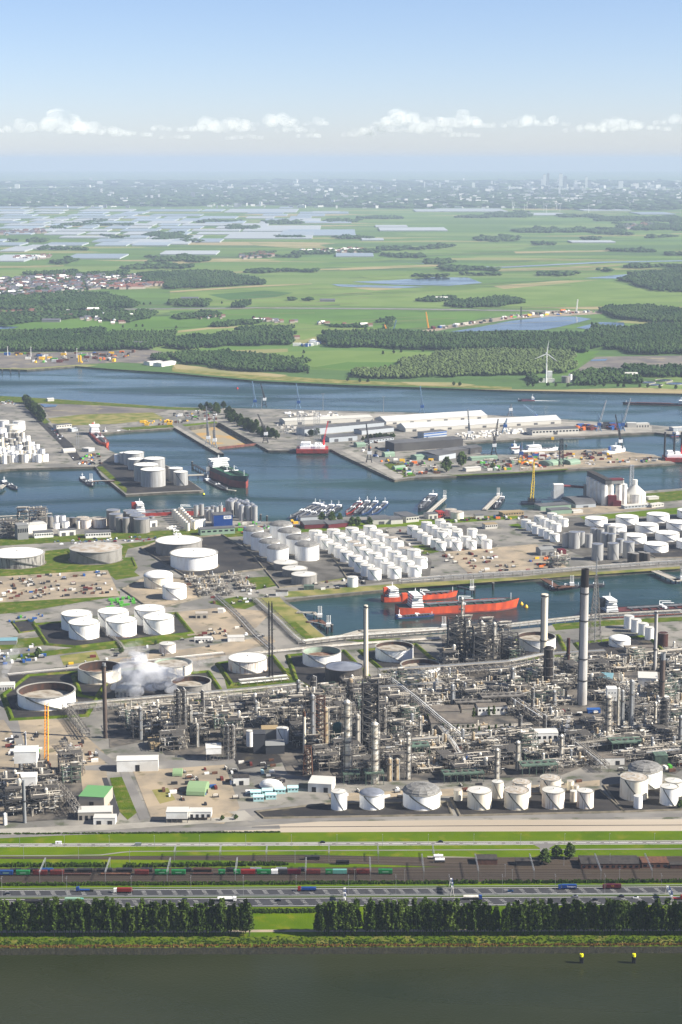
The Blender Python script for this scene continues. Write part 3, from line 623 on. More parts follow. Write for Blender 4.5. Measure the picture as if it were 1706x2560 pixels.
UM['rim'] = _unit(lambda m: m.lathe(0, 0, [(1.0, -.3), (1.03, -.3), (1.03, .5), (.965, .5), (.965, -.3), (1.0, -.3)], NSEG, False), 'rim')
def _inner(m):
    m.cyl(0, 0, 0, .975, 1, NSEG, top=False); m.f = [f[::-1] for f in m.f]
UM['inner'] = _unit(_inner, 'inner_wall', True)
UM['disc'] = _unit(lambda m: m.lathe(0, 0, [(.97, 0), (.9, .02), (.88, -.05), (.3, -.02), (.001, 0)], NSEG, False), 'floating_roof')
def _stair(m, n=14, a0=-2.35, a1=-1.05):
    for i in range(n):
        u0, u1 = i / n, (i + 1) / n; p0, p1 = a0 + (a1 - a0) * u0, a0 + (a1 - a0) * u1; z0, z1 = 1 - u0, 1 - u1
        v = []
        for a, z in ((p0, z0), (p1, z1)):
            for r_, dz in ((1.0, -.03), (1.045, -.03), (1.045, .045), (1.0, .045)): v.append((r_ * math.cos(a), r_ * math.sin(a), z * .97 + dz))
        m.add(v, [(1, 5, 6, 2), (2, 6, 7, 3), (0, 4, 5, 1)])
UM['stair'] = _unit(_stair, 'stair')
UM['base'] = _unit(lambda m: m.lathe(0, 0, [(1.1, 0), (1.07, .4), (1.0, .5)], NSEG, False), 'foundation')
def _ribs(m):
    rings = [[(math.sin(a) * 1.015, math.cos(a) * 1.004) for a in [math.pi / 2 - i * math.pi / 10 for i in range(5)]]][0] + [(0.0, 1.004)]
    for i in range(14):
        a = i * 2 * math.pi / 14; a2 = a + 2 * math.pi / 14
        for (r0, z0), (r1, z1) in zip(rings[:-1], rings[1:]):
            m.tube((r0 * math.cos(a), r0 * math.sin(a), z0), (r1 * math.cos(a), r1 * math.sin(a), z1), .013, 4); m.tube((r0 * math.cos(a), r0 * math.sin(a), z0), (r1 * math.cos(a2), r1 * math.sin(a2), z1), .013, 4)
            if r1 > .05: m.tube((r1 * math.cos(a), r1 * math.sin(a), z1), (r1 * math.cos(a2), r1 * math.sin(a2), z1), .013, 4)
UM['ribs'] = _unit(_ribs, 'dome_rib')
def _vent(m): m.cyl(0, 0, 0, .5, 1, 8); m.cyl(0, 0, 1, .8, .35, 8)
UM['vent'] = _unit(_vent, 'vent')
_mc = {}
def um(key, m):
    if (key, m) not in _mc:
        me = UM[key].copy(); me.name = UM[key].name.split('.')[0]; me.materials.append(M[m]); _mc[(key, m)] = me
    return _mc[(key, m)]
def tank(x, yb, w, hs, label, kind='cone', shell='tank_white', roof=None, stair='stair_light', group=None, inside='rust_inside', fl=None, level=.6, name='storage_tank', turn=0.0, rise=None, base=True, rim=True):
    """a round tank: x and row of its nearest foot, width and side height as seen"""
    s, c, _ = ppm(yb); r = w / 2 / s; h = hs / (s * c); p = G(x, yb); q = Vector((p.x, p.y, 0)).normalized() * r; loc = Vector((p.x + q.x, p.y + q.y, 0))
    face = math.atan2(q.y, q.x) - math.pi / 2
    t = thing(name, label, 'tank', loc, face + turn, group); nm = {'cone': 'roof', 'dome': 'roof', 'geodome': 'roof'}
    link('shell', um('shell', shell), t, scale=(r, r, h))
    if kind in nm:
        ro = link('roof', um(kind, roof or ('dome_grey' if kind == 'geodome' else 'roof_bright' if w > 50 else 'roof_white')), t, (0, 0, h), scale=(r, r, rise or {'cone': r * .09, 'dome': r * .3, 'geodome': r * .36}[kind]))
        if kind == 'geodome': link('dome_rib', um('ribs', 'tank_grey'), ro)
        if kind == 'cone' and w > 25: link('vent', um('vent', 'girder'), t, (0, 0, h + r * .08), scale=(r * .06, r * .06, .9))
    else:
        link('inner_wall', um('inner', inside), t, scale=(r, r, h)); link('floating_roof', um('disc', fl or 'float_roof'), t, (0, 0, h * level), scale=(r, r, 1.5))
    if rim or kind == 'open': link('rim', um('rim', 'girder' if shell != 'tank_dark' else 'tank_dark'), t, (0, 0, h), scale=(r, r, .9 if w > 40 else .5))
    if stair: link('stair', um('stair', stair), t, scale=(r, r, h))
    if base and w > 34: link('foundation', um('base', 'bund_wall'), t, scale=(r, r, .8))
    return t
def ridge(pts, h=2.0, w=7.0, m='rough_grass', name='bund_wall', close=True, top=1.2):
    """an earth or concrete dyke along a line on the ground"""
    P = [Vector((p.x, p.y, 0)) for p in pg(pts)]; n = len(P); mb = MB(); k = n if close else n - 1
    L_, Rr = [], []
    for i in range(n):
        a = P[i - 1] if (close or i) else P[i]; b = P[(i + 1) % n] if (close or i < n - 1) else P[i]
        d1 = (P[i] - a).normalized() if (P[i] - a).length else (b - P[i]).normalized(); d2 = (b - P[i]).normalized() if (b - P[i]).length else d1
        nn = Vector((-(d1 + d2).y, (d1 + d2).x, 0)); nn = nn.normalized() if nn.length else Vector((-d1.y, d1.x, 0)); f = 1 / max(.4, abs(nn.dot(Vector((-d1.y, d1.x, 0)))))
        L_.append(nn * f)
    for i in range(n):
        p, nn = P[i], L_[i]
        for o, z in ((w / 2, 0.02), (top / 2, h), (-top / 2, h), (-w / 2, 0.02)): mb.v.append((p.x + nn.x * o, p.y + nn.y * o, z))
    for i in range(k):
        j = (i + 1) % n
        for q in range(3): mb.f.append([i * 4 + q, i * 4 + q + 1, j * 4 + q + 1, j * 4 + q]); mb.m.append(0)
    return part(name, mb, m, None, kind='structure')
def bund(pts, floor='bund_floor', m='rough_grass', h=2.0, w=7.0):
    sheet('bund_floor', pts, floor); ridge(pts, h, w, m)
# ---- ground cover of the refinery and of the tank land behind it
for nm, pts, m in (
    ('grass_patch', [(-60, 1395), (165, 1372), (385, 1352), (400, 1336), (640, 1322), (640, 1338), (400, 1356), (320, 1372), (310, 1400), (345, 1420), (330, 1436), (110, 1452), (-60, 1470)], 'rough_grass'),
    ('grass_patch', [(-60, 1350), (200, 1336), (420, 1326), (640, 1316), (640, 1331), (420, 1343), (200, 1353), (-60, 1368)], 'rough_grass'),
    ('grass_patch', [(700, 1316), (1050, 1300), (1290, 1286), (1300, 1296), (1060, 1313), (900, 1322), (700, 1334)], 'grass'),
    ('grass_patch', [(1270, 1312), (1400, 1296), (1706, 1268), (2000, 1250), (2000, 1262), (1706, 1284), (1480, 1300), (1300, 1322)], 'grass'),
    ('grass_patch', [(1612, 1234), (1706, 1226), (2000, 1212), (2000, 1240), (1706, 1250), (1620, 1258)], 'rough_grass'),
    ('grass_patch', [(-60, 1500), (160, 1490), (300, 1478), (300, 1490), (200, 1506), (60, 1530), (-60, 1540)], 'rough_grass'),
    ('grass_patch', [(260, 1425), (320, 1418), (350, 1440), (290, 1450)], 'rough_grass'),
    ('grass_patch', [(610, 1445), (690, 1440), (705, 1462), (640, 1475)], 'rough_grass'),
    ('grass_patch', [(790, 1430), (850, 1424), (870, 1440), (855, 1452), (800, 1455)], 'dry_grass'),
    ('grass_patch', [(640, 1495), (700, 1493), (715, 1510), (755, 1532), (778, 1563), (820, 1598), (800, 1605), (740, 1570), (690, 1540)], 'dry_grass'),
    ('grass_patch', [(10, 1640), (180, 1620), (350, 1600), (480, 1580), (500, 1590), (380, 1612), (180, 1632), (10, 1654)], 'rough_grass'),
    ('grass_patch', [(560, 1690), (720, 1670), (780, 1700), (690, 1715), (640, 1735), (570, 1730)], 'rough_grass'),
    ('grass_patch', [(-60, 1606), (110, 1592), (122, 1612), (-60, 1632)], 'rough_grass'), ('grass_patch', [(520, 1505), (600, 1490), (660, 1505), (600, 1528)], 'rough_grass'), ('grass_patch', [(700, 1560), (740, 1555), (790, 1600), (760, 1606)], 'rough_grass'), ('grass_patch', [(860, 1600), (1000, 1596), (1060, 1640), (1030, 1650), (960, 1612)], 'rough_grass'),
    ('grass_patch', [(1230, 1650), (1300, 1645), (1310, 1662), (1240, 1668)], 'rough_grass'), ('grass_patch', [(700, 1480), (960, 1462), (1340, 1440), (1700, 1416), (1700, 1422), (1340, 1447), (960, 1474), (715, 1494)], 'dry_grass'), ('grass_patch', [(150, 1640), (240, 1628), (250, 1650), (160, 1664)], 'dry_grass'), ('grass_patch', [(1030, 1365), (1120, 1355), (1140, 1372), (1050, 1388)], 'rough_grass'), ('grass_patch', [(1380, 1560), (1500, 1552), (1706, 1542), (1706, 1552), (1500, 1566), (1390, 1576)], 'rough_grass'), ('grass_patch', [(1280, 1445), (1460, 1425), (1500, 1432), (1300, 1448)], 'scrub'),
    ('tank_ground', [(770, 1352), (960, 1330), (1000, 1345), (1080, 1400), (1075, 1442), (905, 1462), (850, 1440), (770, 1375)], 'tank_ground'), ('tank_ground', [(1015, 1328), (1160, 1312), (1245, 1362), (1225, 1382), (1120, 1388), (1050, 1358)], 'tank_ground'), ('tank_ground', [(1290, 1305), (1450, 1292), (1500, 1325), (1650, 1392), (1500, 1412), (1420, 1375), (1350, 1345)], 'tank_ground'), ('tank_ground', [(595, 1350), (790, 1338), (840, 1400), (860, 1445), (700, 1470)], 'tank_ground'),
    ('yard', [(-60, 1445), (270, 1425), (300, 1490), (150, 1498), (-60, 1510)], 'sandy'),
    ('yard', [(230, 1655), (520, 1615), (600, 1600), (680, 1590), (690, 1605), (560, 1640), (420, 1665), (240, 1680)], 'sandy'),
    ('yard', [(20, 1690), (230, 1660), (240, 1680), (30, 1712)], 'bund_floor'),
    ('yard', [(440, 1530), (560, 1518), (680, 1530), (640, 1570), (470, 1590)], 'sandy'),
    ('yard', [(500, 1560), (600, 1552), (640, 1585), (540, 1600)], 'sandy'),
    ('yard', [(1110, 1380), (1340, 1360), (1420, 1420), (1180, 1440)], 'sandy'),
    ('yard', [(-60, 1790), (170, 1800), (260, 1880), (280, 2030), (0, 2060), (-60, 2060)], 'sandy'),
    ('yard', [(330, 1920), (560, 1905), (600, 2020), (560, 2060), (380, 2050)], 'sandy'),
    ('grass_patch', [(655, 2030), (820, 2022), (820, 2038), (665, 2042)], 'grass'),
    ('grass_patch', [(380, 1975), (420, 1970), (440, 2000), (400, 2010)], 'dry_grass'),
    ('grass_patch', [(275, 1945), (310, 1942), (345, 2030), (320, 2050), (300, 2030)], 'rough_grass'),
    ('road', [(240, 1870), (320, 1925), (350, 1990), (375, 2045), (350, 2050), (325, 1990), (300, 1930), (235, 1885)], 'road_grey'),
    ('road', [(255, 1945), (268, 1944), (300, 2030), (290, 2050), (282, 2030)], 'asphalt'),
    ('road', [(210, 1915), (560, 1895), (720, 1870), (720, 1885), (560, 1912), (330, 1928), (215, 1926)], 'road_grey'),
    ('road', [(-60, 1780), (20, 1776), (45, 1800), (68, 1890), (52, 1892), (30, 1830), (10, 1800), (-60, 1800)], 'road_grey'),
    ('road', [(600, 2025), (740, 2010), (760, 2022), (660, 2030), (630, 2042)], 'road_grey'),
    ('road', [(-60, 2075), (300, 2060), (620, 2040), (620, 2052), (300, 2074), (-60, 2092)], 'concrete'),
    ('pavement', [(570, 2030), (612, 2026), (640, 2050), (626, 2054)], 'concrete'),
    ('yard', [(820, 1985), (1130, 1972), (1400, 1960), (1500, 1950), (1500, 1965), (1130, 1990), (830, 2005)], 'sandy'),
    ('yard', [(1370, 1760), (1520, 1750), (1540, 1800), (1400, 1810)], 'sandy'),
    ('yard', [(1180, 1790), (1300, 1780), (1330, 1830), (1220, 1840)], 'concrete'),
    ('yard', [(560, 1850), (720, 1835), (740, 1900), (600, 1925)], 'bund_floor')): sheet(nm, pts, m)
# ---- bunds
bund([(395, 1355), (555, 1338), (690, 1420), (470, 1446), (352, 1372)], m='bund_wall', w=5)
bund([(305, 1474), (370, 1440), (480, 1450), (500, 1495), (400, 1520), (360, 1512)], 'sandy', 'bund_wall', 1.6, 5)
bund([(85, 1562), (160, 1556), (440, 1534), (480, 1583), (190, 1618), (118, 1612)])
bund([(8, 1738), (70, 1690), (240, 1678), (270, 1700), (215, 1790), (30, 1800)])
bund([(185, 1690), (380, 1668), (400, 1690), (520, 1680), (560, 1740), (470, 1760), (330, 1760), (200, 1740)])
bund([(545, 1660), (680, 1640), (720, 1690), (580, 1712)])
bund([(720, 1640), (860, 1628), (930, 1700), (800, 1735), (740, 1700)])
bund([(900, 1628), (1040, 1612), (1130, 1690), (1000, 1712)])
bund([(1270, 1605), (1395, 1590), (1420, 1640), (1290, 1650)])
bund([(1440, 1610), (1620, 1590), (1680, 1650), (1480, 1660)])
bund([(640, 2030), (820, 2010), (1120, 2006), (1130, 2038), (660, 2046)], m='bund_wall', h=1.2, w=3)
bund([(1128, 1996), (1500, 1975), (1560, 2030), (1150, 2040)], m='bund_wall', h=1.2, w=3)
bund([(1510, 1965), (1760, 1950), (1780, 2022), (1560, 2030)], m='bund_wall', h=1.2, w=3)
ridge([(600, 1350), (800, 1340), (870, 1450), (700, 1470)], 1.4, 4, 'bund_wall')
bund([(1470, 1308), (1706, 1290), (1900, 1285), (1900, 1390), (1640, 1395)], 'bund_floor', 'bund_wall', 1.2, 4)
bund([(30, 1555), (80, 1550), (100, 1575), (50, 1582)], 'bund_floor', 'rough_grass', 1, 4); bund([(-60, 1400), (170, 1380), (200, 1405), (330, 1395), (340, 1418), (-60, 1440)], 'rough_grass', 'rough_grass', 1.4, 5)
# ---- single tanks
tank(45, 1423, 136, 27, 'very large dirty-streaked tank with white roof at the left edge', shell='tank_dirty', stair='stair_dark', turn=.4)
tank(241, 1412, 131, 30, 'very large grey streaked tank with worn brownish roof', shell='tank_grey', roof='roof_dirty', stair='stair_dark')
tank(448, 1392, 117, 30, 'large grey-walled tank with white roof, behind the bright white one', shell='tank_grey', roof='roof_bright', stair=None)
tank(486, 1428, 119, 34, 'very large clean bright white tank with wide white roof', rise=1.6, stair=None)
tank(397, 1473, 73, 27, 'mid-sized cream tank with white domed roof and pipe down its side', 'dome', 'tank_cream')
tank(437, 1501, 60, 29, 'white domed tank on a wide round concrete base', 'dome', rise=3.5)
EH = [(193, 1579, 'back left'), (284, 1573, 'back middle'), (375, 1566, 'back right'), (211.5, 1601, 'front left'), (304, 1595, 'front middle, lettered'), (397.5, 1588, 'front right')]
for x, y, l in EH:
    t = tank(x, y, 77.5, 37, 'clean white tank in the block of six, %s' % l, group='block of six clean white tanks', turn=-.35, rise=1.2)
    if 'lettered' in l:
        r = t.children[0].scale[0]; h = t.children[0].scale[2]
        lettering(t, 'ExxonMobil', 3.4, (r * .42, -r * .91, h * .80), (math.pi / 2, 0, .43), 'red_letter', bend=r + .1); lettering(t, 'EHC', 3.4, (r * .2, -r * .985, h * .52), (math.pi / 2, 0, .2), 'black_letter', bend=r + .1)
tank(420, 1636, 41, 22, 'small rust-streaked cream tank with flat top above the steam cloud', 'cone', 'tank_stain')
tank(118, 1778, 145, 32, 'huge white open-top tank with rusty inside, nearest the left edge', 'open', 'tank_white', stair='stair_dark', level=.42, inside='rust_inside')
tank(250, 1712, 108, 31, 'white open-top tank with dark brown inside behind the black chimney', 'open', 'tank_cream', level=.3, fl='float_rust')
tank(434, 1694, 96, 25, 'open-top tank with pale roof half hidden by the steam cloud', 'open', 'tank_cream', inside='mint_inside', level=.8)
tank(479, 1745, 100, 28, 'grey open-top tank with dark inside right of the steam cloud', 'open', 'tank_grey', level=.55)
tank(620, 1686, 98, 29, 'white cone-roofed tank with rust stains around its foot', 'cone', 'tank_stain')
tank(805, 1670, 97, 29, 'white open-top tank with pale mint-green inside', 'open', inside='mint_inside', level=.5, fl='float_rust')
tank(860, 1711, 95, 32, 'dark brown-grey tank with silver cone roof beside the cream chimney', 'cone', 'tank_dark', 'dome_silver', None, rise=4.5)
tank(986, 1657, 96, 29, 'white open-top tank nearest the harbour jetty, with white floating roof', 'open', level=.72)
tank(1051, 1700, 100, 26, 'white open-top tank with brown inside, front right of its pair', 'open', level=.62)
tank(1341, 1631, 96, 28, 'white open-top tank with reddish rim behind the twin pale chimneys', 'open', level=.7)
tank(1549, 1620, 54, 17, 'low white domed tank right of the tall grey chimney', 'dome')
for i, (x, w, y, h) in enumerate(((1572, 25, 1573, 31), (1590, 25, 1582, 31), (1608, 25, 1592, 31), (1624, 24, 1601, 30))): tank(x, y, w, h, 'slim white tank by the small basin, %s in its row of four' % ORD[i], stair=None, group='row of four slim white tanks')
tank(1657, 1618, 26, 33, 'dark brown round tank at the end of the slim white row', shell='tank_brown', roof='tank_brown', stair=None)
# ---- tanks along the front fence
for a in ((848, 2028, 40, 43, 'slim white tank, leftmost of the front fence row', 'cone', 'tank_white', 'roof_white'), (930, 2027, 62, 34, 'white tank with blue-grey domed cap in the front fence row', 'dome', 'tank_white', 'dome_silver'),
          (1054, 2028, 94, 36, 'wide white tank with grey geodesic dome in the front fence row', 'geodome', 'tank_white', None), (1145, 2004, 22, 26, 'tiny cream tank between the domed tank and the tall ones', 'cone', 'tank_cream', 'roof_dirty'),
          (1199, 2027, 61, 41, 'cream-white tank with stair, just right of the geodesic domed tank', 'cone', 'tank_cream', 'roof_white'), (1244, 1998, 30, 39, 'slim cream tank standing behind two front row tanks', 'cone', 'tank_cream', 'roof_white'),
          (1291, 2027, 62, 41, 'rust-topped cream tank with stair in the front row, middle of three', 'cone', 'tank_cream', 'roof_dirty'), (1304, 1998, 47, 36, 'cream tank with rusty roof rim, partly hidden in the second row', 'cone', 'tank_stain', 'roof_dirty'),
          (1376, 1990, 53, 37, 'pale tank at the back of the second row, rusty pattern on top', 'cone', 'tank_cream', 'roof_dirty'), (1383, 2025, 57, 40, 'stained cream tank in the front row, right of the middle', 'cone', 'tank_stain', 'roof_white'),
          (1426, 1979, 18, 24, 'small upright cream drum behind the front row', 'cone', 'tank_cream', 'roof_dirty'), (1440, 1984, 15, 18, 'smallest upright drum behind the front row', 'cone', 'tank_cream', 'roof_dirty'), (1434, 2006, 18, 26, 'narrow pale drum beside the last front tank', 'cone', 'tank_cream', 'roof_white'),
          (1463, 2024, 42, 40, 'slim cream tank at the right end of the front row', 'cone', 'tank_stain', 'roof_white'), (1584, 2004, 70, 50, 'tall wide cream tank before the grey dome at the right', 'cone', 'tank_cream', 'roof_dirty'),
          (1612, 1974, 85, 40, 'wide white tank with grey faceted dome at the right end', 'geodome', 'tank_white', None), (1595, 2023, 22, 30, 'narrow white drum in front of the tall cream tank', 'cone', 'tank_white', 'roof_white'),
          (1672, 2016, 46, 42, 'white tank near the right edge, front of two', 'cone', 'tank_white', 'roof_white'), (1684, 1994, 46, 35, 'white tank near the right edge, behind its twin', 'cone', 'tank_cream', 'roof_white')):
    tank(a[0], a[1], a[2], a[3], a[4], a[5], a[6], a[7], 'stair_dark' if a[2] > 28 else None, turn=.1, rim=a[2] > 28)
# ---- tank farm behind the basin
for i, (x, y, w) in enumerate(((634, 1363, 51), (654, 1378, 52), (674, 1393, 52), (695, 1408, 54))): tank(x, y, w, 34, 'white tank with grey dome, left file of the domed eight, %s from back' % ORD[i], 'geodome', stair=None, group='eight grey-domed white tanks', rise=4.5)
for i, (x, y, w) in enumerate(((703, 1353, 57), (724, 1370, 58), (746, 1387, 60), (768, 1404, 61))): tank(x, y, w, 37, 'white tank with grey dome, right file of the domed eight, %s from back' % ORD[i], 'geodome', stair=None, group='eight grey-domed white tanks', rise=5)
for i, (x, y, w, h) in enumerate(((715, 1428, 61, 16), (737.5, 1445, 63, 18), (761, 1464, 64, 22))): tank(x, y, w, h, 'grey-walled low tank with white roof, %s of three before the domed tanks' % ORD[i], shell='tank_grey', roof='roof_white', stair=None, group='three grey-walled tanks')
tank(882, 1469, 27, 24, 'single small white tank standing alone by the basin quay', stair=None)
def cr(l, x0=550, y0=1280, f=.3827): return [(x0 + a * f, y0 + b * f) for a, b in l]
def block(l, w, h, lab, grp, kinds=('tank_white',), roofs=('roof_white',), stair='green_trim', kind='cone', name='storage_tank'):
    l = sorted(l, key=lambda p: -p[1]); rows = {}
    for i, (x, y) in enumerate(l):
        tank(x, y, w, h, '%s, %s from front' % (lab, ORD[i]), kind, kinds[i % len(kinds)], roofs[i % len(roofs)], stair if w > 20 else None, grp, base=False, rim=w > 20, name=name, turn=(i % 5) * .5)
block(cr([(625, 190), (660, 217), (697, 248), (743, 183), (778, 207), (820, 236), (863, 172), (903, 200), (940, 228), (980, 160), (1020, 188), (1062, 216)]), 33, 23, 'white tank in the small-tank block beside the domed tanks', 'upper block of small white tanks')
block(cr([(750, 278), (788, 303), (828, 330), (875, 264), (912, 288), (955, 316), (998, 250), (1035, 276), (1080, 302), (1118, 236), (1160, 262), (1205, 305)]), 33, 24, 'white tank in the middle small-tank block', 'middle block of small white tanks', roofs=('roof_white', 'roof_white', 'roof_dirty'))
block(cr([(885, 362), (922, 398), (965, 423), (1010, 448), (1015, 345), (1052, 378), (1097, 410), (1140, 439), (1140, 335), (1180, 366), (1225, 398), (1272, 432), (1268, 322), (1312, 373)]), 34.5, 26, 'white tank in the small-tank block nearest the basin', 'lower block of small white tanks')
block(cr([(1258, 150), (1290, 172), (1323, 194), (1355, 215), (1350, 125), (1385, 146), (1418, 166), (1453, 186), (1440, 112), (1480, 134), (1515, 155), (1548, 170), (1410, 237), (1445, 255), (1500, 232)]), 27, 20, 'small white tank of the block right of the parking', 'right block of small white tanks')
block(cr([(25, 175), (60, 228), (95, 255), (100, 190), (155, 222), (190, 248), (195, 172), (253, 212), (290, 243)], 1106), 26.5, 21, 'small white tank at the right end of the middle blocks', 'right end block of small white tanks')
block(cr([(142, 805), (190, 832), (242, 860), (300, 882), (350, 906), (405, 932), (262, 770), (308, 792), (365, 815), (420, 840), (380, 745), (432, 768), (485, 795)], 1276, 1100, .2742), 24.5, 19, 'small white tank beside the grey silos', 'white tanks beside the grey silos')
block(cr([(862, 242), (1013, 320), (1115, 316), (1215, 306)], 1106), 29, 40, 'tall grey silo-like tank in the front of the grey cluster', 'tall grey tanks, front', ('silo_grey',), ('dome_silver',), 'stair_light', name='tall_tank')
block(cr([(808, 232), (905, 222), (955, 236), (990, 200), (1032, 204), (1075, 175), (1110, 190), (1060, 230), (1160, 270), (1105, 235), (1180, 225)], 1106), 19, 34, 'narrow grey silo in the back of the grey cluster', 'narrow grey silos, back', ('silo_grey',), ('dome_silver', 'tank_grey'), None, name='tall_tank')
block(cr([(1230, 340), (1262, 346), (1300, 336), (1335, 342)], 1106), 17, 27, 'small dark grey drum right of the grey silos', 'dark grey drums', ('tank_dark',), ('tank_grey',), None)
for i, (x, y, w) in enumerate(((1490.5, 1318, 56.5), (1567.5, 1314, 57), (1645, 1308, 57), (1722, 1298, 58), (1538, 1337, 57), (1617, 1334, 58), (1695, 1328, 59), (1587, 1361, 59), (1668, 1355, 60), (1640, 1383, 61), (1722, 1375, 62))):
    tank(x, y, w, 18, 'large low white tank of the right-hand field, %s' % (('back', 'second', 'third', 'front')[(i > 3) + (i > 6) + (i > 8)] + ' row, ' + ORD[i - (0, 4, 7, 9)[(i > 3) + (i > 6) + (i > 8)]] + ' from left'), stair='stair_light', group='large low white tanks at the right', turn=.2 * (i % 3), rise=2)
# ------------------------------------------------------------------ refinery: process units, columns, chimneys, racks, buildings
mat('steel', (154, 148, 137), .65, rnd=.15, col2=(108, 102, 96), scale=.15, detail=5); mat('steel_dark', (78, 77, 75), .7, rnd=.2, col2=(60, 58, 57), scale=.15)
mat('insul', (210, 206, 194), .45, metal=.35, rnd=.1, col2=(176, 166, 148), scale=.25, detail=5); mat('insul_warm', (200, 184, 152), .55, rnd=.1, col2=(164, 140, 108), scale=.3, detail=5)
mat('pipe_pale', (218, 216, 208), .5, island=.35); mat('pipe_mix', (196, 187, 170), .6, island=.6); mat('grating', (88, 84, 78), .9, rnd=.2); mat('green_steel', (104, 128, 108), .7, rnd=.15, col2=(86, 100, 88), scale=.2)
mat('chimney_grey', (206, 202, 194), .8, k=.72, col2=(176, 171, 163), scale=.06, detail=5, stretch=(1, 1, .3)); mat('chimney_cream', (214, 204, 182), .8, col2=(196, 186, 164), scale=.06, stretch=(1, 1, .2)); mat('soot', (44, 38, 36), .9); mat('chimney_brown', (116, 100, 88), .8, col2=(92, 80, 72), scale=.1, stretch=(1, 1, .2))
mat('dome_green', (20, 96, 84), .5); mat('clad_white', (228, 226, 218), .55, col2=(208, 204, 194), scale=.08, rnd=.03); mat('clad_grey', (150, 150, 146), .7, rnd=.1); mat('clad_tan', (172, 150, 112), .8); mat('coal_dark', (72, 74, 78), .7); mat('roof_green', (112, 168, 104), .7); mat('roof_teal', (130, 172, 180), .6); mat('flat_roof', (132, 122, 108), .9, col2=(110, 102, 92), scale=.08, detail=5)
mat('quonset', (150, 178, 130), .7); mat('cont_teal', (170, 206, 202), .6); mat('cont_blue', (42, 98, 172), .6); mat('cont_green', (96, 190, 60), .6); mat('cont_red', (120, 50, 42), .6); mat('cont_orange', (214, 110, 40), .6); mat('crane_orange', (232, 150, 30), .6); mat('concrete_wall', (190, 182, 166), .85, rnd=.06)
mat('process_ground', (122, 114, 102), .9, col2=(66, 64, 61), scale=.05, detail=7, obj=False)
for pts in ([(560, 1750), (945, 1705), (1100, 1690), (1290, 1670), (1540, 1640), (1740, 1625), (1740, 1900), (1690, 1935), (1490, 1905), (1400, 1940), (1110, 1950), (820, 1955), (720, 1935), (700, 1890), (590, 1830)], [(268, 1775), (570, 1748), (590, 1890), (415, 1888), (380, 1850), (275, 1870)], [(15, 1925), (200, 1915), (215, 2045), (15, 2058)], [(1105, 1588), (1250, 1578), (1310, 1665), (1110, 1690)], [(1440, 1650), (1740, 1625), (1740, 1660), (1450, 1690)]): sheet('process_ground', pts, 'process_ground')
ANG = R(14)
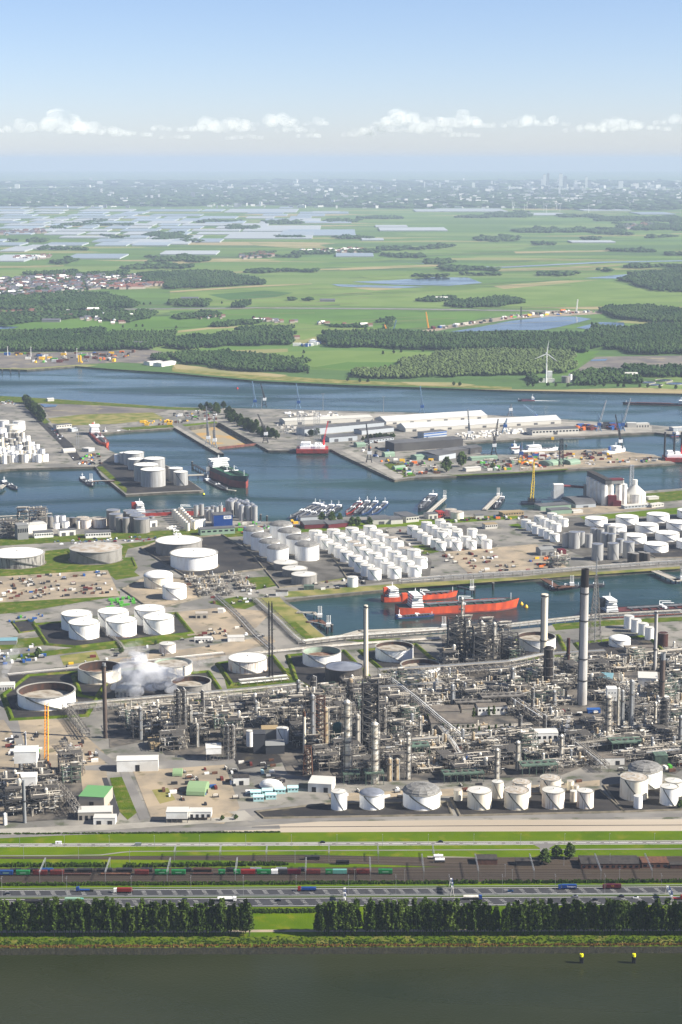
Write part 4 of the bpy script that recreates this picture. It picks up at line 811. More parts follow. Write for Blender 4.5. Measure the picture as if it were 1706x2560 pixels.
def proto(seed, sx, sy, nl, fh, dense=1.0, fm='steel'):
    """one open steel process structure with decks, drums and pipework, about its own base point"""
    r = random.Random(seed); t = thing('process_unit', 'x', 'process unit', (0, 0, 0)); H = nl * fh
    mb = MB(); nx, ny = max(2, int(sx / 9) + 1), max(2, int(sy / 9) + 1)
    X = [-sx / 2 + sx * i / (nx - 1) for i in range(nx)]; Y = [-sy / 2 + sy * i / (ny - 1) for i in range(ny)]
    hts = {}
    for x in X:
        for y in Y: hts[(x, y)] = fh * r.randint(max(1, nl - 2), nl); mb.box(x, y, 0, .6, .6, hts[(x, y)] + .4)
    for k in range(1, nl + 1):
        for y in Y:
            if r.random() < .9: mb.box(0, y, k * fh - .5, sx, .35, .5)
        for x in X:
            if r.random() < .9: mb.box(x, 0, k * fh - .5, .35, sy, .5)
    for _ in range(4 + nl):
        k = r.randrange(nl); i = r.randrange(nx - 1); y = r.choice(Y); mb.tube((X[i], y, k * fh), (X[i + 1], y, (k + 1) * fh), .2, 4); mb.tube((X[i + 1], y, k * fh), (X[i], y, (k + 1) * fh), .2, 4)
    part('frame', mb, fm, t)
    for k in range(1, nl + 1):
        mb = MB(); n = 0
        for i in range(nx - 1):
            for j in range(ny - 1):
                if r.random() < (.42 if k < nl else .6): mb.box((X[i] + X[i + 1]) / 2, (Y[j] + Y[j + 1]) / 2, k * fh, X[i + 1] - X[i] - .6, Y[j + 1] - Y[j] - .6, .15); n += 1
        if n: part('deck', mb, 'grating', t, kind='stuff')
    for _ in range(int(r.randint(3, 6) * dense)):
        mb = MB(); k = r.randint(0, nl); x, y = r.uniform(-sx * .35, sx * .35), r.uniform(-sy * .35, sy * .35)
        if r.random() < .5:
            L_, q = r.uniform(4, 9), r.uniform(.7, 1.5); z = k * fh + q + .4
            if r.random() < .6: mb.tube((x - L_ / 2, y, z), (x + L_ / 2, y, z), q, 8)
            else: mb.tube((x, y - L_ / 2, z), (x, y + L_ / 2, z), q, 8)
        else:
            q = r.uniform(.8, 1.7); hh = r.uniform(4, 9); mb.lathe(x, y, [(q, k * fh), (q, k * fh + hh), (q * .6, k * fh + hh + q * .6), (.05, k * fh + hh + q * .8)], 9, False)
        part('vessel', mb, r.choice(('insul', 'insul', 'insul_warm', 'pipe_mix', 'galv')), t)
    mb = MB(); n = int(26 * dense * sx * sy / 500)
    for _ in range(n):
        q = r.choice((.18, .25, .25, .35, .5)); z = r.uniform(.6, H + 1.5); x, y = r.uniform(-sx / 2, sx / 2), r.uniform(-sy / 2, sy / 2)
        if r.random() < .55: x2 = min(sx * .6, max(-sx * .6, x + r.choice((-1, 1)) * r.uniform(6, sx))); y2 = y
        else: y2 = min(sy * .6, max(-sy * .6, y + r.choice((-1, 1)) * r.uniform(5, sy))); x2 = x
        z2 = max(.2, min(H + 3, z + r.uniform(-6, 6))); mb.tube((x, y, z), (x2, y2, z), q, 5); mb.tube((x2, y2, z), (x2, y2, z2), q, 5)
    part('pipework', mb, 'pipe_mix', t, kind='stuff')
    mb = MB()
    for _ in range(int(n * .5)):
        q = r.choice((.15, .2, .3)); z = r.uniform(1, H + 2); x, y = r.uniform(-sx / 2, sx / 2), r.uniform(-sy / 2, sy / 2)
        mb.tube((x, y, z), (x + r.uniform(-8, 8), y, z), q, 5); mb.tube((x, y, r.uniform(0, z)), (x, y, z), q, 5)
    mb2 = MB()
    for _ in range(6):
        y = r.uniform(-sy / 2, sy / 2); z = r.choice([k * fh + .5 for k in range(1, nl + 1)]); x = r.uniform(-sx * .1, sx * .1); L_ = r.uniform(sx * .5, sx * 1.05); mb2.tube((x - L_ / 2, y, z), (x + L_ / 2, y, z), r.choice((.2, .28, .4)), 6)
    part('header_pipes', mb2, 'pipe_mix', t, kind='stuff'); part('pale_pipework', mb, 'pipe_pale', t, kind='stuff'); return t
PR = [proto(100 + i, sx, sy, nl, fh, d, f) for i, (sx, sy, nl, fh, d, f) in enumerate(((28, 20, 2, 4.5, 1.3, 'steel'), (24, 18, 3, 4.5, 1.2, 'steel_dark'), (20, 18, 4, 5, 1, 'steel'), (30, 16, 2, 4, 1.4, 'steel_dark'), (22, 22, 3, 5, 1.2, 'steel'),
      (16, 16, 5, 5, 1, 'steel_dark'), (26, 20, 1, 5, 1.6, 'steel'), (30, 18, 1, 6, 1.7, 'steel_dark'), (18, 14, 4, 4.5, 1.1, 'green_steel'), (24, 16, 2, 5, 1.4, 'green_steel'), (14, 12, 6, 5, 1, 'steel_dark'), (28, 22, 2, 4, 1.6, 'steel')))]
for p_ in PR: KIDS[p_.name] = list(p_.children)
used = set()
def unit(k, p, rz, label, group, s=1.0, sz=1.0):
    src = PR[k]
    if k not in used:
        used.add(k); src.location = p; src.rotation_euler = (0, 0, rz); src['label'] = label; src['scale0'] = 1; src.scale = (s, s, s * sz)
        if group: src['group'] = group
        del src['scale0']; return src
    return clone(src, p, rz, label, group, (s, s, s * sz))
def column(x, yt, yb, w, label, m='insul', rings=4, group=None, name='process_column', skirt='steel', lean=True, cap=None, cage=False):
    """a tall vertical vessel with platforms, ladder and side pipe"""
    s, c, _ = ppm(yb); h = (yb - yt) / (s * c); q = w / 2 / s; t = thing(name, label, 'column', G(x, yb), 0, group); mb = MB()
    mb.lathe(0, 0, [(q * 1.05, 0), (q, h * .08), (q, h * .55), (q * .93, h * .58), (q * .93, h - q * .6), (q * .6, h - q * .15), (.05, h)], 14, False); part('shell', mb, m, t, smooth=False)
    for i in range(rings):
        z = h * (i + 1) / (rings + .35); mb = MB(); mb.lathe(0, 0, [(q, z), (q + 1.3, z), (q + 1.3, z + 1.1), (q + 1.2, z + 1.1), (q + 1.2, z + .15), (q, z + .15)], 10, False); part('platform', mb, skirt, t)
    mb = MB(); mb.tube((q + .5, -.6, 0), (q + .5, -.6, h * .97), .22, 5); mb.tube((q + .5, -.6, h * .97), (0, 0, h + .6), .22, 5); part('riser_pipe', mb, 'pipe_pale', t)
    mb = MB(); mb.box(-q * .7, -q - .35, 0, .7, .12, h * .96); part('ladder', mb, 'steel_dark', t)
    if cage:
        mb = MB(); d = q + 1.7
        for a, b in ((-d, -d), (d, -d), (d, d), (-d, d)): mb.box(a, b, 0, .4, .4, h * .97)
        for k in range(int(h / 5)):
            z = k * 5 + 4; mb.box(0, -d, z, 2 * d, .3, .3); mb.box(0, d, z, 2 * d, .3, .3); mb.box(-d, 0, z, .3, 2 * d, .3); mb.box(d, 0, z, .3, 2 * d, .3)
        part('cage', mb, 'steel', t)
    return t
def chimney(x, yt, yb, wb, wt, label, m, bands=(), name='chimney', top=None, dx=0):
    s, c, _ = ppm(yb); h = (yb - yt) / (s * c); q, q2 = wb / 2 / s, wt / 2 / s; t = thing(name, label, 'chimney', G(x, yb)); mb = MB()
    f = lambda u: q + (q2 - q) * u
    u1 = 1 - (top[1] if top else 0); mb.lathe(0, 0, [(f(0), 0), (f(.3), h * .3), (f(.6), h * .6), (f(u1), h * u1)], 20, not top); part('shaft', mb, m, t, smooth=False)
    if top: mb = MB(); mb.lathe(0, 0, [(f(u1) + .02, h * u1), (f(1), h), (f(1) * .8, h), (f(1) * .8, h - 3)], 20); part('top_band', mb, top[0], t)
    for u in bands: mb = MB(); mb.lathe(0, 0, [(f(u), h * u), (f(u) + .9, h * u), (f(u) + .9, h * u + 1.2), (f(u) + .8, h * u + 1.2), (f(u) + .8, h * u + .2), (f(u), h * u + .2)], 14, False); part('platform', mb, 'steel_dark', t)
    mb = MB(); mb.box(-f(.5), -f(.5) * .5, 0, .6, .6, h * .95); part('ladder', mb, 'steel_dark', t); return t
chimney(1455, 1429, 1761, 25, 19, 'tallest pale grey chimney with sooty black top', 'chimney_grey', (.18, .34, .62, .82), top=('soot', .13))
chimney(1359, 1487, 1656, 18, 17, 'thick cream chimney left of the tallest grey one', 'chimney_cream', (.32, .97))
chimney(915, 1515, 1694, 13, 9.5, 'slender cream chimney rising in front of the harbour basin', 'chimney_cream', (.97,))
chimney(265, 1660, 1845, 10, 9, 'brown-black chimney with pale cap beside the steam cloud', 'chimney_brown', (.95,), top=('galv', .04))
chimney(761.6, 1780, 1883, 9.5, 6.5, 'short cream-yellow stack with red top above the red furnace', 'chimney_cream', (), top=('rust', .12))
chimney(1637, 1529, 1676, 9, 8, 'thin grey concrete stack near the right edge', 'chimney_grey', (.35, .97))
chimney(1420, 1596, 1676, 9, 8, 'short rust-brown stack left of the tallest chimney', 'tank_brown', (.5,))
chimney(1654, 1634, 1760, 14, 13, 'brown-grey stack with silver top standing on a scaffold tower', 'chimney_brown', (.45,), top=('galv', .13))
chimney(63, 1952, 2057, 8, 7, 'silver chimney of the lower left plant', 'galv', (.5,)); chimney(67, 1830, 1922, 5, 3.5, 'thin white needle stack at the lower left plant', 'white_paint')
chimney(53, 1890, 1925, 9, 9, 'short fat grey stack at the lower left plant, left of two', 'galv', ()); chimney(74.5, 1889, 1925, 9, 9, 'short fat grey stack at the lower left plant, right of two', 'galv', ())
for x, l in ((674, 'left'), (681.5, 'right')):
    s, c, _ = ppm(1703); h = 193 / (s * c); t = thing('flare_mast', 'tall thin dark lattice flare mast, %s of the pair' % l, 'flare mast', G(x, 1703)); mb = MB()
    for a, b in ((-.9, -.6), (.9, -.6), (0, .9)): mb.tube((a, b, 0), (a * .8, b * .8, h), .22, 4)
    for k in range(int(h / 3)): z = k * 3; mb.tube((-.9, -.6, z), (.9, -.6, z + 3), .14, 4); mb.tube((.9, -.6, z), (0, .9, z + 3), .14, 4); mb.tube((0, .9, z), (-.9, -.6, z + 3), .14, 4)
    part('lattice', mb, 'dark_metal', t); mb = MB(); mb.tube((0, 0, 0), (0, 0, h + 2), .4, 6); part('flare_pipe', mb, 'soot', t)
def lattice(x, yt, yb, wb, wt, label, m='steel', name='lattice_tower', cat='tower', step=6, stack=0, r=.28):
    s, c, _ = ppm(yb); h = (yb - yt) / (s * c); a, b = wb / 2 / s, wt / 2 / s; t = thing(name, label, cat, G(x, yb)); mb = MB(); f = lambda z: a + (b - a) * z / h; C4 = ((-1, -1), (1, -1), (1, 1), (-1, 1))
    z = 0
    while z < h - .1:
        z2 = min(h, z + step * (.5 + f(z) / a * .7))
        for i in range(4):
            (p, q), (u, v) = C4[i], C4[(i + 1) % 4]; mb.tube((p * f(z), q * f(z), z), (p * f(z2), q * f(z2), z2), r, 4); mb.tube((p * f(z), q * f(z), z), (u * f(z2), v * f(z2), z2), r * .7, 4); mb.tube((u * f(z), v * f(z), z), (p * f(z2), q * f(z2), z2), r * .7, 4); mb.tube((p * f(z2), q * f(z2), z2), (u * f(z2), v * f(z2), z2), r * .7, 4)
        z = z2
    part('lattice', mb, m, t)
    if name == 'process_tower':
        for k in range(1, int(h / 5)): z = k * 5; mb = MB(); mb.box(f(z) * .15 * (-1) ** k, 0, z, f(z) * 1.6, f(z) * 1.8, .3); part('deck', mb, 'grating', t)
        mb = MB(); mb.cyl(0, 0, 0, a * .3, h * .9, 10); mb.cyl(a * .5, a * .3, 0, a * .18, h * .7, 8); part('vessel', mb, 'pipe_mix', t)
    if stack: mb = MB(); mb.tube((0, 0, 0), (0, 0, h + stack), .7, 8); part('flare_pipe', mb, 'galv', t)
    return t
lattice(1487, 1440, 1606, 32, 5, 'wide-based grey lattice flare tower behind the tallest chimney', 'steel', stack=22)
# ---- columns
for a in ((814, 1768, 1864, 15, 'fat cream reactor column left of the green dome', 'insul_warm', 3), (782, 1738, 1881, 10, 'slim grey column left of the fat cream reactor', 'galv', 4), (868, 1753, 1950, 17, 'tallest front column with green platforms at its top', 'insul', 6),
          (936.5, 1807, 1958, 18, 'stout silver front column with dark platforms, right of the tallest', 'insul', 5), (894, 1787, 1889, 11, 'grey column between the two big front columns', 'pipe_mix', 3), (783, 1690, 1738, 15, 'short dark drum column behind the slim grey one', 'steel_dark', 1), (877, 1695, 1740, 14, 'short pale drum with hooped pipe beside the cream chimney', 'insul_warm', 1),
          (1020, 1833, 1948, 9, 'slim column right of the stout front column', 'insul', 5), (974, 1895, 1952, 11, 'low pale drum column, left of a pair', 'insul_warm', 1), (992, 1897, 1950, 11, 'low pale drum column, right of a pair', 'insul_warm', 1), (1242, 1872, 1948, 11, 'silver column above the front tanks, leftmost of three', 'insul', 4),
          (1293.5, 1853, 1925, 11, 'silver column above the front tanks, middle of three', 'insul', 3), (1402.6, 1837, 1906, 10, 'silver column above the front tanks, rightmost of three', 'insul', 3), (1299, 1787, 1840, 8, 'dark slim column above the middle silver one', 'steel_dark', 2), (1360.5, 1787, 1836, 8, 'grey slim column left of the white plume', 'steel_dark', 1),
          (1131, 1711, 1768, 10, 'grey column at the left end of the long pipe bridge', 'galv', 1), (1281, 1669, 1720, 10, 'grey column standing at the long pipe bridge middle', 'galv', 2), (1385, 1726, 1775, 9, 'grey column left of the tallest chimney foot', 'galv', 2), (1370, 1615, 1711, 24, 'thick sooty dark column with ringed platforms', 'soot', 4),
          (1554, 1726, 1832, 8, 'slim grey column, thinner of the twins at the right', 'galv', 1), (1576, 1701, 1838, 11, 'tall grey column, thicker of the twins at the right', 'galv', 1), (1544, 1720, 1826, 6, 'thin pipe-like column left of the twins', 'insul', 0), (1519, 1740, 1845, 17, 'caged tower column under the white box top', 'pipe_mix', 6), (1659, 1745, 1841, 19, 'scaffolded column under the brown-grey stack', 'steel_dark', 8),
          (352, 1768, 1849, 7, 'slim grey column right of the black chimney', 'galv', 3), (477.6, 1764, 1845, 5.5, 'thin pale column in the left process area, left of two', 'insul', 2), (493.6, 1810, 1868, 5.5, 'thin pale column in the left process area, right of two', 'insul', 1), (446, 1724, 1850, 8, 'tall dark scaffold column of the left area, left of two', 'steel_dark', 7),
          (461, 1722, 1848, 8, 'tall dark scaffold column of the left area, right of two', 'steel_dark', 7), (507, 1726, 1800, 7, 'dark column right of the tall scaffold pair', 'steel_dark', 4), (568, 1812, 1898, 6, 'column at the right end of the left process area', 'steel_dark', 5), (582, 1812, 1896, 7, 'caged column at the right end of the left process area', 'steel', 5),
          (1154, 1494, 1613, 7, 'tall slim silver column by the orange tanker', 'insul', 5), (1203, 1552, 1650, 6, 'slim column right of the tall silver one by the basin', 'insul', 3), (1235, 1556, 1640, 9, 'column at the right end of the basin-side units', 'insul', 3), (1140, 1540, 1640, 8, 'short dark column left of the basin-side tall column', 'steel_dark', 4),
          (746, 1700, 1760, 8, 'grey column at the left of the central process area', 'galv', 2), (640, 1752, 1800, 6, 'small column between left and central areas', 'galv', 2), (1050, 1790, 1850, 7, 'pale column right of the central tower', 'insul', 2), (960, 1770, 1850, 9, 'scaffold column behind the stout silver one', 'steel', 5),
          (1637, 1755, 1830, 8, 'pale column left of the scaffold stack', 'insul', 2), (1700, 1790, 1860, 10, 'grey column at the right edge of the refinery', 'galv', 3), (1610, 1770, 1836, 6, 'thin column right of the twins', 'insul', 2), (1330, 1720, 1790, 7, 'dark column below the thick sooty one', 'steel_dark', 3)):
    column(*a, cage=a[6] >= 5)
t = thing('domed_vessel', 'round green-domed vessel behind the tallest front column', 'vessel', G(845, 1850)); s_, c_, _ = ppm(1850); q = 13 / s_; h = 53 / (s_ * c_)
mb = MB(); mb.cyl(0, 0, 0, q, h * .62, 24, top=False); part('shell', mb, 'dome_green', t); mb = MB(); mb.lathe(0, 0, [(q * 1.02 * math.sin(a), h * .62 + q * .95 * math.cos(a)) for a in [math.pi / 2 - i * math.pi / 14 for i in range(7)]] + [(.01, h * .62 + q * .95)], 24, False); part('dome', mb, 'dome_green', t)
lattice(926, 1707, 1862, 42, 38, 'large cross-braced steel tower in the middle of the refinery', 'steel_dark', 'process_tower', 'tower', 7, r=1.0)
lattice(1141, 1548, 1660, 44, 42, 'cross-braced steel structure by the basin with cream cladding', 'steel_dark', 'process_tower', 'tower', 7, r=.65); lattice(1207, 1570, 1670, 50, 48, 'wide cross-braced steel structure right of the cream-clad one', 'steel_dark', 'process_tower', 'tower', 7, r=.65); lattice(1275, 1586, 1650, 42, 40, 'squat steel structure at the right of the basin-side units', 'steel_dark', 'process_tower', 'tower', 7, r=.4)
lattice(800, 1745, 1870, 26, 26, 'narrow steel tower between the slim grey column and the cream reactor', 'rust', 'process_tower', 'tower', 6, r=.4); lattice(770, 1868, 1935, 24, 16, 'red steel furnace tower below the cream-yellow stack', 'rust', 'process_tower', 'tower', 5, r=.45)
t = thing('clad_box', 'white windowed box on top of the caged column at the right', 'box', G(1526, 1840)); mb = MB(); mb.box(0, 0, 38, 10, 10, 13); part('wall', mb, 'clad_white', t); mb = MB(); [mb.box(x, -5.03, 41 + z, 1.2, .1, 1) for x in (-3, 0, 3) for z in (0, 5)]; part('window', mb, 'dark_metal', t); mb = MB(); [mb.box(a, b, 0, .6, .6, 38) for a in (-4.5, 4.5) for b in (-4.5, 4.5)]; part('leg', mb, 'steel', t)
t = thing('clad_box', 'white box around the foot of the brown-grey stack', 'box', G(1659, 1760)); mb = MB(); mb.box(0, 0, 0, 11, 11, 8); mb.box(0, 0, 8, 11.6, 11.6, .5); part('wall', mb, 'clad_white', t)
# ---- filling of the process areas
def inside(p, poly):
    x, y = p; r_ = False; j = len(poly) - 1
    for i in range(len(poly)):
        (a, b), (c, d) = poly[i], poly[j]
        if (b > y) != (d > y) and x < (c - a) * (y - b) / (d - b) + a: r_ = not r_
        j = i
    return r_
AREAS = (([(590, 1755), (945, 1712), (1110, 1700), (1290, 1682), (1540, 1650), (1740, 1635), (1740, 1905), (1690, 1930), (1490, 1900), (1400, 1935), (1110, 1945), (830, 1945), (730, 1930), (715, 1840), (590, 1830)], 'main'), ([(272, 1780), (570, 1752), (590, 1885), (425, 1880), (380, 1850), (290, 1862)], 'left'),
         ([(20, 1932), (195, 1925), (205, 2040), (20, 2050)], 'corner'), ([(1110, 1592), (1245, 1585), (1300, 1665), (1115, 1685)], 'basin'), ([(1440, 1660), (1740, 1630), (1740, 1650), (1450, 1690)], 'east'), ([(440, 1445), (590, 1438), (640, 1480), (530, 1500)], 'pump'))
HOLES = [(1075, 1772, 1190, 1832), (1190, 1758, 1275, 1792), (1320, 1830, 1400, 1866), (1400, 1755, 1520, 1800), (1200, 1800, 1330, 1830), (1435, 1812, 1482, 1835), (1485, 1885, 1565, 1915), (622, 1815, 720, 1890), (372, 1838, 424, 1876), (1148, 1888, 1190, 1915), (1436, 1700, 1475, 1765), (1480, 1690, 1535, 1718), (1592, 1685, 1648, 1718), (830, 1790, 862, 1855), (180, 1950, 270, 2060), (510, 1868, 560, 1904)]
NEAR = ((800, 1800, 'near the fat cream reactor and the red furnace'), (930, 1880, 'around the stout silver front column'), (1060, 1880, 'below the diagonal white pipe bridge'), (1060, 1740, 'beside the long pipe bridge, middle of the refinery'), (1250, 1720, 'below the long pipe bridge, right of the middle'), (1250, 1900, 'above the cream front tanks'),
        (1390, 1900, 'below the white-walled shed near the plume'), (1360, 1700, 'around the thick sooty column'), (1560, 1860, 'in front of the twin grey columns'), (1650, 1800, 'around the scaffold stack at the right'), (1600, 1690, 'behind the twin grey columns'), (660, 1780, 'between the left and the central process areas'), (340, 1810, 'around the foot of the black chimney'), (450, 1820, 'around the tall scaffold pair on the left'), (550, 1800, 'right of the tall scaffold pair on the left'), (100, 1990, 'in the plant at the lower left corner'), (1170, 1630, 'by the basin below the orange tanker'), (520, 1460, 'in the pump yard below the bright white tank'))
rnd = random.Random(77); US = []
for poly, nm in AREAS:
    P = pg(poly); cx = sum(p.x for p in P) / len(P); cyy = sum(p.y for p in P) / len(P); ca, sa = math.cos(ANG), math.sin(ANG); g2 = [(p.x, p.y) for p in P]
    for i in range(-24, 25):
        for j in range(-24, 25):
            u, v = i * 29 + rnd.uniform(-4, 4), j * 25 + rnd.uniform(-4, 4); x, y = cx + u * ca - v * sa, cyy + u * sa + v * ca
            if not inside((x, y), g2): continue
            d = Vector((x, y, 0)); b = (d.y * SP + (-HC) * -CP); zc = d.y * CP + HC * SP; px, py = 853 + FPX * x / zc, 1280 + FPX * (HC * CP - d.y * SP) / zc
            if any(a < px < c and b_ - 4 < py < e + 6 for a, b_, c, e in HOLES): continue
            if nm == 'main' and rnd.random() < .1: continue
            lab = min(NEAR, key=lambda n: (n[0] - px) ** 2 + 4 * (n[1] - py) ** 2)[2]
            tall = nm == 'main' and 740 < px < 1000 and 1760 < py < 1935 or nm in ('corner', 'basin') or (nm == 'left' and py > 1820)
            k = rnd.choice((1, 2, 4, 5, 8, 10, 2, 5) if tall else (0, 0, 3, 6, 7, 9, 11, 1, 4, 6, 7, 8))
            if nm == 'pump': k = rnd.choice((6, 7, 0))
            US.append((lab, px, k, (x, y, 0), ANG + rnd.choice((0, math.pi)) + rnd.uniform(-.02, .02), rnd.uniform(.85, 1.1) * (.7 if nm == 'pump' else 1), rnd.uniform(.8, 1.15)))
US.sort(key=lambda u: (u[0], u[1])); cnt = {}
for lab, px, k, p, rz, s_, sz in US:
    cnt[lab] = cnt.get(lab, 0) + 1; unit(k, p, rz, '%s steel process structure from left %s' % (ORD[cnt[lab] - 1], lab), 'process structures ' + lab, s_, sz)
# ---- pipe racks
def rack(pts, w, h, label, np=6, levels=2, truss=False, m='pipe_pale', seed=1, span=9, fm='steel', z0=0.0, r=.24):
    r_ = random.Random(seed); P = pg(pts); t = thing('pipe_rack', label, 'pipe rack', P[0]); O = P[0]; fr = MB(); pipes = [[] for _ in range(np)]
    for a, b in zip(P[:-1], P[1:]):
        d = (b - a); L_ = d.length; d.normalize(); n = Vector((-d.y, d.x, 0)); k = max(1, int(L_ / span))
        for i in range(k + 1):
            c = a + d * (L_ * i / k) - O
            for s_ in (-1, 1): q = c + n * (s_ * w / 2); fr.box(q.x, q.y, z0, .55, .55, h + .6, math.atan2(d.y, d.x))
            for l in range(levels): z = h * (l + 1) / levels - .5 + z0; fr.tube(c - n * w / 2 + Vector((0, 0, z)), c + n * w / 2 + Vector((0, 0, z)), .3, 4)
            if truss and i < k:
                c2 = a + d * (L_ * (i + 1) / k) - O
                for s_ in (-1, 1): fr.tube(c + n * (s_ * w / 2) + Vector((0, 0, h * .45)), c2 + n * (s_ * w / 2) + Vector((0, 0, h)), .25, 4); fr.tube(c2 + n * (s_ * w / 2) + Vector((0, 0, h * .45)), c + n * (s_ * w / 2) + Vector((0, 0, h)), .25, 4)
        for s_ in (-1, 1):
            for z in (h, h * .5): fr.tube(a - O + n * (s_ * w / 2) + Vector((0, 0, z)), b - O + n * (s_ * w / 2) + Vector((0, 0, z)), .22, 4)
        for i in range(np):
            l = i % levels; o = (i + .5) / np * w * .9 - w * .45; z = z0 + h * (l + 1) / levels; pipes[i].append((a - O + n * o + Vector((0, 0, z)), b - O + n * o + Vector((0, 0, z))))
    part('frame', fr, fm, t, kind='stuff')
    for i in range(np):
        mb = MB(); q = r * r_.choice((.7, .9, 1.2, 1.8))
        for a, b in pipes[i]: mb.tube(a, b, q, 6)
        part('pipe', mb, r_.choice((m, 'pipe_mix', 'pipe_mix', 'insul', 'galv')), t)
    return t
rack([(172, 1782), (300, 1770), (450, 1757), (626, 1742), (760, 1728)], 12, 9, 'long main pipe rack behind the left process area', 9, 2, seed=1)
rack([(948, 1704), (1106, 1695), (1275, 1682), (1358, 1664), (1512, 1655)], 12, 14, 'long white pipe bridge across the right half of the refinery', 7, 2, True, seed=2, r=.42, m='insul')
rack([(948, 1742), (1060, 1734), (1110, 1728)], 10, 11, 'short pipe rack below the left end of the long bridge', 7, 2, seed=3); rack([(971, 1716), (1040, 1770), (1095, 1818), (1150, 1862)], 10, 11, 'wide diagonal bridge of white pipes right of the central tower', 7, 2, True, seed=4, r=.45)
rack([(1100, 1836), (1130, 1875), (1158, 1920)], 6, 9, 'diagonal rack left of the blue containers', 4, 1, True, seed=5, r=.45); rack([(1416, 1855), (1460, 1890), (1512, 1932)], 9, 9, 'diagonal truss rack right of the white plume', 6, 2, True, seed=6); rack([(1278, 1763), (1320, 1790), (1360, 1816)], 10, 10, 'diagonal rack between the flat building and the bare yard', 6, 2, True, seed=7)
rack([(1106, 1842), (1250, 1834), (1330, 1828)], 8, 8, 'pipe rack along the back of the trees by the flat building', 6, 2, seed=8); rack([(1440, 1878), (1560, 1864), (1720, 1850)], 10, 9, 'green-grey pipe rack in front of the twin columns', 7, 2, seed=9, m='green_steel'); rack([(1560, 1905), (1720, 1890)], 9, 8, 'pipe rack nearest the right end tanks', 6, 2, seed=10)
rack([(300, 1800), (430, 1790), (600, 1777), (740, 1765)], 10, 8, 'second pipe rack in front of the main one on the left', 7, 2, seed=11); rack([(330, 1826), (480, 1812), (620, 1800), (715, 1792)], 9, 8, 'third pipe rack in the left process area', 7, 2, seed=12); rack([(165, 1778), (190, 1810), (218, 1850)], 8, 8, 'diagonal truss rack left of the black chimney', 5, 2, True, seed=13)
rack([(158, 1865), (185, 1900), (205, 1935)], 6, 6, 'short diagonal rack beside the yellow crane', 4, 1, True, seed=14); rack([(145, 1985), (170, 2010), (195, 2045)], 6, 12, 'steep diagonal rack inside the lower left plant', 4, 2, True, seed=15)
rack([(640, 1500), (690, 1545), (735, 1590), (760, 1610)], 14, 2.2, 'low bundle of white pipes running beside the dry bank to the basin corner', 7, 1, seed=16, span=14); rack([(760, 1612), (860, 1600), (1000, 1590), (1110, 1582), (1240, 1574)], 12, 5, 'pipe rack along the near quay of the basin', 8, 2, seed=17); rack([(600, 1640), (750, 1625), (900, 1612), (1100, 1598)], 9, 2, 'low white pipe line in front of the basin-side tanks', 4, 1, seed=18, span=14)
rack([(1000, 1458), (1106, 1449), (1351, 1434), (1642, 1413), (1800, 1404)], 14, 5, 'long pipe rack along the far quay of the basin', 9, 2, seed=19, span=14); rack([(1250, 1573), (1385, 1558), (1500, 1546), (1706, 1535)], 10, 5, 'pipe rack on the near quay right of the chimneys', 6, 2, seed=20, span=12); rack([(0, 1300), (60, 1297), (130, 1292)], 6, 6, 'pipe bridge on the waterfront at the far left', 4, 1, seed=21)
rack([(250, 1570), (300, 1610), (310, 1625)], 5, 2, 'low pipes beside the block of six tanks', 4, 1, seed=22); rack([(540, 1490), (600, 1545), (640, 1590), (680, 1625)], 8, 2, 'low pipe track crossing the middle yards', 4, 1, seed=23, span=14); rack([(20, 1690), (200, 1672), (420, 1650), (560, 1635)], 8, 2, 'low pipe track behind the open rusty tanks', 4, 1, seed=24, span=14)
rack([(600, 1712), (720, 1700)], 10, 5, 'short rack left of the dark silver-roofed tank', 6, 2, seed=25); rack([(1000, 1870), (1120, 1860), (1220, 1852)], 8, 8, 'pipe rack behind the low pale drum pair', 6, 2, seed=26, m='pipe_mix'); rack([(1480, 1700), (1560, 1740), (1600, 1775)], 9, 10, 'diagonal rack right of the tallest chimney', 6, 2, True, seed=27); rack([(1500, 1660), (1620, 1648), (1740, 1636)], 9, 8, 'pipe rack behind the thin grey concrete stack', 6, 2, seed=28)
# ---- elevated cooler banks
def cooler(x0, x1, yb, dpt, h, label, m='steel'):
    a, b = G(x0, yb), G(x1, yb); w = (b - a).length; t = thing('air_cooler', label, 'cooler', (a + b) / 2, ANG * .6); mb = MB()
    n = max(3, int(w / 6))
    for i in range(n + 1):
        for y in (0, dpt): mb.box(-w / 2 + w * i / n, y, 0, .5, .5, h)
    part('leg', mb, m, t, kind='stuff'); mb = MB(); mb.box(0, dpt / 2, h, w + 1, dpt + 1, 1.2); part('deck', mb, m, t)
    for i in range(n): mb = MB(); mb.cyl(-w / 2 + w * (i + .5) / n, dpt / 2, h + 1.2, min(2.3, w / n * .45), .8, 10); part('fan', mb, 'grating', t)
cooler(1205, 1311, 1768, 14, 11, 'long raised cooler bank with rusty pipe left of the sooty column', 'steel'); cooler(1305, 1395, 1938, 14, 9, 'green-grey cooler bank between silver columns', 'green_steel'); cooler(1110, 1211, 1957, 13, 8, 'dark green cooler bank at the left, above the front tanks', 'green_steel'); cooler(1020, 1075, 1898, 14, 12, 'green cooler deck right of the stout front column', 'green_steel'); cooler(860, 900, 1960, 12, 9, 'green pipe platform at the foot of the tallest front column', 'green_steel'); cooler(915, 960, 1963, 12, 11, 'green pipe platform at the foot of the stout front column', 'green_steel'); cooler(1530, 1610, 1880, 16, 9, 'long green cooler bank before the twin columns', 'green_steel'); cooler(1140, 1230, 1775, 12, 8, 'cooler bank below the long bridge near the white office', 'steel')
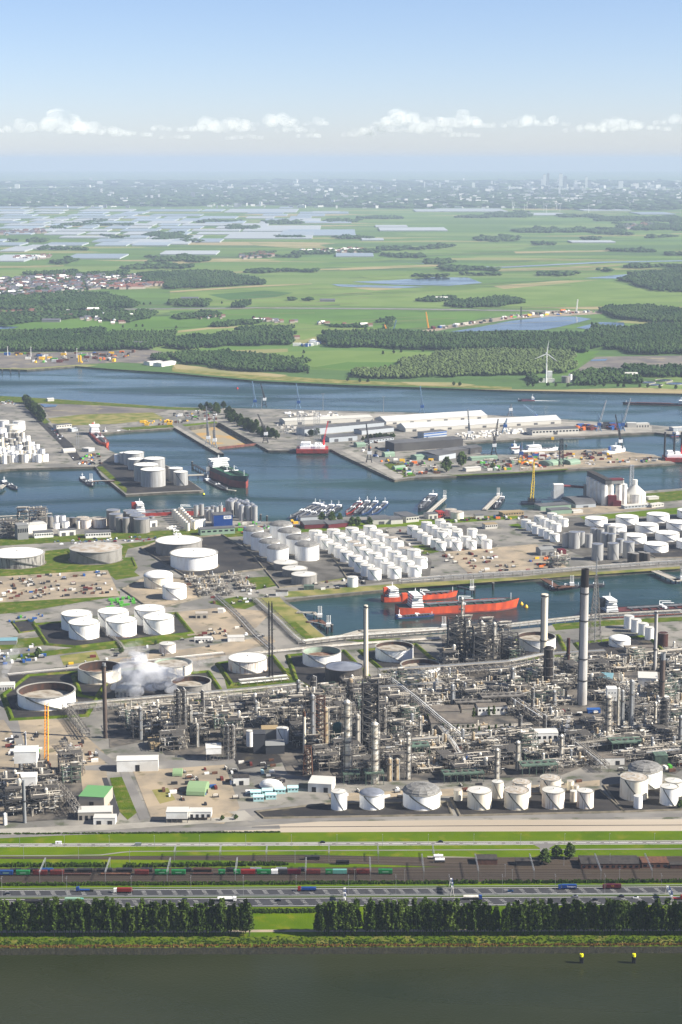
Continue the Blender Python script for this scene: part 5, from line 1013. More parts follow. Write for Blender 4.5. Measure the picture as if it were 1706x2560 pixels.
# ---- buildings
def hall(x0, x1, yb, dpt, h, wm, rm, label, gable=0.0, name='hall', rz=0.0, cat='building', vault=0.0, doors=0, win=0, legs=0.0):
    a, b = G(x0, yb), G(x1, yb); w = (b - a).length; t = thing(name, label, cat, (a + b) / 2 + Vector((-math.sin(rz) * dpt / 2, math.cos(rz) * dpt / 2, 0)), rz); mb = MB()
    mb.box(0, 0, legs, w, dpt, h); wl = part('wall', mb, wm, t); mb = MB()
    if gable: mb.roof(0, 0, h + legs, w, dpt, gable, over=.6)
    elif vault: mb.vault(0, 0, h + legs, w + .3, dpt + .3, vault)
    else: mb.box(0, 0, h + legs, w + .4, dpt + .4, .4)
    part('roof', mb, rm, t)
    for k in range(doors): mb = MB(); mb.box(-w / 2 + w * (k + .5) / doors, -dpt / 2 - .05, legs, min(4, w / doors * .5), .15, h * .6); part('door', mb, 'dark_metal', t)
    for k in range(win): mb = MB(); mb.box(-w / 2 + w * (k + .5) / win, -dpt / 2 - .04, legs + h * .5, w / win * .55, .1, h * .25); part('window', mb, 'glass_dark', t)
    if legs:
        for k in range(5):
            mb = MB(); mb.box(-w / 2 + w * (k + .1) / 4.2, -dpt / 2 + .5, 0, .5, .5, legs); part('leg', mb, 'steel', t)
    return t
hall(293, 396, 1929, 16, 11, 'clad_white', 'roof_white', 'large plain white shed right of the road junction', 2.2, 'shed', R(4), doors=1); hall(516, 554, 1903, 16, 6, 'clad_white', 'roof_white', 'small white raised cabin with folded roof', 3, 'cabin', R(6), legs=7); hall(378, 420, 1874, 22, 6, 'clad_tan', 'clad_tan', 'tan flat-roofed building in the left process area', 0, 'plant_building', ANG, doors=1)
hall(466, 512, 1991, 26, 1.2, 'quonset', 'quonset', 'green round-roofed shelter on the sandy yard', 0, 'round_shelter', R(-6), vault=8); hall(432, 455, 1942, 12, 1, 'quonset', 'quonset', 'small green tent-like shelter with red front', 0, 'round_shelter', 0, vault=5, doors=1)
hall(416, 470, 2058, 13, 6, 'clad_white', 'roof_white', 'white flat cabin on stilts beside the front road', 0, 'cabin', 0, legs=4); hall(473, 529, 2052, 11, 5, 'clad_white', 'roof_white', 'row of ribbed white tents on stilts by the front road', 0, 'cabin', 0, legs=3, doors=4)
hall(634, 664, 1884, 14, 20, 'coal_dark', 'coal_dark', 'tall dark grey clad tower building in the black yard', 2, 'plant_building', R(5)); hall(665, 712, 1886, 18, 9, 'coal_dark', 'clad_grey', 'low dark grey clad building right of the dark tower', 2, 'plant_building', R(5)); hall(655, 695, 1852, 14, 12, 'clad_grey', 'clad_tan', 'pale-roofed grey hall between two round tanks', 2, 'plant_building', R(5))
tank(707, 1862, 31, 37, 'white round tank right of the dark clad buildings', stair='stair_dark'); tank(626, 1868, 20, 38, 'white round tank half hidden left of the dark tower building', stair=None)
t = thing('dome_tent', 'white inflated dome tent with blue skirt', 'tent', G(678, 1976) + Vector((0, 9, 0)), R(-28), None); mb = MB(); n_ = 10
for i in range(n_ + 1):
    for j in range(13):
        u = -1 + 2 * i / n_; a = math.pi * j / 12; rr = max(.05, 1 - abs(u) ** 3); mb.v.append((u * 13, -math.cos(a) * 8.5 * rr, .9 + math.sin(a) * 6.5 * rr))
for i in range(n_):
    for j in range(12): a = i * 13 + j; mb.f.append([a, a + 13, a + 14, a + 1]); mb.m.append(0)
part('cover', mb, 'clad_white', t); mb = MB(); mb.lathe(0, 0, [(1, 0), (1, 1)], 24, False); o = part('skirt', mb, 'cont_blue', t); o.scale = (13, 8.6, 1.1)
hall(584, 624, 1963, 10, 7, 'clad_white', 'dark_roof', 'small white house with dark flat roof on the front yard', 0, 'cabin', R(6), doors=1); hall(770, 830, 1981, 22, 8, 'clad_white', 'roof_white', 'white flat building with red doors beside the central columns', 0, 'plant_building', R(-9), doors=2)
for i, (x, y) in enumerate(((640, 1992), (669, 1988), (701, 1985), (733, 1981), (647, 2004), (678, 1999))): hall(x - 13, x + 13, y, 8, 4.2, 'cont_teal', 'cont_teal', 'pale teal cabin in the double row on the front yard, %s' % ORD[i], 1.0, 'cabin', R(3), win=3)
hall(1078, 1186, 1832, 34, 10, 'concrete_wall', 'flat_roof', 'large flat-roofed concrete building behind the conifers', 0, 'plant_building', R(3)); hall(1080, 1150, 1800, 22, 9, 'concrete_wall', 'flat_roof', 'smaller flat-roofed block behind the large concrete building', 0, 'plant_building', R(3)); hall(1195, 1270, 1788, 14, 9, 'clad_white', 'flat_roof', 'long white office with flat brown roof', 0, 'plant_building', R(6), win=8); hall(1155, 1188, 1791, 14, 8, 'concrete_wall', 'flat_roof', 'small cubic concrete building left of the white office', 0, 'plant_building', R(3))
hall(1328, 1396, 1862, 16, 12, 'clad_white', 'roof_white', 'white-walled hall with ridged roof left of the white plume', 2, 'hall', R(6), win=5); hall(1440, 1478, 1832, 14, 9, 'clad_grey', 'dark_roof', 'blue-grey hall with dark open roof right of the plume', 0, 'hall', R(4)); hall(1484, 1530, 1716, 22, 9, 'clad_grey', 'roof_teal', 'hall with teal gabled roof right of the tallest chimney', 4, 'hall', R(-12)); hall(1596, 1644, 1718, 26, 10, 'clad_white', 'roof_white', 'white flat-roofed hall near the thin grey stack', 0, 'hall', R(-8)); hall(1493, 1562, 1913, 14, 7, 'clad_white', 'flat_roof', 'white low building with flat roof above the right end tanks', 0, 'hall', R(4), doors=2)
hall(1638, 1670, 1912, 12, 9, 'green_steel', 'green_steel', 'square green machine house above the right end tanks', 0, 'hall', R(4)); hall(1565, 1640, 1632, 12, 6, 'concrete_wall', 'flat_roof', 'pale long building below the low white domed tank', 0, 'hall', R(6)); hall(1152, 1186, 1908, 9, 5, 'cont_blue', 'cont_blue', 'blue cabin block in the middle of the refinery', 0, 'cabin', R(6), win=4); hall(1132, 1155, 1882, 10, 5, 'brick', 'brick', 'small red-brown cabin left of the blue block', 0, 'cabin', R(6))
hall(1470, 1502, 1784, 7, 4, 'cont_blue', 'cont_blue', 'blue container cabin near the tallest chimney foot', 0, 'cabin', R(4)); hall(197, 262, 2022, 30, 11, 'concrete_wall', 'roof_green', 'cream building with bright green flat roof at the lower left', 0, 'plant_building', R(-8), doors=1); t = hall(196, 280, 2050, 16, 7, 'concrete_wall', 'roof_white', 'white saw-toothed building in front of the green roof', 0, 'plant_building', R(4), doors=6); hall(234, 289, 2062, 10, 6, 'clad_white', 'roof_white', 'low white box building by the lower left gate', 0, 'plant_building', 0, doors=2)
hall(38, 94, 1960, 20, 11, 'clad_white', 'roof_white', 'white clad top house of the lower left plant on a steel frame', 3, 'plant_building', R(4), legs=20); hall(40, 92, 2002, 14, 8, 'clad_white', 'clad_white', 'white ducted building on the front of the lower left plant', 0, 'plant_building', R(4), legs=14)
for i, x in enumerate((12, 19, 27)): column(x, 1943, 1990 - i, 6.5, 'white upright gas drum at the left edge, %s' % ORD[i], 'white_paint', 0, name='gas_drum')
column(13, 2033, 2062, 9, 'lone white drum at the lower left corner', 'white_paint', 0, name='gas_drum'); hall(0, 42, 1612, 16, 5, 'clad_grey', 'roof_teal', 'long pale green-roofed shed at the left edge', 1.5, 'shed', R(6)); hall(487, 530, 1604, 8, 4, 'clad_white', 'roof_white', 'row of white saw-roofed boxes right of the six tanks', 0, 'cabin', R(6), doors=5); hall(570, 612, 1604, 12, 5, 'clad_white', 'roof_white', 'white cabin left of the flare masts', 0, 'cabin', R(6)); hall(490, 520, 1546, 12, 6, 'concrete_wall', 'roof_dirty', 'worn cream hut in the middle yard', 0, 'cabin', R(6), doors=2); hall(0, 36, 1725, 14, 5, 'clad_white', 'roof_white', 'white louvred cooling house under the left plume', 0, 'plant_building', R(6), doors=6)
hall(287, 330, 1745, 24, 10, 'concrete_wall', 'clad_grey', 'cooling tower block that gives off the big steam cloud', 0, 'cooling_tower', R(-20), doors=4); hall(545, 560, 1533, 9, 5, 'clad_white', 'roof_white', 'small white hut beside the middle yard pumps', 1, 'cabin'); hall(690, 720, 1490, 10, 6, 'clad_white', 'dark_roof', 'small white-roofed pump shed near the basin head', 1, 'cabin'); hall(760, 785, 1475, 10, 5, 'green_steel', 'green_steel', 'small green cabin below the grey-walled tanks', 0, 'cabin')
# ---- yellow crane at the lower left
def crawler(x, yt, yb, label, m='crane_orange'):
    s, c, _ = ppm(yb); h = (yb - yt) / (s * c); t = thing('crawler_crane', label, 'crane', G(x, yb)); mb = MB(); mb.box(-3.2, 0, 0, 1.6, 9, 1.6); mb.box(3.2, 0, 0, 1.6, 9, 1.6); part('tracks', mb, 'dark_metal', t); mb = MB(); mb.box(0, 0, 1.6, 6, 9, 3.6); mb.box(0, 5, 1.8, 6, 2, 3); part('cab', mb, 'cont_red', t); mb = MB(); f = 3.4
    for a, b in ((-f / 2, -f / 2), (f / 2, -f / 2), (f / 2, f / 2), (-f / 2, f / 2)): mb.tube((a, b - 3, 4), (a * .8 + 2, b * .8 - 3, h), .32, 4)
    for k in range(int(h / 3)):
        z = 4 + k * 3; dx = 2 * z / h; mb.tube((-f / 2 + dx, -f / 2 - 3, z), (f / 2 + dx, -f / 2 - 3, z + 3), .25, 4); mb.tube((f / 2 + dx, -f / 2 - 3, z), (f / 2 + dx, f / 2 - 3, z + 3), .25, 4); mb.tube((-f / 2 + dx, -f / 2 - 3, z), (-f / 2 + dx, f / 2 - 3, z + 3), .25, 4)
    part('boom', mb, m, t); mb = MB(); mb.tube((0, 5, 5), (1.8, -3, h), .12, 4); part('stay_rope', mb, 'dark_metal', t); return t
crawler(118, 1766, 1925, 'tall orange-yellow crawler crane at the lower left plant')
# ---- conifers and bushes
for i, (x, y) in enumerate(((1108, 1836), (1120, 1838), (1133, 1840), (1145, 1838), (1158, 1840), (1170, 1838), (1182, 1838), (1198, 1842), (1222, 1840), (1240, 1838), (1262, 1836), (1275, 1835), (1184, 1796), (1222, 1792), (1235, 1790), (1070, 1812))): tree('conifer', POP[i % 6], G(x, y), .5, i, 'small dark tree by the flat concrete building, %s counting along its rows' % ORD[i], 'small trees by the flat building', .42)
for x, y, s_, l in ((96, 1642, .8, 'round tree on the blue container yard at the left'), (304, 1634, .55, 'dark bush in the bare yard below the six tanks'), (556, 2051, .35, 'small conifer by the front path, left'), (590, 2049, .35, 'small conifer by the front path, right'), (1700, 2022, .6, 'dark bush at the right edge by the front fence'), (390, 1612, .4, 'bush right of the six tanks')): tree('bush', OAK[0], G(x, y), s_, 0, l, None)
# ---- yards: containers, skips, vehicles, skids
def cont(m, L_=6.1, h=2.6, w=2.5):
    t = thing('container', 'x', 'container', (0, 0, 0)); mb = MB(); mb.box(0, 0, 0, L_, w, h); part('body', mb, m, t); mb = MB(); mb.box(L_ / 2 + .03, 0, .1, .08, w * .9, h * .9); part('door', mb, 'steel', t); return t
def skid(m, seed):
    r = random.Random(seed); t = thing('equipment_skid', 'x', 'equipment', (0, 0, 0)); mb = MB(); mb.box(0, 0, 0, 7, 3, .5); [mb.box(a, b, .5, .3, .3, 2.4) for a in (-3, 3) for b in (-1.2, 1.2)]; part('frame', mb, 'steel_dark', t); mb = MB(); mb.tube((-2.6, 0, 1.6), (2.4, 0, 1.6), 1.0, 8); part('drum', mb, m, t); mb = MB(); mb.path([(-2, 1, .6), (-2, 1, 3), (2, 1, 3), (2, -1, 2)], .18); part('pipe', mb, 'pipe_pale', t); return t
SRC = {}; CNT = {}
def jumble(poly, n, kinds, group, seed, rz, smin, smax):
    """the mixed gear of one far yard, too small to count"""
    r = random.Random(seed); P = [(p.x, p.y) for p in pg(poly)]; xs = [p[0] for p in P]; ys = [p[1] for p in P]; ms = sorted({k[2:] for k in kinds}); mb = MB(); c = 0
    while c < n:
        x, y = r.uniform(min(xs), max(xs)), r.uniform(min(ys), max(ys))
        if not inside((x, y), P): continue
        c += 1; k = r.choice(kinds); s_ = r.uniform(smin, smax); mb.mi = ms.index(k[2:]); a = rz + r.choice((0, math.pi / 2)) + r.uniform(-.1, .1)
        if k[0] == 'c': mb.box(x, y, .05, 6.1 * s_, 2.5 * s_, 2.6 * s_, a)
        elif k[0] == 'v': mb.box(x, y, .3, 5 * s_, 1.9 * s_, 1.2 * s_, a); mb.box(x, y, .3 + 1.2 * s_, 2.6 * s_, 1.7 * s_, .7 * s_, a, .8)
        else:
            mb.box(x, y, .05, 7 * s_, 3 * s_, .6 * s_, a); d = Vector((math.cos(a), math.sin(a), 0)) * 2.8 * s_; q = Vector((x, y, 1.7 * s_)); mb.tube(q - d, q + d, 1.0 * s_, 7); mb.box(x + d.x * .8, y + d.y * .8, .1, .4, .4, 4 * s_, a)
    part('yard_clutter', mb, ms, None, kind='stuff', label='jumble of containers and gear: ' + group, cat='clutter')
def scatter(poly, n, kinds, label, group, seed, rz=ANG, smin=.7, smax=1.15, mass=False):
    if mass: return jumble(poly, n, kinds, group, seed, rz, smin, smax)
    r = random.Random(seed); P = [(p.x, p.y) for p in pg(poly)]; xs = [p[0] for p in P]; ys = [p[1] for p in P]; L_ = []; k = 0; cn = {}
    while len(L_) < n and k < n * 40:
        k += 1; x, y = r.uniform(min(xs), max(xs)), r.uniform(min(ys), max(ys))
        if inside((x, y), P): L_.append((x, y, r.choice(kinds), rz + r.choice((0, math.pi / 2)) + r.uniform(-.1, .1), r.uniform(smin, smax)))
    for x, y, kd, a, s_ in sorted(L_):
        w_ = CNM.get(kd[2:], 'pale') + {'c': ' container', 's': ' equipment skid', 'v': ' vehicle'}[kd[0]]; cn[w_] = cn.get(w_, 0) + 1; lab = label % ('%s %s from left' % (ORD[cn[w_] - 1], w_))
        if kd not in SRC:
            SRC[kd] = o = cont(kd[2:]) if kd[0] == 'c' else skid(kd[2:], 7) if kd[0] == 's' else car((0, 0, 0), False, kd[2:], 'x', True)
            o.location = (x, y, .15); o.rotation_euler = (0, 0, a); o['label'] = lab; o['group'] = group; KIDS[o.name] = list(o.children)
        else: clone(SRC[kd], (x, y, .15), a, lab, group, (s_, s_, s_))
CNM = {'cont_blue': 'blue', 'cont_green': 'bright green', 'cont_red': 'red', 'cont_orange': 'orange', 'cont_teal': 'pale teal', 'clad_white': 'white', 'off_white': 'off-white', 'dark_metal': 'dark', 'rust': 'rusty', 'yellow': 'yellow', 'white_car': 'white', 'dark_car': 'dark', 'red_car': 'red', 'blue_car': 'blue', 'silver_car': 'silver', 'wagon_dark': 'dark grey'}
MIX = ['c-clad_white', 'c-dark_metal', 'c-rust', 's-galv', 's-insul', 's-pipe_mix', 'v-white_car', 'v-dark_car', 'c-cont_red', 'c-wagon_dark', 's-steel_dark', 'c-off_white']
scatter([(-20, 1448), (265, 1428), (295, 1486), (150, 1494), (-20, 1506)], 95, MIX + ['c-rust', 's-rust', 's-steel_dark', 'c-dark_metal', 's-galv', 'c-cont_blue', 'c-wagon_dark'], '%s in the crowded storage yard', 'crowded storage yard at the left', 1)
scatter([(262, 1500), (330, 1492), (342, 1512), (270, 1522)], 22, ['c-cont_green'], '%s behind the six tanks', 'green skips behind the six tanks', 2); scatter([(-10, 1630), (110, 1612), (120, 1650), (0, 1665)], 26, ['c-cont_blue', 'c-cont_blue', 'c-clad_white', 's-galv'], '%s in the blue stacking yard', 'blue stacking yard', 3); scatter([(20, 1545), (115, 1535), (120, 1552), (25, 1560)], 12, ['c-cont_blue', 'v-blue_car', 'c-cont_green'], '%s lined up below the crowded storage yard', 'line below the storage yard', 4)
scatter([(1110, 1390), (1230, 1378), (1330, 1428), (1150, 1440)], 42, MIX + ['v-red_car', 'c-cont_red'], '%s in the laydown yard above the basin', 'laydown yard above the basin quay', 5); scatter([(1310, 1398), (1370, 1392), (1390, 1420), (1330, 1424)], 12, ['c-cont_red', 'c-yellow', 'c-cont_blue', 'c-cont_orange'], '%s in the bright pile by the red building', 'bright pile above the basin', 6); scatter([(760, 1455), (1000, 1440), (1020, 1455), (800, 1478)], 18, MIX, '%s on the quay below the white tanks', 'quay below the small white tanks', 7)
scatter([(20, 1840), (100, 1830), (110, 1900), (20, 1912)], 34, MIX + ['c-cont_blue', 'c-cont_green'], '%s in the yard left of the yellow crane', 'dusty yard left of the crane', 8); scatter([(140, 1830), (250, 1850), (255, 1900), (180, 1925)], 22, MIX, '%s in the yard between crane and black chimney', 'yard between crane and chimney', 9); scatter([(400, 1930), (600, 1915), (600, 2015), (420, 2035)], 36, MIX + ['c-rust', 'c-cont_blue', 's-rust'], '%s on the open sandy yard', 'open sandy yard', 10); scatter([(590, 1905), (700, 1890), (740, 1960), (620, 1990)], 16, MIX + ['c-cont_teal'], '%s before the dark clad buildings', 'grey yard before the dark buildings', 11)
scatter([(830, 1980), (1130, 1965), (1500, 1945), (1500, 1962), (1130, 1990), (830, 2000)], 34, MIX + ['c-cont_green', 'v-white_car'], '%s along the lane behind the front tanks', 'lane behind the front tanks', 12); scatter([(1500, 1930), (1700, 1915), (1706, 1940), (1520, 1955)], 14, MIX + ['c-cont_green'], '%s in the right-hand lane above the tanks', 'lane at the right', 13); scatter([(440, 1590), (640, 1560), (690, 1590), (480, 1625)], 24, MIX, '%s in the bare yards left of the basin', 'bare yards left of the basin', 14); scatter([(150, 1640), (420, 1610), (430, 1640), (160, 1672)], 18, MIX + ['c-yellow'], '%s in the bare strip below the six tanks', 'bare strip below the six tanks', 15); scatter([(440, 1440), (620, 1440), (700, 1490), (560, 1530)], 50, MIX + ['s-galv', 's-insul'], '%s in the central pump yard', 'pump yard', 16)
scatter([(880, 1335), (1080, 1320), (1180, 1360), (1130, 1420), (1060, 1430)], 36, MIX, '%s between the small white tanks', 'ground between the small white tanks', 17); scatter([(1380, 1780), (1500, 1770), (1520, 1800), (1400, 1808)], 10, MIX, '%s at the foot of the tallest chimney', 'foot of the tallest chimney', 18)
# ------------------------------------------------------------------ harbour: ground cover, tanks, halls, ships, cranes
mat('hull_orange', (214, 84, 42), .6, col2=(176, 70, 42), scale=.12, detail=6, stretch=(1, 1, .4), k=.95); mat('hull_red', (190, 58, 44), .6, col2=(150, 52, 44), scale=.12, detail=6); mat('hull_black', (34, 40, 52), .5); mat('hull_boot', (168, 76, 62), .6, col2=(140, 62, 52), scale=.08); mat('deck_green', (64, 128, 92), .7, col2=(50, 106, 78), scale=.1); mat('deck_dark', (44, 72, 60), .7); mat('deck_grey', (120, 122, 124), .7, col2=(96, 98, 102), scale=.15); mat('ship_white', (236, 236, 232), .5); mat('deck_red', (150, 62, 44), .7); mat('hull_blue', (40, 70, 120), .5); mat('deck_maroon', (104, 52, 48), .7)
mat('crane_blue', (118, 150, 178), .6); mat('crane_dark', (56, 58, 62), .7); mat('crane_grey', (136, 142, 148), .6); mat('crane_yellow', (222, 190, 50), .6); mat('crane_red', (206, 40, 44), .6); mat('lattice_pale', (196, 200, 202), .6)
mat('hall_cream', (200, 196, 184), .6, k=.8); mat('hall_roof', (205, 204, 198), .6, col2=(190, 189, 183), scale=.02, k=.85); mat('hall_pale', (196, 202, 204), .6); mat('hall_dark', (92, 90, 86), .8, col2=(78, 76, 74), scale=.03); mat('roof_grey', (108, 108, 108), .8, col2=(92, 92, 92), scale=.03); mat('hall_green', (150, 176, 150), .7); mat('red_trim', (116, 40, 46), .7); mat('dock_wall', (108, 92, 78), .9, col2=(82, 72, 64), scale=.06, detail=5, stretch=(1, 1, .3)); mat('gate_brown', (146, 92, 76), .8, col2=(122, 78, 66), scale=.08)
for nm, pts, m in (('grass_patch', [(121, 1046), (235, 1033), (375, 1027), (413, 1047), (290, 1060), (180, 1064), (130, 1058)], 'dry_grass'), ('spoil_ground', [(110, 1020), (180, 1007), (310, 1012), (420, 1025), (400, 1031), (240, 1035), (122, 1040)], 'spoil'), ('grass_patch', [(-60, 987), (60, 993), (250, 1006), (430, 1018), (520, 1021), (520, 1026), (420, 1024), (250, 1014), (100, 1008), (-60, 1004)], 'rough_grass'),
    ('grass_patch', [(300, 1070), (430, 1062), (436, 1068), (320, 1076)], 'rough_grass'), ('road', [(70, 1030), (85, 1028), (180, 1110), (205, 1150), (185, 1152), (150, 1110)], 'bund_floor'), ('grass_patch', [(60, 1015), (75, 1012), (125, 1056), (112, 1060)], 'rough_grass'), ('yard', [(435, 1068), (444, 1066), (520, 1110), (552, 1130), (545, 1133), (512, 1114)], 'concrete'), ('grass_patch', [(455, 1062), (540, 1054), (545, 1057), (465, 1066)], 'grass'),
    ('yard', [(690, 1028), (1215, 1041), (1500, 1060), (1630, 1066), (1630, 1080), (1280, 1096), (1165, 1104), (1100, 1090), (960, 1062), (800, 1045)], 'concrete'), ('grass_patch', [(1120, 1188), (1300, 1180), (1420, 1172), (1420, 1175), (1280, 1184), (1150, 1190)], 'rough_grass'), ('grass_patch', [(960, 1160), (1010, 1158), (1040, 1190), (1000, 1194)], 'rough_grass'), ('quay_apron', [(852, 1126), (870, 1124), (1010, 1190), (1003, 1196), (988, 1198)], 'concrete'), ('pier_ground', [(240, 1168), (285, 1136), (335, 1141), (424, 1168), (486, 1211), (505, 1225), (430, 1228), (318, 1234)], 'bund_floor'), ('grass_patch', [(242, 1168), (256, 1166), (318, 1222), (316, 1233), (290, 1212)], 'rough_grass'), ('yard', [(1300, 1130), (1520, 1122), (1650, 1142), (1680, 1157), (1550, 1165), (1300, 1178)], 'sandy'), ('yard', [(1380, 1262), (1560, 1240), (1640, 1262), (1640, 1272), (1400, 1292)], 'sandy')): sheet(nm, pts, m)
# dry dock
sheet('dock_floor', [(466, 1068), (548, 1056), (640, 1109), (549, 1118.5)], 'dock_floor', -8.5)
_a, _b = G(546, 1117.5), G(642, 1108)
def wall_between(a, b, z0, z1, th, m, name, label, cat, npan=0):
    d = b - a; L_ = d.length; t = thing(name, label, cat, a, math.atan2(d.y, d.x)); mb = MB(); mb.box(L_ / 2, 0, z0, L_, th, z1 - z0); part('wall', mb, m, t)
    for k in range(npan): mb = MB(); mb.box(L_ * (k + .5) / npan, -th / 2 - .2, z0, .6, .5, z1 - z0 - .5); part('rib', mb, m, t)
    return t
wall_between(_a, _b, -8.4, -.2, 4, 'gate_brown', 'dock_gate', 'brown panelled gate closing the dry dock', 'dock gate', 8)
# tanks of the pier and the left terminal
for a in ((384, 1219, 62, 41, 'largest grey tank at the tip of the tank pier'), (367, 1206, 62, 40, 'large grey tank behind the largest pier tank'), (387, 1180, 53, 30, 'white-roofed pier tank on the harbour side'), (340.5, 1176, 40, 26, 'mid-sized pale pier tank on the land side'), (335.6, 1165, 51, 30, 'wide pale pier tank towards the shore'), (315, 1160, 31, 26, 'half-hidden pale tank at the shore end of the pier'), (293, 1157, 13.5, 20, 'small white drum at the shore end of the pier'), (440, 1205, 36, 32, 'grey tank behind the small pair on the pier tip'), (452.7, 1215, 36, 33, 'grey tank with stair on the pier tip, rightmost')):
    tank(*a[:5], shell='silo_grey' if a[2] > 30 else 'tank_white', roof='roof_bright', stair='stair_dark' if a[0] > 450 else None, rim=True)
for i, (x, y, w, h) in enumerate(((10, 1075, 27, 22), (30, 1086, 34, 22), (48.5, 1077, 30, 22), (42, 1096, 33, 20), (4, 1098, 26, 26))): tank(x, y, w, h, 'large white tank at the back of the left terminal, %s' % ORD[i], stair=None, shell='tank_cream' if i % 2 else 'tank_white', group='large tanks of the left terminal')
rnd = random.Random(8); n_ = 0
for j in range(6):
    for i in range(12):
        x = -6 + i * 10.6 + j * 1.5 + rnd.uniform(-1.5, 1.5); y = 1104 + j * 11 + rnd.uniform(-1.5, 1.5) - i * .4
        if x > 62 + j * 12: continue
        n_ += 1; tank(x, y, rnd.uniform(10, 14), rnd.uniform(16, 22), 'small upright tank of the left terminal, %s in the %s row from back' % (ORD[i], ORD[j]), stair=None, shell=rnd.choice(('tank_white', 'tank_cream', 'tank_white', 'tank_grey')), roof=rnd.choice(('roof_white', 'dome_silver')), group='small tanks of the left terminal', rim=False, name='upright_tank')
for i, a in enumerate(sorted(((127, 1319, 13.7, 27, 'tank_grey'), (143, 1316, 13.7, 26, 'tank_white'), (158, 1316, 14.5, 26, 'tank_white'), (141, 1323, 17, 14, 'tank_white'), (165, 1321, 18.5, 16, 'tank_white'), (182, 1319, 15, 24, 'tank_dark'), (208, 1316, 31, 20, 'tank_stain'), (216, 1322, 29, 21, 'tank_stain'), (245, 1315, 30, 18, 'tank_stain'), (250, 1321, 36, 21, 'tank_stain'), (197, 1322, 9, 19, 'tank_cream'), (284.5, 1318, 34, 40, 'tank_grey'), (291, 1326, 34, 38, 'tank_grey'), (298, 1331, 16, 36, 'tank_grey'), (316, 1333, 18, 37, 'tank_grey'), (328, 1317, 37, 37, 'tank_grey'), (336, 1323, 40, 37, 'tank_grey'), (345, 1329, 39, 37, 'tank_grey'), (355, 1334, 39, 34, 'tank_grey'), (380, 1312, 14, 20, 'tank_grey'), (20, 1330, 12, 20, 'tank_grey'), (10, 1328, 12, 22, 'tank_grey'), (85, 1312, 16, 14, 'tank_grey'), (95, 1318, 26, 12, 'tank_grey')))):
    tank(a[0], a[1], a[2], a[3], 'waterfront tank below the red tanker, %s from left' % ORD[i], stair=None, shell=a[4], roof='roof_dirty' if a[4] == 'tank_stain' else 'dome_silver', group='waterfront tanks at the left', rim=a[2] > 20)
for i, (x, y) in enumerate(sorted(cr([(533, 692), (575, 688), (556, 676), (600, 676), (622, 712), (640, 690), (664, 700), (690, 712), (715, 716), (655, 738), (717, 738), (775, 742), (748, 722), (700, 690), (560, 700)], 425, 1100, .2742))): tank(x, y, 14.2, 37, 'tall pale silo in the dense silo block by the water, %s from left' % ORD[i], stair=None, shell='silo_grey', roof='dome_silver', group='tall pale silo block', rim=False, name='silo', rise=2.5)
for i, (x, y) in enumerate(sorted(cr([(335, 740), (382, 742), (425, 715), (465, 700), (350, 715), (395, 705), (240, 700), (290, 690)], 425, 1100, .2742))): tank(x, y, 12, 28, 'pale silo in front of the red tanker bow, %s from left' % ORD[i], stair=None, shell='silo_grey', roof='dome_silver', group='silos before the red tanker', rim=False, name='silo')
for i in range(16): x, y = 425 + (38 + i % 8 * 18 + (i // 8) * 60) * .2742, 1100 + (705 + i % 8 * 18 - (i // 8) * 14) * .2742; tank(x, y, 11, 20, 'small white silo in the double file beside the truck park, %s from back' % ORD[i], stair=None, shell='tank_cream', roof='dome_silver', group='double file of white silos', rim=False, name='silo')
for i in range(5): tank(482 + i * 7, 1321 - i * 1.2, 8.5, 19, 'short white silo right of the double file, %s' % ORD[i], stair=None, shell='tank_white', roof='dome_silver', group='short white silos', rim=False, name='silo')
tank(1142.7, 1299, 34, 17, 'beige round waterfront tank right of the red houses', stair=None, shell='tank_cream', roof='roof_dirty'); tank(1127, 1291, 30, 15, 'reddish round waterfront tank behind the beige one', stair=None, shell='tank_stain', roof='roof_dirty')
# halls given by the two ends of their front wall
def hall2(a, b, dpt, h, wm, rm, label, gable=0.0, name='warehouse', vault=0.0, doors=0, win=0, stripe=None):
    A, B = G(*a), G(*b); d = B - A; L_ = d.length; rz = math.atan2(d.y, d.x); n = Vector((-d.y, d.x, 0)).normalized(); t = thing(name, label, 'building', (A + B) / 2 + n * dpt / 2, rz); mb = MB(); mb.box(0, 0, 0, L_, dpt, h); part('wall', mb, wm, t); mb = MB()
    if gable: mb.roof(0, 0, h, L_, dpt, gable, over=1)
    elif vault: mb.vault(0, 0, h, L_ + .4, dpt + .4, vault)
    else: mb.box(0, 0, h, L_ + .6, dpt + .6, .6)
    part('roof', mb, rm, t)
    for k in range(doors): mb = MB(); mb.box(-L_ / 2 + L_ * (k + .5) / doors, -dpt / 2 - .1, 0, min(9, L_ / doors * .5), .3, h * .6); part('door', mb, 'roof_grey', t)
    for k in range(win): mb = MB(); mb.box(-L_ / 2 + L_ * (k + .5) / win, -dpt / 2 - .08, h * .5, L_ / win * .6, .2, h * .28); part('window', mb, 'glass_dark', t)
    if stripe: mb = MB(); mb.box(0, -dpt / 2 - .12, h * .72, L_ + .2, .3, h * .2); mb.box(0, -dpt / 2 - .12, h * .3, L_ + .2, .3, h * .16); part('stripe', mb, stripe, t)
    if L_ > 200:
        for k in range(9): mb = MB(); mb.box(-L_ / 2 + L_ * (k + 1) / 10, -dpt / 4, h, .8, dpt * .52, .5); o = part('roof_seam', mb, 'clad_grey', t); o.rotation_euler = (math.atan2(gable, dpt / 2), 0, 0); o.location = (0, 0, gable * .5 - h * (1 - math.cos(math.atan2(gable, dpt / 2))) + .15); o.location.y = h * math.sin(math.atan2(gable, dpt / 2))
    return t
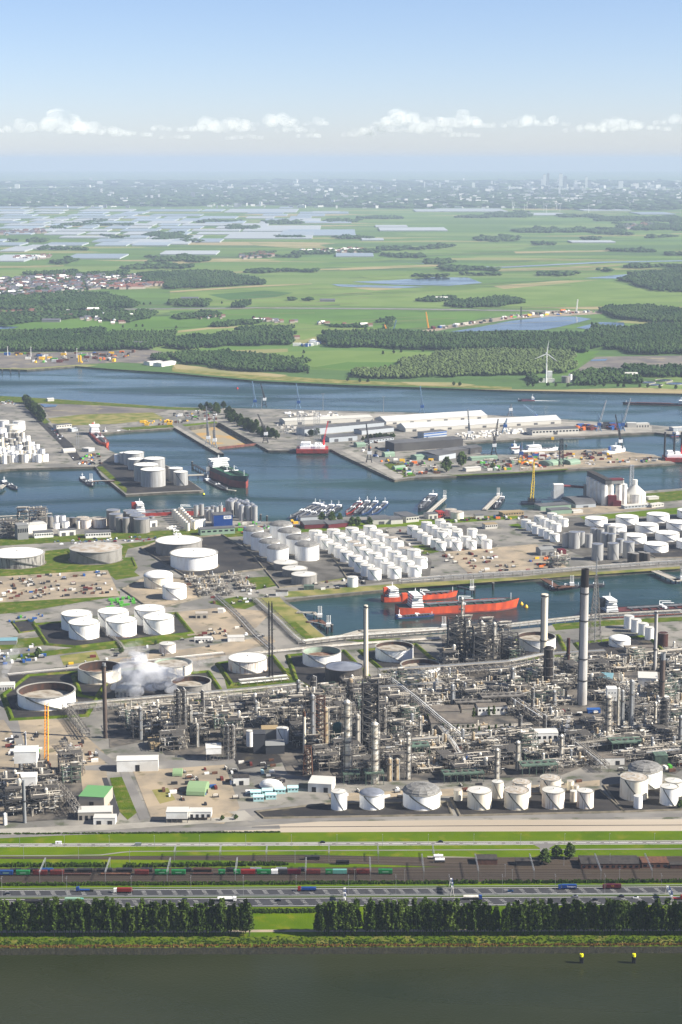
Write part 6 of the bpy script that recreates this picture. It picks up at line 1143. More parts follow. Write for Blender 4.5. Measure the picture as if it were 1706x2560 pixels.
for a in (((966, 1062), (1219, 1046), 62, 7, 'hall_cream', 'hall_roof', 'longest white-roofed warehouse, farther of the two', 8, 'warehouse', 0, 6), ((1014.5, 1080), (1403, 1059), 52, 8, 'hall_cream', 'hall_roof', 'long white-roofed warehouse, nearer of the two', 8, 'warehouse', 0, 9), ((713, 1063), (932, 1053), 45, 9, 'hall_cream', 'hall_cream', 'cream hall with stepped pale roof left of the long warehouses', 3, 'warehouse', 0, 3), ((762, 1089), (961, 1071), 34, 13, 'hall_pale', 'roof_grey', 'pale blue-grey hall with dark flat roof by the red jack-up', 0, 'warehouse', 0, 0), ((824, 1106), (894, 1101), 40, 10, 'hall_pale', 'roof_grey', 'grey hall with pale roof stripes left of the tree row', 2, 'warehouse', 0, 2), ((905, 1087), (985, 1079), 30, 9, 'hall_pale', 'roof_grey', 'grey hall with striped roof behind the short tree row', 2, 'warehouse'),
          ((986, 1129), (1158, 1117), 42, 16, 'hall_dark', 'roof_grey', 'massive dark shipyard hall with pale doors', 0, 'shipyard_hall', 0, 0), ((1120, 1142), (1205, 1131), 34, 11, 'hall_dark', 'roof_grey', 'grey-roofed hall right of the massive dark one', 3, 'shipyard_hall', 0, 3), ((1098, 1152), (1140, 1145), 60, 10, 'hall_pale', 'roof_grey', 'gabled hall with white front and dark roof in the shipyard', 4, 'shipyard_hall', 0, 1), ((1331, 1089), (1447, 1084), 34, 11, 'hall_cream', 'roof_grey', 'cream waterside building with window band and dark roof', 0, 'warehouse', 0, 1, 14), ((1060, 1097), (1117, 1091), 22, 12, 'hall_pale', 'roof_grey', 'office building with blue and white wall bands', 0, 'office', 0, 0, 0, 'cont_blue'), ((925, 1108), (985, 1101), 18, 6, 'hall_pale', 'roof_grey', 'low grey office behind the hedge', 0, 'office', 0, 0, 8),
          ((1569, 1069), (1592, 1069), 18, 9, 'hall_cream', 'roof_white', 'small cream shed near the quay cranes, left of two', 0, 'shed'), ((1590, 1069), (1624, 1068), 16, 8, 'hall_cream', 'roof_white', 'small cream shed with dark openings, right of two', 0, 'shed', 0, 5), ((1684, 1078), (1725, 1076), 20, 7, 'hall_pale', 'roof_white', 'white-roofed shed at the right river edge', 1, 'shed'), ((1166, 1179), (1203, 1176), 14, 6, 'hall_cream', 'roof_white', 'long white shed at the shipyard tip', 1, 'shed'), ((1042, 1150), (1085, 1146), 22, 7, 'hall_green', 'hall_green', 'pale green shed in the shipyard yard, larger', 2, 'shed'), ((963, 1143), (988, 1141), 14, 6, 'hall_green', 'hall_green', 'green round-topped shed behind the dark portal crane', 0, 'shed', 3), ((988, 1175), (1015, 1172), 10, 4, 'hall_green', 'hall_green', 'small green round-topped tank shed on the shipyard tip', 0, 'shed', 3), ((893, 1118), (915, 1117), 24, 5, 'hall_green', 'hall_green', 'green round shed beside the harbour quay', 0, 'shed', 3),
          ((1372, 1166), (1398, 1162), 26, 4, 'hall_green', 'hall_green', 'green arched shed on the pier, first of three', 0, 'shed', 5), ((1402, 1162), (1424, 1159), 26, 4, 'hall_green', 'hall_green', 'green arched shed on the pier, second of three', 0, 'shed', 5), ((1427, 1163), (1452, 1160), 26, 4, 'hall_green', 'hall_green', 'green arched shed on the pier, third of three', 0, 'shed', 5), ((1180, 1152), (1245, 1148), 18, 5, 'hall_green', 'hall_green', 'long green shed row in the shipyard', 2, 'shed'),
          ((142, 1073), (180, 1069), 16, 8, 'hall_cream', 'roof_grey', 'white office with dark flat roof behind the orange ship', 0, 'office', 0, 0, 6), ((147, 1082), (165, 1080), 12, 6, 'hall_dark', 'roof_grey', 'small dark shed in front of the white office', 0, 'shed'), ((180, 1080), (195, 1078), 14, 6, 'hall_pale', 'hall_pale', 'grey tilted shed by the orange ship', 2, 'shed'), ((120, 1004), (136, 1003), 12, 6, 'hall_cream', 'roof_white', 'lone white house on the river bank', 2, 'house'), ((205, 1128), (222, 1130), 18, 6, 'hall_pale', 'roof_white', 'white terminal office by the orange ship quay', 0, 'office', 0, 0, 4), ((160, 1133), (190, 1131), 18, 3, 'hall_cream', 'roof_white', 'white arched loading shelter behind the left terminal', 0, 'shelter', 5), ((375, 914), (408, 911), 30, 9, 'clad_white', 'roof_white', 'white hall on the far bank, left of two', 2, 'warehouse'), ((405, 917), (441, 911), 30, 9, 'clad_white', 'roof_white', 'white hall on the far bank, right of two', 2, 'warehouse'),
          ((535, 1318), (582, 1316), 24, 19, 'truck_blue', 'roof_grey', 'bright blue clad factory block with white letters', 0, 'factory'), ((502, 1339), (588, 1334), 18, 9, 'hall_green', 'roof_grey', 'long pale green-grey building with dark roof', 0, 'office', 0, 0, 6), ((762, 1323), (824, 1320), 34, 7, 'red_trim', 'roof_grey', 'red-walled hall with dark roof at the waterfront, left', 2, 'warehouse'), ((822, 1322), (872, 1317), 28, 7, 'red_trim', 'roof_grey', 'red-walled hall with dark roof at the waterfront, right', 2, 'warehouse'), ((752, 1303), (798, 1300), 16, 6, 'hall_pale', 'roof_grey', 'low grey shed behind the barge cluster', 1, 'shed'), ((932, 1312), (977, 1310), 38, 8, 'hall_cream', 'roof_grey', 'white-fronted dark-roofed hall by the water', 2, 'warehouse', 0, 1), ((978, 1311), (1008, 1309), 34, 7, 'hall_cream', 'roof_grey', 'narrow white-fronted hall beside its larger twin', 2, 'warehouse'), ((1016, 1307), (1048, 1304), 44, 9, 'hall_cream', 'roof_grey', 'dark-roofed hall with windowed white front', 0, 'warehouse', 0, 0, 5), ((1072, 1298), (1095, 1296), 18, 8, 'hall_cream', 'roof_grey', 'white house with red doors near the moored tanker barge', 1, 'house', 0, 2), ((1096, 1295), (1112, 1294), 16, 9, 'hull_red', 'hull_red', 'red building right of the white house', 0, 'house', 0, 0, 3), ((1190, 1298), (1210, 1297), 12, 6, 'hall_cream', 'roof_grey', 'row of small dark huts by the water', 1, 'shed'), ((1258, 1292), (1310, 1288), 16, 6, 'clad_tan', 'clad_tan', 'tan-roofed waterside office with many windows', 0, 'office', 0, 0, 8),
          ((1378, 1287), (1430, 1284), 22, 7, 'hall_green', 'roof_grey', 'green-walled hall with grey roof, nearer of two', 0, 'warehouse'), ((1352, 1277), (1428, 1272), 26, 7, 'hall_green', 'roof_grey', 'green-walled hall with grey roof, farther of two', 0, 'warehouse'), ((1434, 1284), (1458, 1282), 10, 4, 'hall_cream', 'roof_white', 'small white hut right of the green halls', 0, 'cabin'), ((1562, 1273), (1628, 1268), 12, 5, 'hall_pale', 'roof_white', 'long white building in front of the conical silos', 0, 'office', 0, 0, 8), ((1630, 1270), (1660, 1266), 12, 5, 'hall_cream', 'roof_white', 'white building right of the conical silos', 0, 'office', 0, 0, 4), ((1622, 1250), (1648, 1248), 12, 4, 'hall_cream', 'roof_white', 'small white shed on the grass by the water', 0, 'shed'),
          ((72, 1334), (118, 1330), 20, 13, 'clad_white', 'roof_white', 'white windowless hall at the left waterfront', 0, 'factory'), ((45, 1350), (72, 1348), 22, 22, 'clad_grey', 'clad_grey', 'glassy grey factory building at the left waterfront', 0, 'factory', 0, 0, 6), ((87, 1346), (134, 1343), 18, 8, 'clad_white', 'roof_grey', 'white office with dark windows at the left waterfront', 0, 'office', 0, 0, 8), ((215, 1346), (278, 1343), 18, 8, 'clad_white', 'roof_grey', 'long low office with dark roof among parked cars', 0, 'office', 0, 0, 10), ((150, 1341), (190, 1338), 14, 9, 'clad_white', 'roof_grey', 'white jumble building below the grey tanks', 1, 'factory', 0, 2), ((376, 1318), (394, 1316), 14, 10, 'clad_white', 'clad_grey', 'white gatehouse near the big grey tanks', 0, 'office', 0, 1), ((1352, 1390), (1386, 1388), 20, 9, 'clad_grey', 'clad_grey', 'grey saw-roofed shed in the yard above the basin', 3, 'shed', 0, 2), ((1400, 1390), (1416, 1389), 12, 8, 'red_trim', 'red_trim', 'small dark red building above the basin', 0, 'cabin'), ((1214, 1323), (1244, 1321), 14, 7, 'hall_cream', 'clad_tan', 'cream terminal office between the tank blocks', 0, 'office', 0, 0, 6)):
    hall2(*a[:7], gable=a[7] if len(a) > 7 else 0, name=a[8] if len(a) > 8 else 'warehouse', vault=a[9] if len(a) > 9 else 0, doors=a[10] if len(a) > 10 else 0, win=a[11] if len(a) > 11 else 0, stripe=a[12] if len(a) > 12 else None)
_f = [o for o in COL.objects if o.get('label') == 'bright blue clad factory block with white letters'][0]; _f['label'] = 'bright blue clad factory block with a white sign board'
mb = MB(); mb.box(7, -12.2, 12.5, 12, .3, 5); part('sign_board', mb, 'white_paint', _f); lettering(_f, 'ADM', 4.4, (7, -12.5, 15), (math.pi / 2, 0, 0), 'truck_blue')
# grain terminal
t = thing('grain_silo_block', 'white grain silo block of joined cylinders under a red roof house', 'silo block', G(1489, 1262)); d1 = Vector((-1, .0, 0)); A0 = G(1508, 1263) - t.location; B0 = G(1470, 1243) - t.location
for i in range(5):
    for j in range(2): p = A0.lerp(B0, i / 4) + Vector((j * 10.5 + 2, j * 5.5, 0)); mb = MB(); mb.cyl(p.x, p.y, 0, 5.6, 36, 18); part('silo', mb, 'silo_grey' if False else 'clad_white', t)
p = A0 + Vector((27, 9, 0)); mb = MB(); mb.cyl(p.x, p.y, 0, 5.5, 34, 16); mb.cyl(p.x + 9, p.y + 3, 0, 5.5, 34, 16); part('silo', mb, 'clad_white', t)
c_ = (A0 + B0) / 2; d_ = B0 - A0; mb = MB(); mb.box(c_.x + 6, c_.y + 3, 36, d_.length + 16, 11, 7, math.atan2(d_.y, d_.x)); part('roof_house', mb, 'roof_grey', t); mb = MB(); mb.box(c_.x + 6, c_.y + 3, 43, d_.length + 17, 12, 1.4, math.atan2(d_.y, d_.x)); part('roof', mb, 'dark_roof', t); mb = MB(); mb.box(A0.x + 18, A0.y + 8, 36, 30, 14, 6, .2); part('head_house', mb, 'clad_grey', t); mb = MB(); mb.box(A0.x + 18, A0.y + 8, 42, 31, 15, 2, .2); part('head_roof', mb, 'red_trim', t); mb = MB(); mb.box(A0.x + 14, A0.y - 6, 0, 14, 9, 18); mb.box(A0.x + 22, A0.y - 8, 0, 14, 8, 9); part('loading_house', mb, 'red_trim', t)
for x, y, w, hs, hc, l in ((1590.8, 1260, 56, 23, 20, 'large white conical-topped silo at the grain terminal'), (1558, 1248, 31, 24, 15, 'smaller white conical-topped silo half hidden at the grain terminal')):
    s, c, _ = ppm(y); r_ = w / 2 / s; h = hs / (s * c); k = hc / (s * c); t = thing('conical_silo', l, 'silo', G(x, y) + Vector((0, r_, 0))); mb = MB(); mb.cyl(0, 0, 0, r_, h, 32, top=False); part('shell', mb, 'clad_white', t); mb = MB(); mb.lathe(0, 0, [(r_ * 1.02, h), (r_ * .22, h + k)], 32); part('cone', mb, 'roof_white', t); mb = MB(); mb.cyl(0, 0, h + k * .9, r_ * .22, k * .75, 14); part('cap', mb, 'clad_white', t); mb = MB()
    for q in range(18): a = q * math.pi / 9; mb.box(r_ * math.cos(a), r_ * math.sin(a), 0, .4, .4, h, a)
    part('rib', mb, 'clad_grey', t, kind='stuff')
t = thing('elevator_tower', 'white elevator tower with red conveyor bridge at the grain terminal', 'tower', G(1397, 1246)); mb = MB(); mb.box(0, 6, 0, 17, 14, 24); part('tower', mb, 'clad_white', t); mb = MB(); mb.tube((8, 6, 21), (44, 14, 17), 2.2, 4); part('conveyor', mb, 'red_trim', t); mb = MB(); mb.box(50, 14, 0, 11, 10, 22); part('transfer_house', mb, 'clad_grey', t); mb = MB(); mb.cyl(-9, 4, 0, 4, 12, 12); part('drum', mb, 'clad_white', t)
t = hall2((1440, 1271), (1490, 1268), 60, 6, 'hall_pale', 'roof_grey', 'grain store with rounded grey roof before the silos', vault=7, name='grain_store', doors=1)
lattice(1578, 1163, 1240, 9, 8, 'white lattice loader tower with blue head above the conical silos', 'lattice_pale', 'loader_tower', 'tower', 6, r=.5)
# ships
def ship(a, b, beam, fb, label, hm, dm, boot='hull_boot', bh=.35, sup=None, kind='tanker', cat='ship', name=None, z=-4.0):
    """hull between stern and bow on the water, with deck, deckhouse and gear"""
    A, B = G(a[0], a[1], z), G(b[0], b[1], z); d = B - A; L_ = d.length; t = thing(name or kind + '_ship', label, cat, A, math.atan2(d.y, d.x)); N = 15
    def hb(u): return beam / 2 * (.8 + .2 * min(1, u / .1)) * (1 if u < .8 else max(.02, 1 - ((u - .8) / .2) ** 2.0))
    def sh(u): return fb + fb * .16 * max(0, (u - .82) / .18) + fb * .1 * max(0, (.12 - u) / .12)
    mb = MB(); us = [i / N for i in range(N)] + [.965, 1.0]; rows = []
    for u in us:
        hbt = hb(u); f = 1.0 if u < .8 else 1 - .1 * (u - .8) / .2; w = hbt * (1 if u < .85 else .82)
        x2 = u * L_ + (beam * .12 * (u - .9) / .1 if u > .9 else 0)
        rows.append([(u * L_, -w, -1), (u * L_, -w, fb * bh), (x2, -hbt, sh(u)), (x2, hbt, sh(u)), (u * L_, w, fb * bh), (u * L_, w, -1)])
    for r_ in rows: mb.v += r_
    for i in range(len(us) - 1):
        for k, m_ in ((0, 1), (1, 0), (3, 0), (4, 1)): p = i * 6 + k; mb.f.append([p, p + 6, p + 7, p + 1]); mb.m.append(m_)
    mb.f.append([0, 1, 2, 3, 4, 5]); mb.m.append(0); e = (len(us) - 1) * 6; mb.f.append([e + 5, e + 4, e + 3, e + 2, e + 1, e]); mb.m.append(0)
    part('hull', mb, (hm, boot), t)
    mb = MB(); n = len(us)
    for r_ in rows: mb.v += [(r_[2][0], r_[2][1] * .97, r_[2][2] - .5), (r_[3][0], r_[3][1] * .97, r_[3][2] - .5)]
    for i in range(n - 1): mb.f.append([i * 2, i * 2 + 2, i * 2 + 3, i * 2 + 1]); mb.m.append(0)
    part('deck', mb, dm, t); D = fb - .4
    if kind == 'tanker':
        mb = MB(); 
        for o in (-.12, -.04, .04, .12): mb.tube((L_ * .24, beam * o, D + 1.6), (L_ * .9, beam * o, D + 1.6), beam * .02 + .15, 5)
        mb.box(L_ * .57, 0, D + 1.8, L_ * .68, beam * .06, .4)
        for k in range(9): mb.box(L_ * (.26 + k * .075), 0, D, .8, beam * .86, 1.2)
        part('deck_pipes', mb, 'deck_grey' if dm != 'deck_green' else 'deck_dark', t)
        mb = MB(); mb.box(L_ * .54, 0, D, L_ * .02, beam * .8, 2.2); part('manifold', mb, 'ship_white', t)
        for o in (-.2, .2): mb = MB(); mb.tube((L_ * .52, beam * o, D), (L_ * .52, beam * o, D + beam * .3), .5, 6); mb.tube((L_ * .52, beam * o, D + beam * .3), (L_ * .62, beam * o, D + beam * .25), .35, 5); part('deck_crane', mb, 'ship_white', t)
    elif kind == 'cargo': mb = MB(); mb.box(L_ * .5, 0, D, L_ * .56, beam * .72, fb * .35); part('hatch', mb, 'deck_maroon', t)
    if sup:
        w, l0, l1, fl, fh = sup; sp = MB()
        for k in range(fl): q = 1 - .07 * k; sp.box(L_ * (l0 + l1) / 2, 0, D + k * fh, L_ * (l1 - l0) * q, beam * w * (q if k < fl - 1 else 1.12), fh - .35)
        s_ = part('deckhouse', sp, 'ship_white', t); wb = MB()
        for k in range(fl): wb.box(L_ * (l0 + l1) / 2, 0, D + k * fh + fh * .45, L_ * (l1 - l0) * (1 - .07 * k) + .2, beam * w * ((1 - .07 * k) if k < fl - 1 else 1.12) + .2, fh * .24)
        part('window_band', wb, 'glass_dark', s_)
        mb = MB(); mb.box(L_ * l0 * .6, 0, D + fl * fh * .3, L_ * .03 + 2, beam * .22, fl * fh * .75); part('funnel', mb, hm if hm != 'ship_white' else 'cont_blue', t); mb = MB(); mb.tube((L_ * (l0 + l1) / 2, 0, D + fl * fh), (L_ * (l0 + l1) / 2, 0, D + fl * fh + 7), .4, 5); mb.box(L_ * (l0 + l1) / 2, 0, D + fl * fh + 4, .5, 4, .4); part('mast', mb, 'ship_white', t)
        mb = MB(); mb.tube((L_ * .95, 0, fb), (L_ * .95, 0, fb + beam * .35), .4, 5); part('foremast', mb, 'ship_white', t)
    return t
ship((538, 1187), (615, 1221), 34, 20, 'large tanker with green deck and dark red-bottomed hull', 'hull_black', 'deck_green', bh=.6, sup=(.95, .06, .2, 4, 3.6)); ship((233, 1086), (267, 1121), 21, 9, 'orange ship with white deckhouse moored bow-on at the left quay', 'hull_orange', 'deck_red', bh=.2, sup=(.9, .05, .2, 5, 3.2)); ship((331, 1294), (566, 1283), 27, 9, 'long red tanker lying behind the waterfront tanks', 'hull_red', 'deck_grey', bh=.3, sup=(.9, .03, .13, 5, 3.2))
ship((993, 1537), (1292, 1519), 27, 11, 'long bright orange tanker in the basin, with dark green deck', 'hull_orange', 'deck_dark', bh=.16, sup=(.9, .1, .2, 5, 3.3)); ship((957, 1504), (1141, 1491), 19, 7, 'smaller orange tanker behind the long orange one', 'hull_orange', 'deck_red', bh=.15, sup=(.9, .06, .2, 4, 3.0)); ship((1500, 1541), (1790, 1524), 24, 8, 'dark-hulled tanker with maroon deck at the right of the basin', 'hull_black', 'deck_maroon', bh=.2, sup=(.9, .03, .13, 5, 3.2))
for i, (a, b, bm, fb, hm, dm, l) in enumerate((((990, 1547), (1085, 1540), 10, 2.6, 'hull_blue', 'deck_grey', 'blue-white barge alongside the long orange tanker'), ((1374, 1474), (1450, 1469), 12, 3, 'hull_black', 'deck_grey', 'dark barge at the far basin jetty'), ((1456, 1470), (1512, 1466), 11, 3, 'hull_black', 'deck_grey', 'barge with pale green house at the far basin jetty'), ((204, 1197), (233, 1218), 11, 3, 'hull_black', 'deck_grey', 'small tank barge at the pier jetty on the left'), ((8, 1206), (44, 1226), 11, 3, 'hull_blue', 'deck_grey', 'tank barge at the left edge of the harbour'), ((515, 1201), (571, 1229), 12, 3, 'hull_black', 'deck_grey', 'long barge lying beside the green-decked tanker'), ((795, 1261), (724, 1299), 11, 3, 'hull_black', 'deck_grey', 'barge in the large cluster, leftmost'), ((806, 1263), (741, 1301), 11, 3, 'hull_blue', 'deck_grey', 'barge in the large cluster, second from left'), ((815, 1268), (760, 1303), 11, 3, 'hull_black', 'deck_grey', 'barge in the large cluster, third from left'), ((833, 1266), (788, 1298), 11, 3, 'hull_blue', 'deck_grey', 'barge in the large cluster, fourth from left'), ((851, 1267), (812, 1295), 11, 3, 'hull_black', 'deck_grey', 'barge in the large cluster, rightmost'),
      ((902, 1258), (866, 1288), 11, 3, 'hull_red', 'deck_maroon', 'red-decked barge of the group of four'), ((922, 1256), (886, 1288), 11, 3, 'hull_black', 'deck_grey', 'grey barge of the group of four, second'), ((942, 1257), (906, 1289), 11, 3, 'hull_blue', 'deck_grey', 'blue-sided barge of the group of four, third'), ((966, 1259), (930, 1289), 11, 3, 'hull_blue', 'deck_grey', 'pale blue barge of the group of four, rightmost'), ((1086, 1243), (1051, 1280), 17, 6, 'hull_black', 'deck_grey', 'single large tank barge moored at the long jetty'), ((1256, 1246), (1238, 1274), 12, 3, 'hull_black', 'deck_grey', 'barge moored at the jetty left of the yellow floating crane'))):
    ship(a, b, bm, fb, l, hm, dm, 'hull_black', .2, (.7, .05, .13, 1, 2.8), 'tanker', 'barge', 'tank_barge')
ship((1337, 1001), (1295, 1002), 9, 3, 'small white cargo boat trailing a wake on the river', 'hull_blue', 'deck_grey', sup=(.8, .04, .2, 2, 3), kind='cargo', name='cargo_boat'); ship((1712, 1014), (1558, 1010), 14, 4, 'long dark river barge loaded with red containers', 'hull_black', 'deck_maroon', sup=(.8, .02, .1, 3, 3), kind='cargo', name='cargo_barge', cat='barge')
ship((1283, 1134), (1394, 1126), 15, 6, 'white ship with many deckhouses in the inner dock', 'ship_white', 'ship_white', 'hull_blue', .2, (.8, .3, .62, 3, 3)); ship((1512, 1140), (1562, 1131), 18, 8, 'stout white ship in the floating dock at the pier end', 'ship_white', 'ship_white', 'ship_white', .2, (.8, .4, .7, 3, 3), kind='supply'); ship((1276, 1121), (1300, 1119), 8, 3, 'small white boat behind the white ship', 'ship_white', 'deck_grey', sup=(.7, .3, .6, 2, 3), kind='work'); ship((1676, 1092), (1706, 1090), 9, 4, 'blue-white tug at the right quay', 'hull_blue', 'deck_grey', sup=(.7, .4, .7, 2, 3), kind='tug'); ship((258, 1084), (328, 1080), 10, 2.6, 'blue barge moored below the dry field', 'hull_blue', 'deck_grey', sup=(.7, .04, .14, 2, 2.5), name='tank_barge', cat='barge')
part('wake', MB().add([(p.x, p.y, -3.9) for p in (G(1337, 1001, -3.9), G(1337, 1002, -3.9), G(1400, 1002.6, -3.9), G(1400, 1002.4, -3.9))], [(0, 1, 2, 3)]), 'pale_field' if False else 'marking', None, kind='structure')
def PY(px, py, Y):
    a = (px - 853) / FPX; b = (py - 1280) / FPX; t = Y / (CP - b * SP); return Vector((a * t, Y, HC + (-SP - b * CP) * t))
# cranes
def beam_lattice(mb, p, q, w0, w1, r, n):
    p, q = Vector(p), Vector(q); d = (q - p).normalized(); u = d.cross(Vector((0, 1, 0)));
    if u.length < .1: u = Vector((1, 0, 0))
    u.normalize(); v = d.cross(u); C4 = ((-1, -1), (1, -1), (1, 1), (-1, 1)); f = lambda k, c: p.lerp(q, k) + (u * c[0] + v * c[1]) * ((w0 + (w1 - w0) * k) / 2)
    for c in C4: mb.tube(f(0, c), f(1, c), r, 4)
    for i in range(n):
        for j in range(4): mb.tube(f(i / n, C4[j]), f((i + 1) / n, C4[(j + 1) % 4]), r * .7, 4)
def quay_crane(base, tip, m, label, ph=14.0, pw=11.0, mastf=.45, house='ship_white', z=0.0, jm=None):
    b = G(base[0], base[1], z); tp = PY(tip[0], tip[1], b.y) - b; t = thing('quay_crane', label, 'crane', b); mb = MB(); C4 = ((-1, -1), (1, -1), (1, 1), (-1, 1))
    for c in C4: mb.tube((c[0] * pw / 2, c[1] * pw / 2, 0), (c[0] * 2, c[1] * 2, ph), .8, 5)
    for i in range(4): mb.tube((C4[i][0] * pw * .4, C4[i][1] * pw * .4, ph * .35), (C4[(i + 1) % 4][0] * pw * .4, C4[(i + 1) % 4][1] * pw * .4, ph * .35), .5, 4)
    part('portal', mb, m, t); mb = MB(); mb.box(1, 0, ph, 8, 6, 6); part('machine_house', mb, house, t); H = tp.z; k = ph + (H - ph) * mastf; mb = MB(); beam_lattice(mb, (0, 0, ph + 5), (-1.5, 0, k), 3, 1.5, .45, 5); part('mast', mb, m, t); mb = MB(); beam_lattice(mb, (1, 0, ph + 5), (tp.x, 0, H), 3, 1.2, .5, 12); part('jib', mb, jm or m, t); mb = MB(); mb.tube((-1.5, 0, k), (tp.x, 0, H), .2, 4); mb.tube((-1.5, 0, k), (5, 0, ph + 3), .25, 4); part('stay_rope', mb, m, t); return t
for a in (((637, 1018), (631, 953), 'crane_blue', 'pale blue quay crane on the river bank, left of the pair'), ((661, 1018), (652, 958), 'crane_dark', 'dark-jibbed quay crane on the river bank, right of the pair'), ((746, 1021), (741, 959), 'crane_blue', 'blue quay crane standing alone on the river bank'), ((520, 1112), (516, 1016), 'crane_grey', 'tall grey crane on the left dock pier, left'), ((536, 1118), (536, 1042), 'crane_grey', 'tall grey crane on the left dock pier, right'), ((664, 1107), (645, 1035), 'crane_dark', 'dark crane with bent jib beside the dry dock gate'), ((1055, 1032), (1051, 965), 'crane_blue', 'blue crane behind the long warehouses'), ((923, 1156), (916, 1058), 'crane_dark', 'black portal crane with upright jib on the shipyard quay'),
          ((1173, 1099), (1170, 1024), 'crane_grey', 'grey crane at the head of the inner dock'), ((1235, 1137), (1246, 1047), 'crane_dark', 'dark portal crane at the left of the inner dock'), ((1262, 1082), (1268, 1046), 'crane_blue', 'small blue mobile crane on the quay'), ((1497, 1078), (1516, 1001), 'crane_blue', 'blue mobile harbour crane with white jib, left of two'), ((1556, 1078), (1577, 995), 'crane_blue', 'blue mobile harbour crane with white jib, right of two'), ((1550, 1126), (1539, 1036), 'crane_dark', 'black jib crane on the pier end above the white ship'), ((1302, 1152), (1305, 1105), 'crane_grey', 'small grey crane with blue house on the pier'), ((1339, 1057), (1309, 1012), 'crane_blue', 'blue-grey crane leaning left over the long warehouse'), ((1276, 1040), (1279, 1010), 'crane_grey', 'low grey crane beside the red stack on the river bank')):
    quay_crane(a[0], a[1], a[2], a[3], house='cont_blue' if a[2] == 'crane_blue' or 'blue house' in a[3] else 'ship_white', jm='lattice_pale' if 'white jib' in a[3] else None, ph=16 if a[2] == 'crane_dark' else 12)
t = lattice(1403, 1097, 1166, 11, 7, 'dark hammerhead tower crane on the pier', 'crane_dark', 'tower_crane', 'crane', 6, r=.5); hh = 69 / (ppm(1166)[0] * ppm(1166)[1]); mb = MB(); beam_lattice(mb, (-16, 0, hh), (44, 0, hh + 1), 2.4, 1.2, .4, 14); part('jib', mb, 'crane_grey', t); mb = MB(); mb.box(-17, 0, hh - 2, 5, 4, 5); part('counterweight', mb, 'yellow', t)
# floating crane, jack-up rigs
t = thing('floating_crane', 'yellow floating crane on a dark pontoon near the grain terminal', 'crane', G(1330, 1262, -4)); mb = MB(); mb.box(0, 8, -.5, 34, 24, 4); part('pontoon', mb, 'hull_black', t); mb = MB(); mb.box(0, 8, 3.5, 12, 10, 7); part('machine_house', mb, 'dark_metal', t); mb = MB(); beam_lattice(mb, (0, 6, 6), (2, 6, 40), 5, 4, .55, 6); beam_lattice(mb, (2, 6, 40), (3, 6, 74), 3, 1.4, .4, 8); part('boom', mb, 'crane_yellow', t); mb = MB(); mb.box(3, 6, 73, 2, 2, 4); part('tip', mb, 'crane_red', t)
def jackup(x, y, w, d, hleg, label, legs, lm, m='hull_red'):
    s, c, _ = ppm(y); W_ = w / s; t = thing('jack_up_rig', label, 'rig', G(x, y, -4) + Vector((0, d / 2, 0))); mb = MB(); mb.box(0, 0, 2, W_, d, 8); part('hull', mb, m, t); mb = MB(); mb.box(0, 0, 10, W_ * .8, d * .7, 5); mb.box(-W_ * .2, 0, 15, W_ * .3, d * .5, 6); mb.box(W_ * .18, 2, 15, W_ * .2, d * .4, 4); part('deckhouse', mb, 'ship_white', t); h = hleg / (s * c)
    for lx, ly in legs:
        mb = MB()
        if lm == 'lattice_pale': beam_lattice(mb, (lx * W_, ly * d, -6), (lx * W_, ly * d, h), 4.5, 4.5, .28, 18)
        else: mb.tube((lx * W_, ly * d, -6), (lx * W_, ly * d, h), 2.0, 10)
        part('leg', mb, 'crane_grey' if lm == 'lattice_pale' else lm, t)
    mb = MB(); mb.tube((W_ * .36, 0, 10), (W_ * .36, 0, 26), 2.2, 8); beam_lattice(mb, (W_ * .36, 0, 24), (W_ * .5, 0, 64), 2.4, 1.2, .3, 10); part('crane', mb, 'crane_red', t)
jackup(781, 1136, 80, 45, 105, 'red jack-up vessel with four tall lattice legs at the shipyard quay', ((-.42, -.3), (.08, .35), (.2, -.35), (-.3, .38)), 'lattice_pale'); jackup(1690, 1158, 52, 40, 72, 'red jack-up vessel with dark round legs at the right edge', ((-.42, .3), (-.05, -.2), (.4, .3)), 'crane_dark')
# jetties and piers
def jetty(pts, w, label, z=1.0, gear=0, m='concrete_wall', name='jetty'):
    P = pg(pts); t = thing(name, label, 'jetty', P[0]); mb = MB(); pl = MB()
    for a, b in zip(P[:-1], P[1:]):
        d = b - a; L_ = d.length; c = (a + b) / 2 - P[0]; mb.box(c.x, c.y, z - 1.2, L_ + w * .5, w, 1.2, math.atan2(d.y, d.x)); n = max(2, int(L_ / 14))
        for i in range(n + 1): q = a + d * (i / n) - P[0]; pl.cyl(q.x, q.y, -7, .8, 6 + z, 6)
    part('deck', mb, m, t); part('piles', pl, 'dark_metal', t, kind='stuff')
    if gear:
        e = P[-1] - P[0]; mb = MB(); mb.box(e.x, e.y, z, 6, 6, 4); [mb.tube((e.x + o, e.y, z), (e.x + o, e.y, z + 14), .5, 5) for o in (-2, 0, 2)]; mb.path([(0, 0, z + .8), (e.x, e.y, z + .8)], .4); part('loading_arms', mb, 'pipe_pale', t)
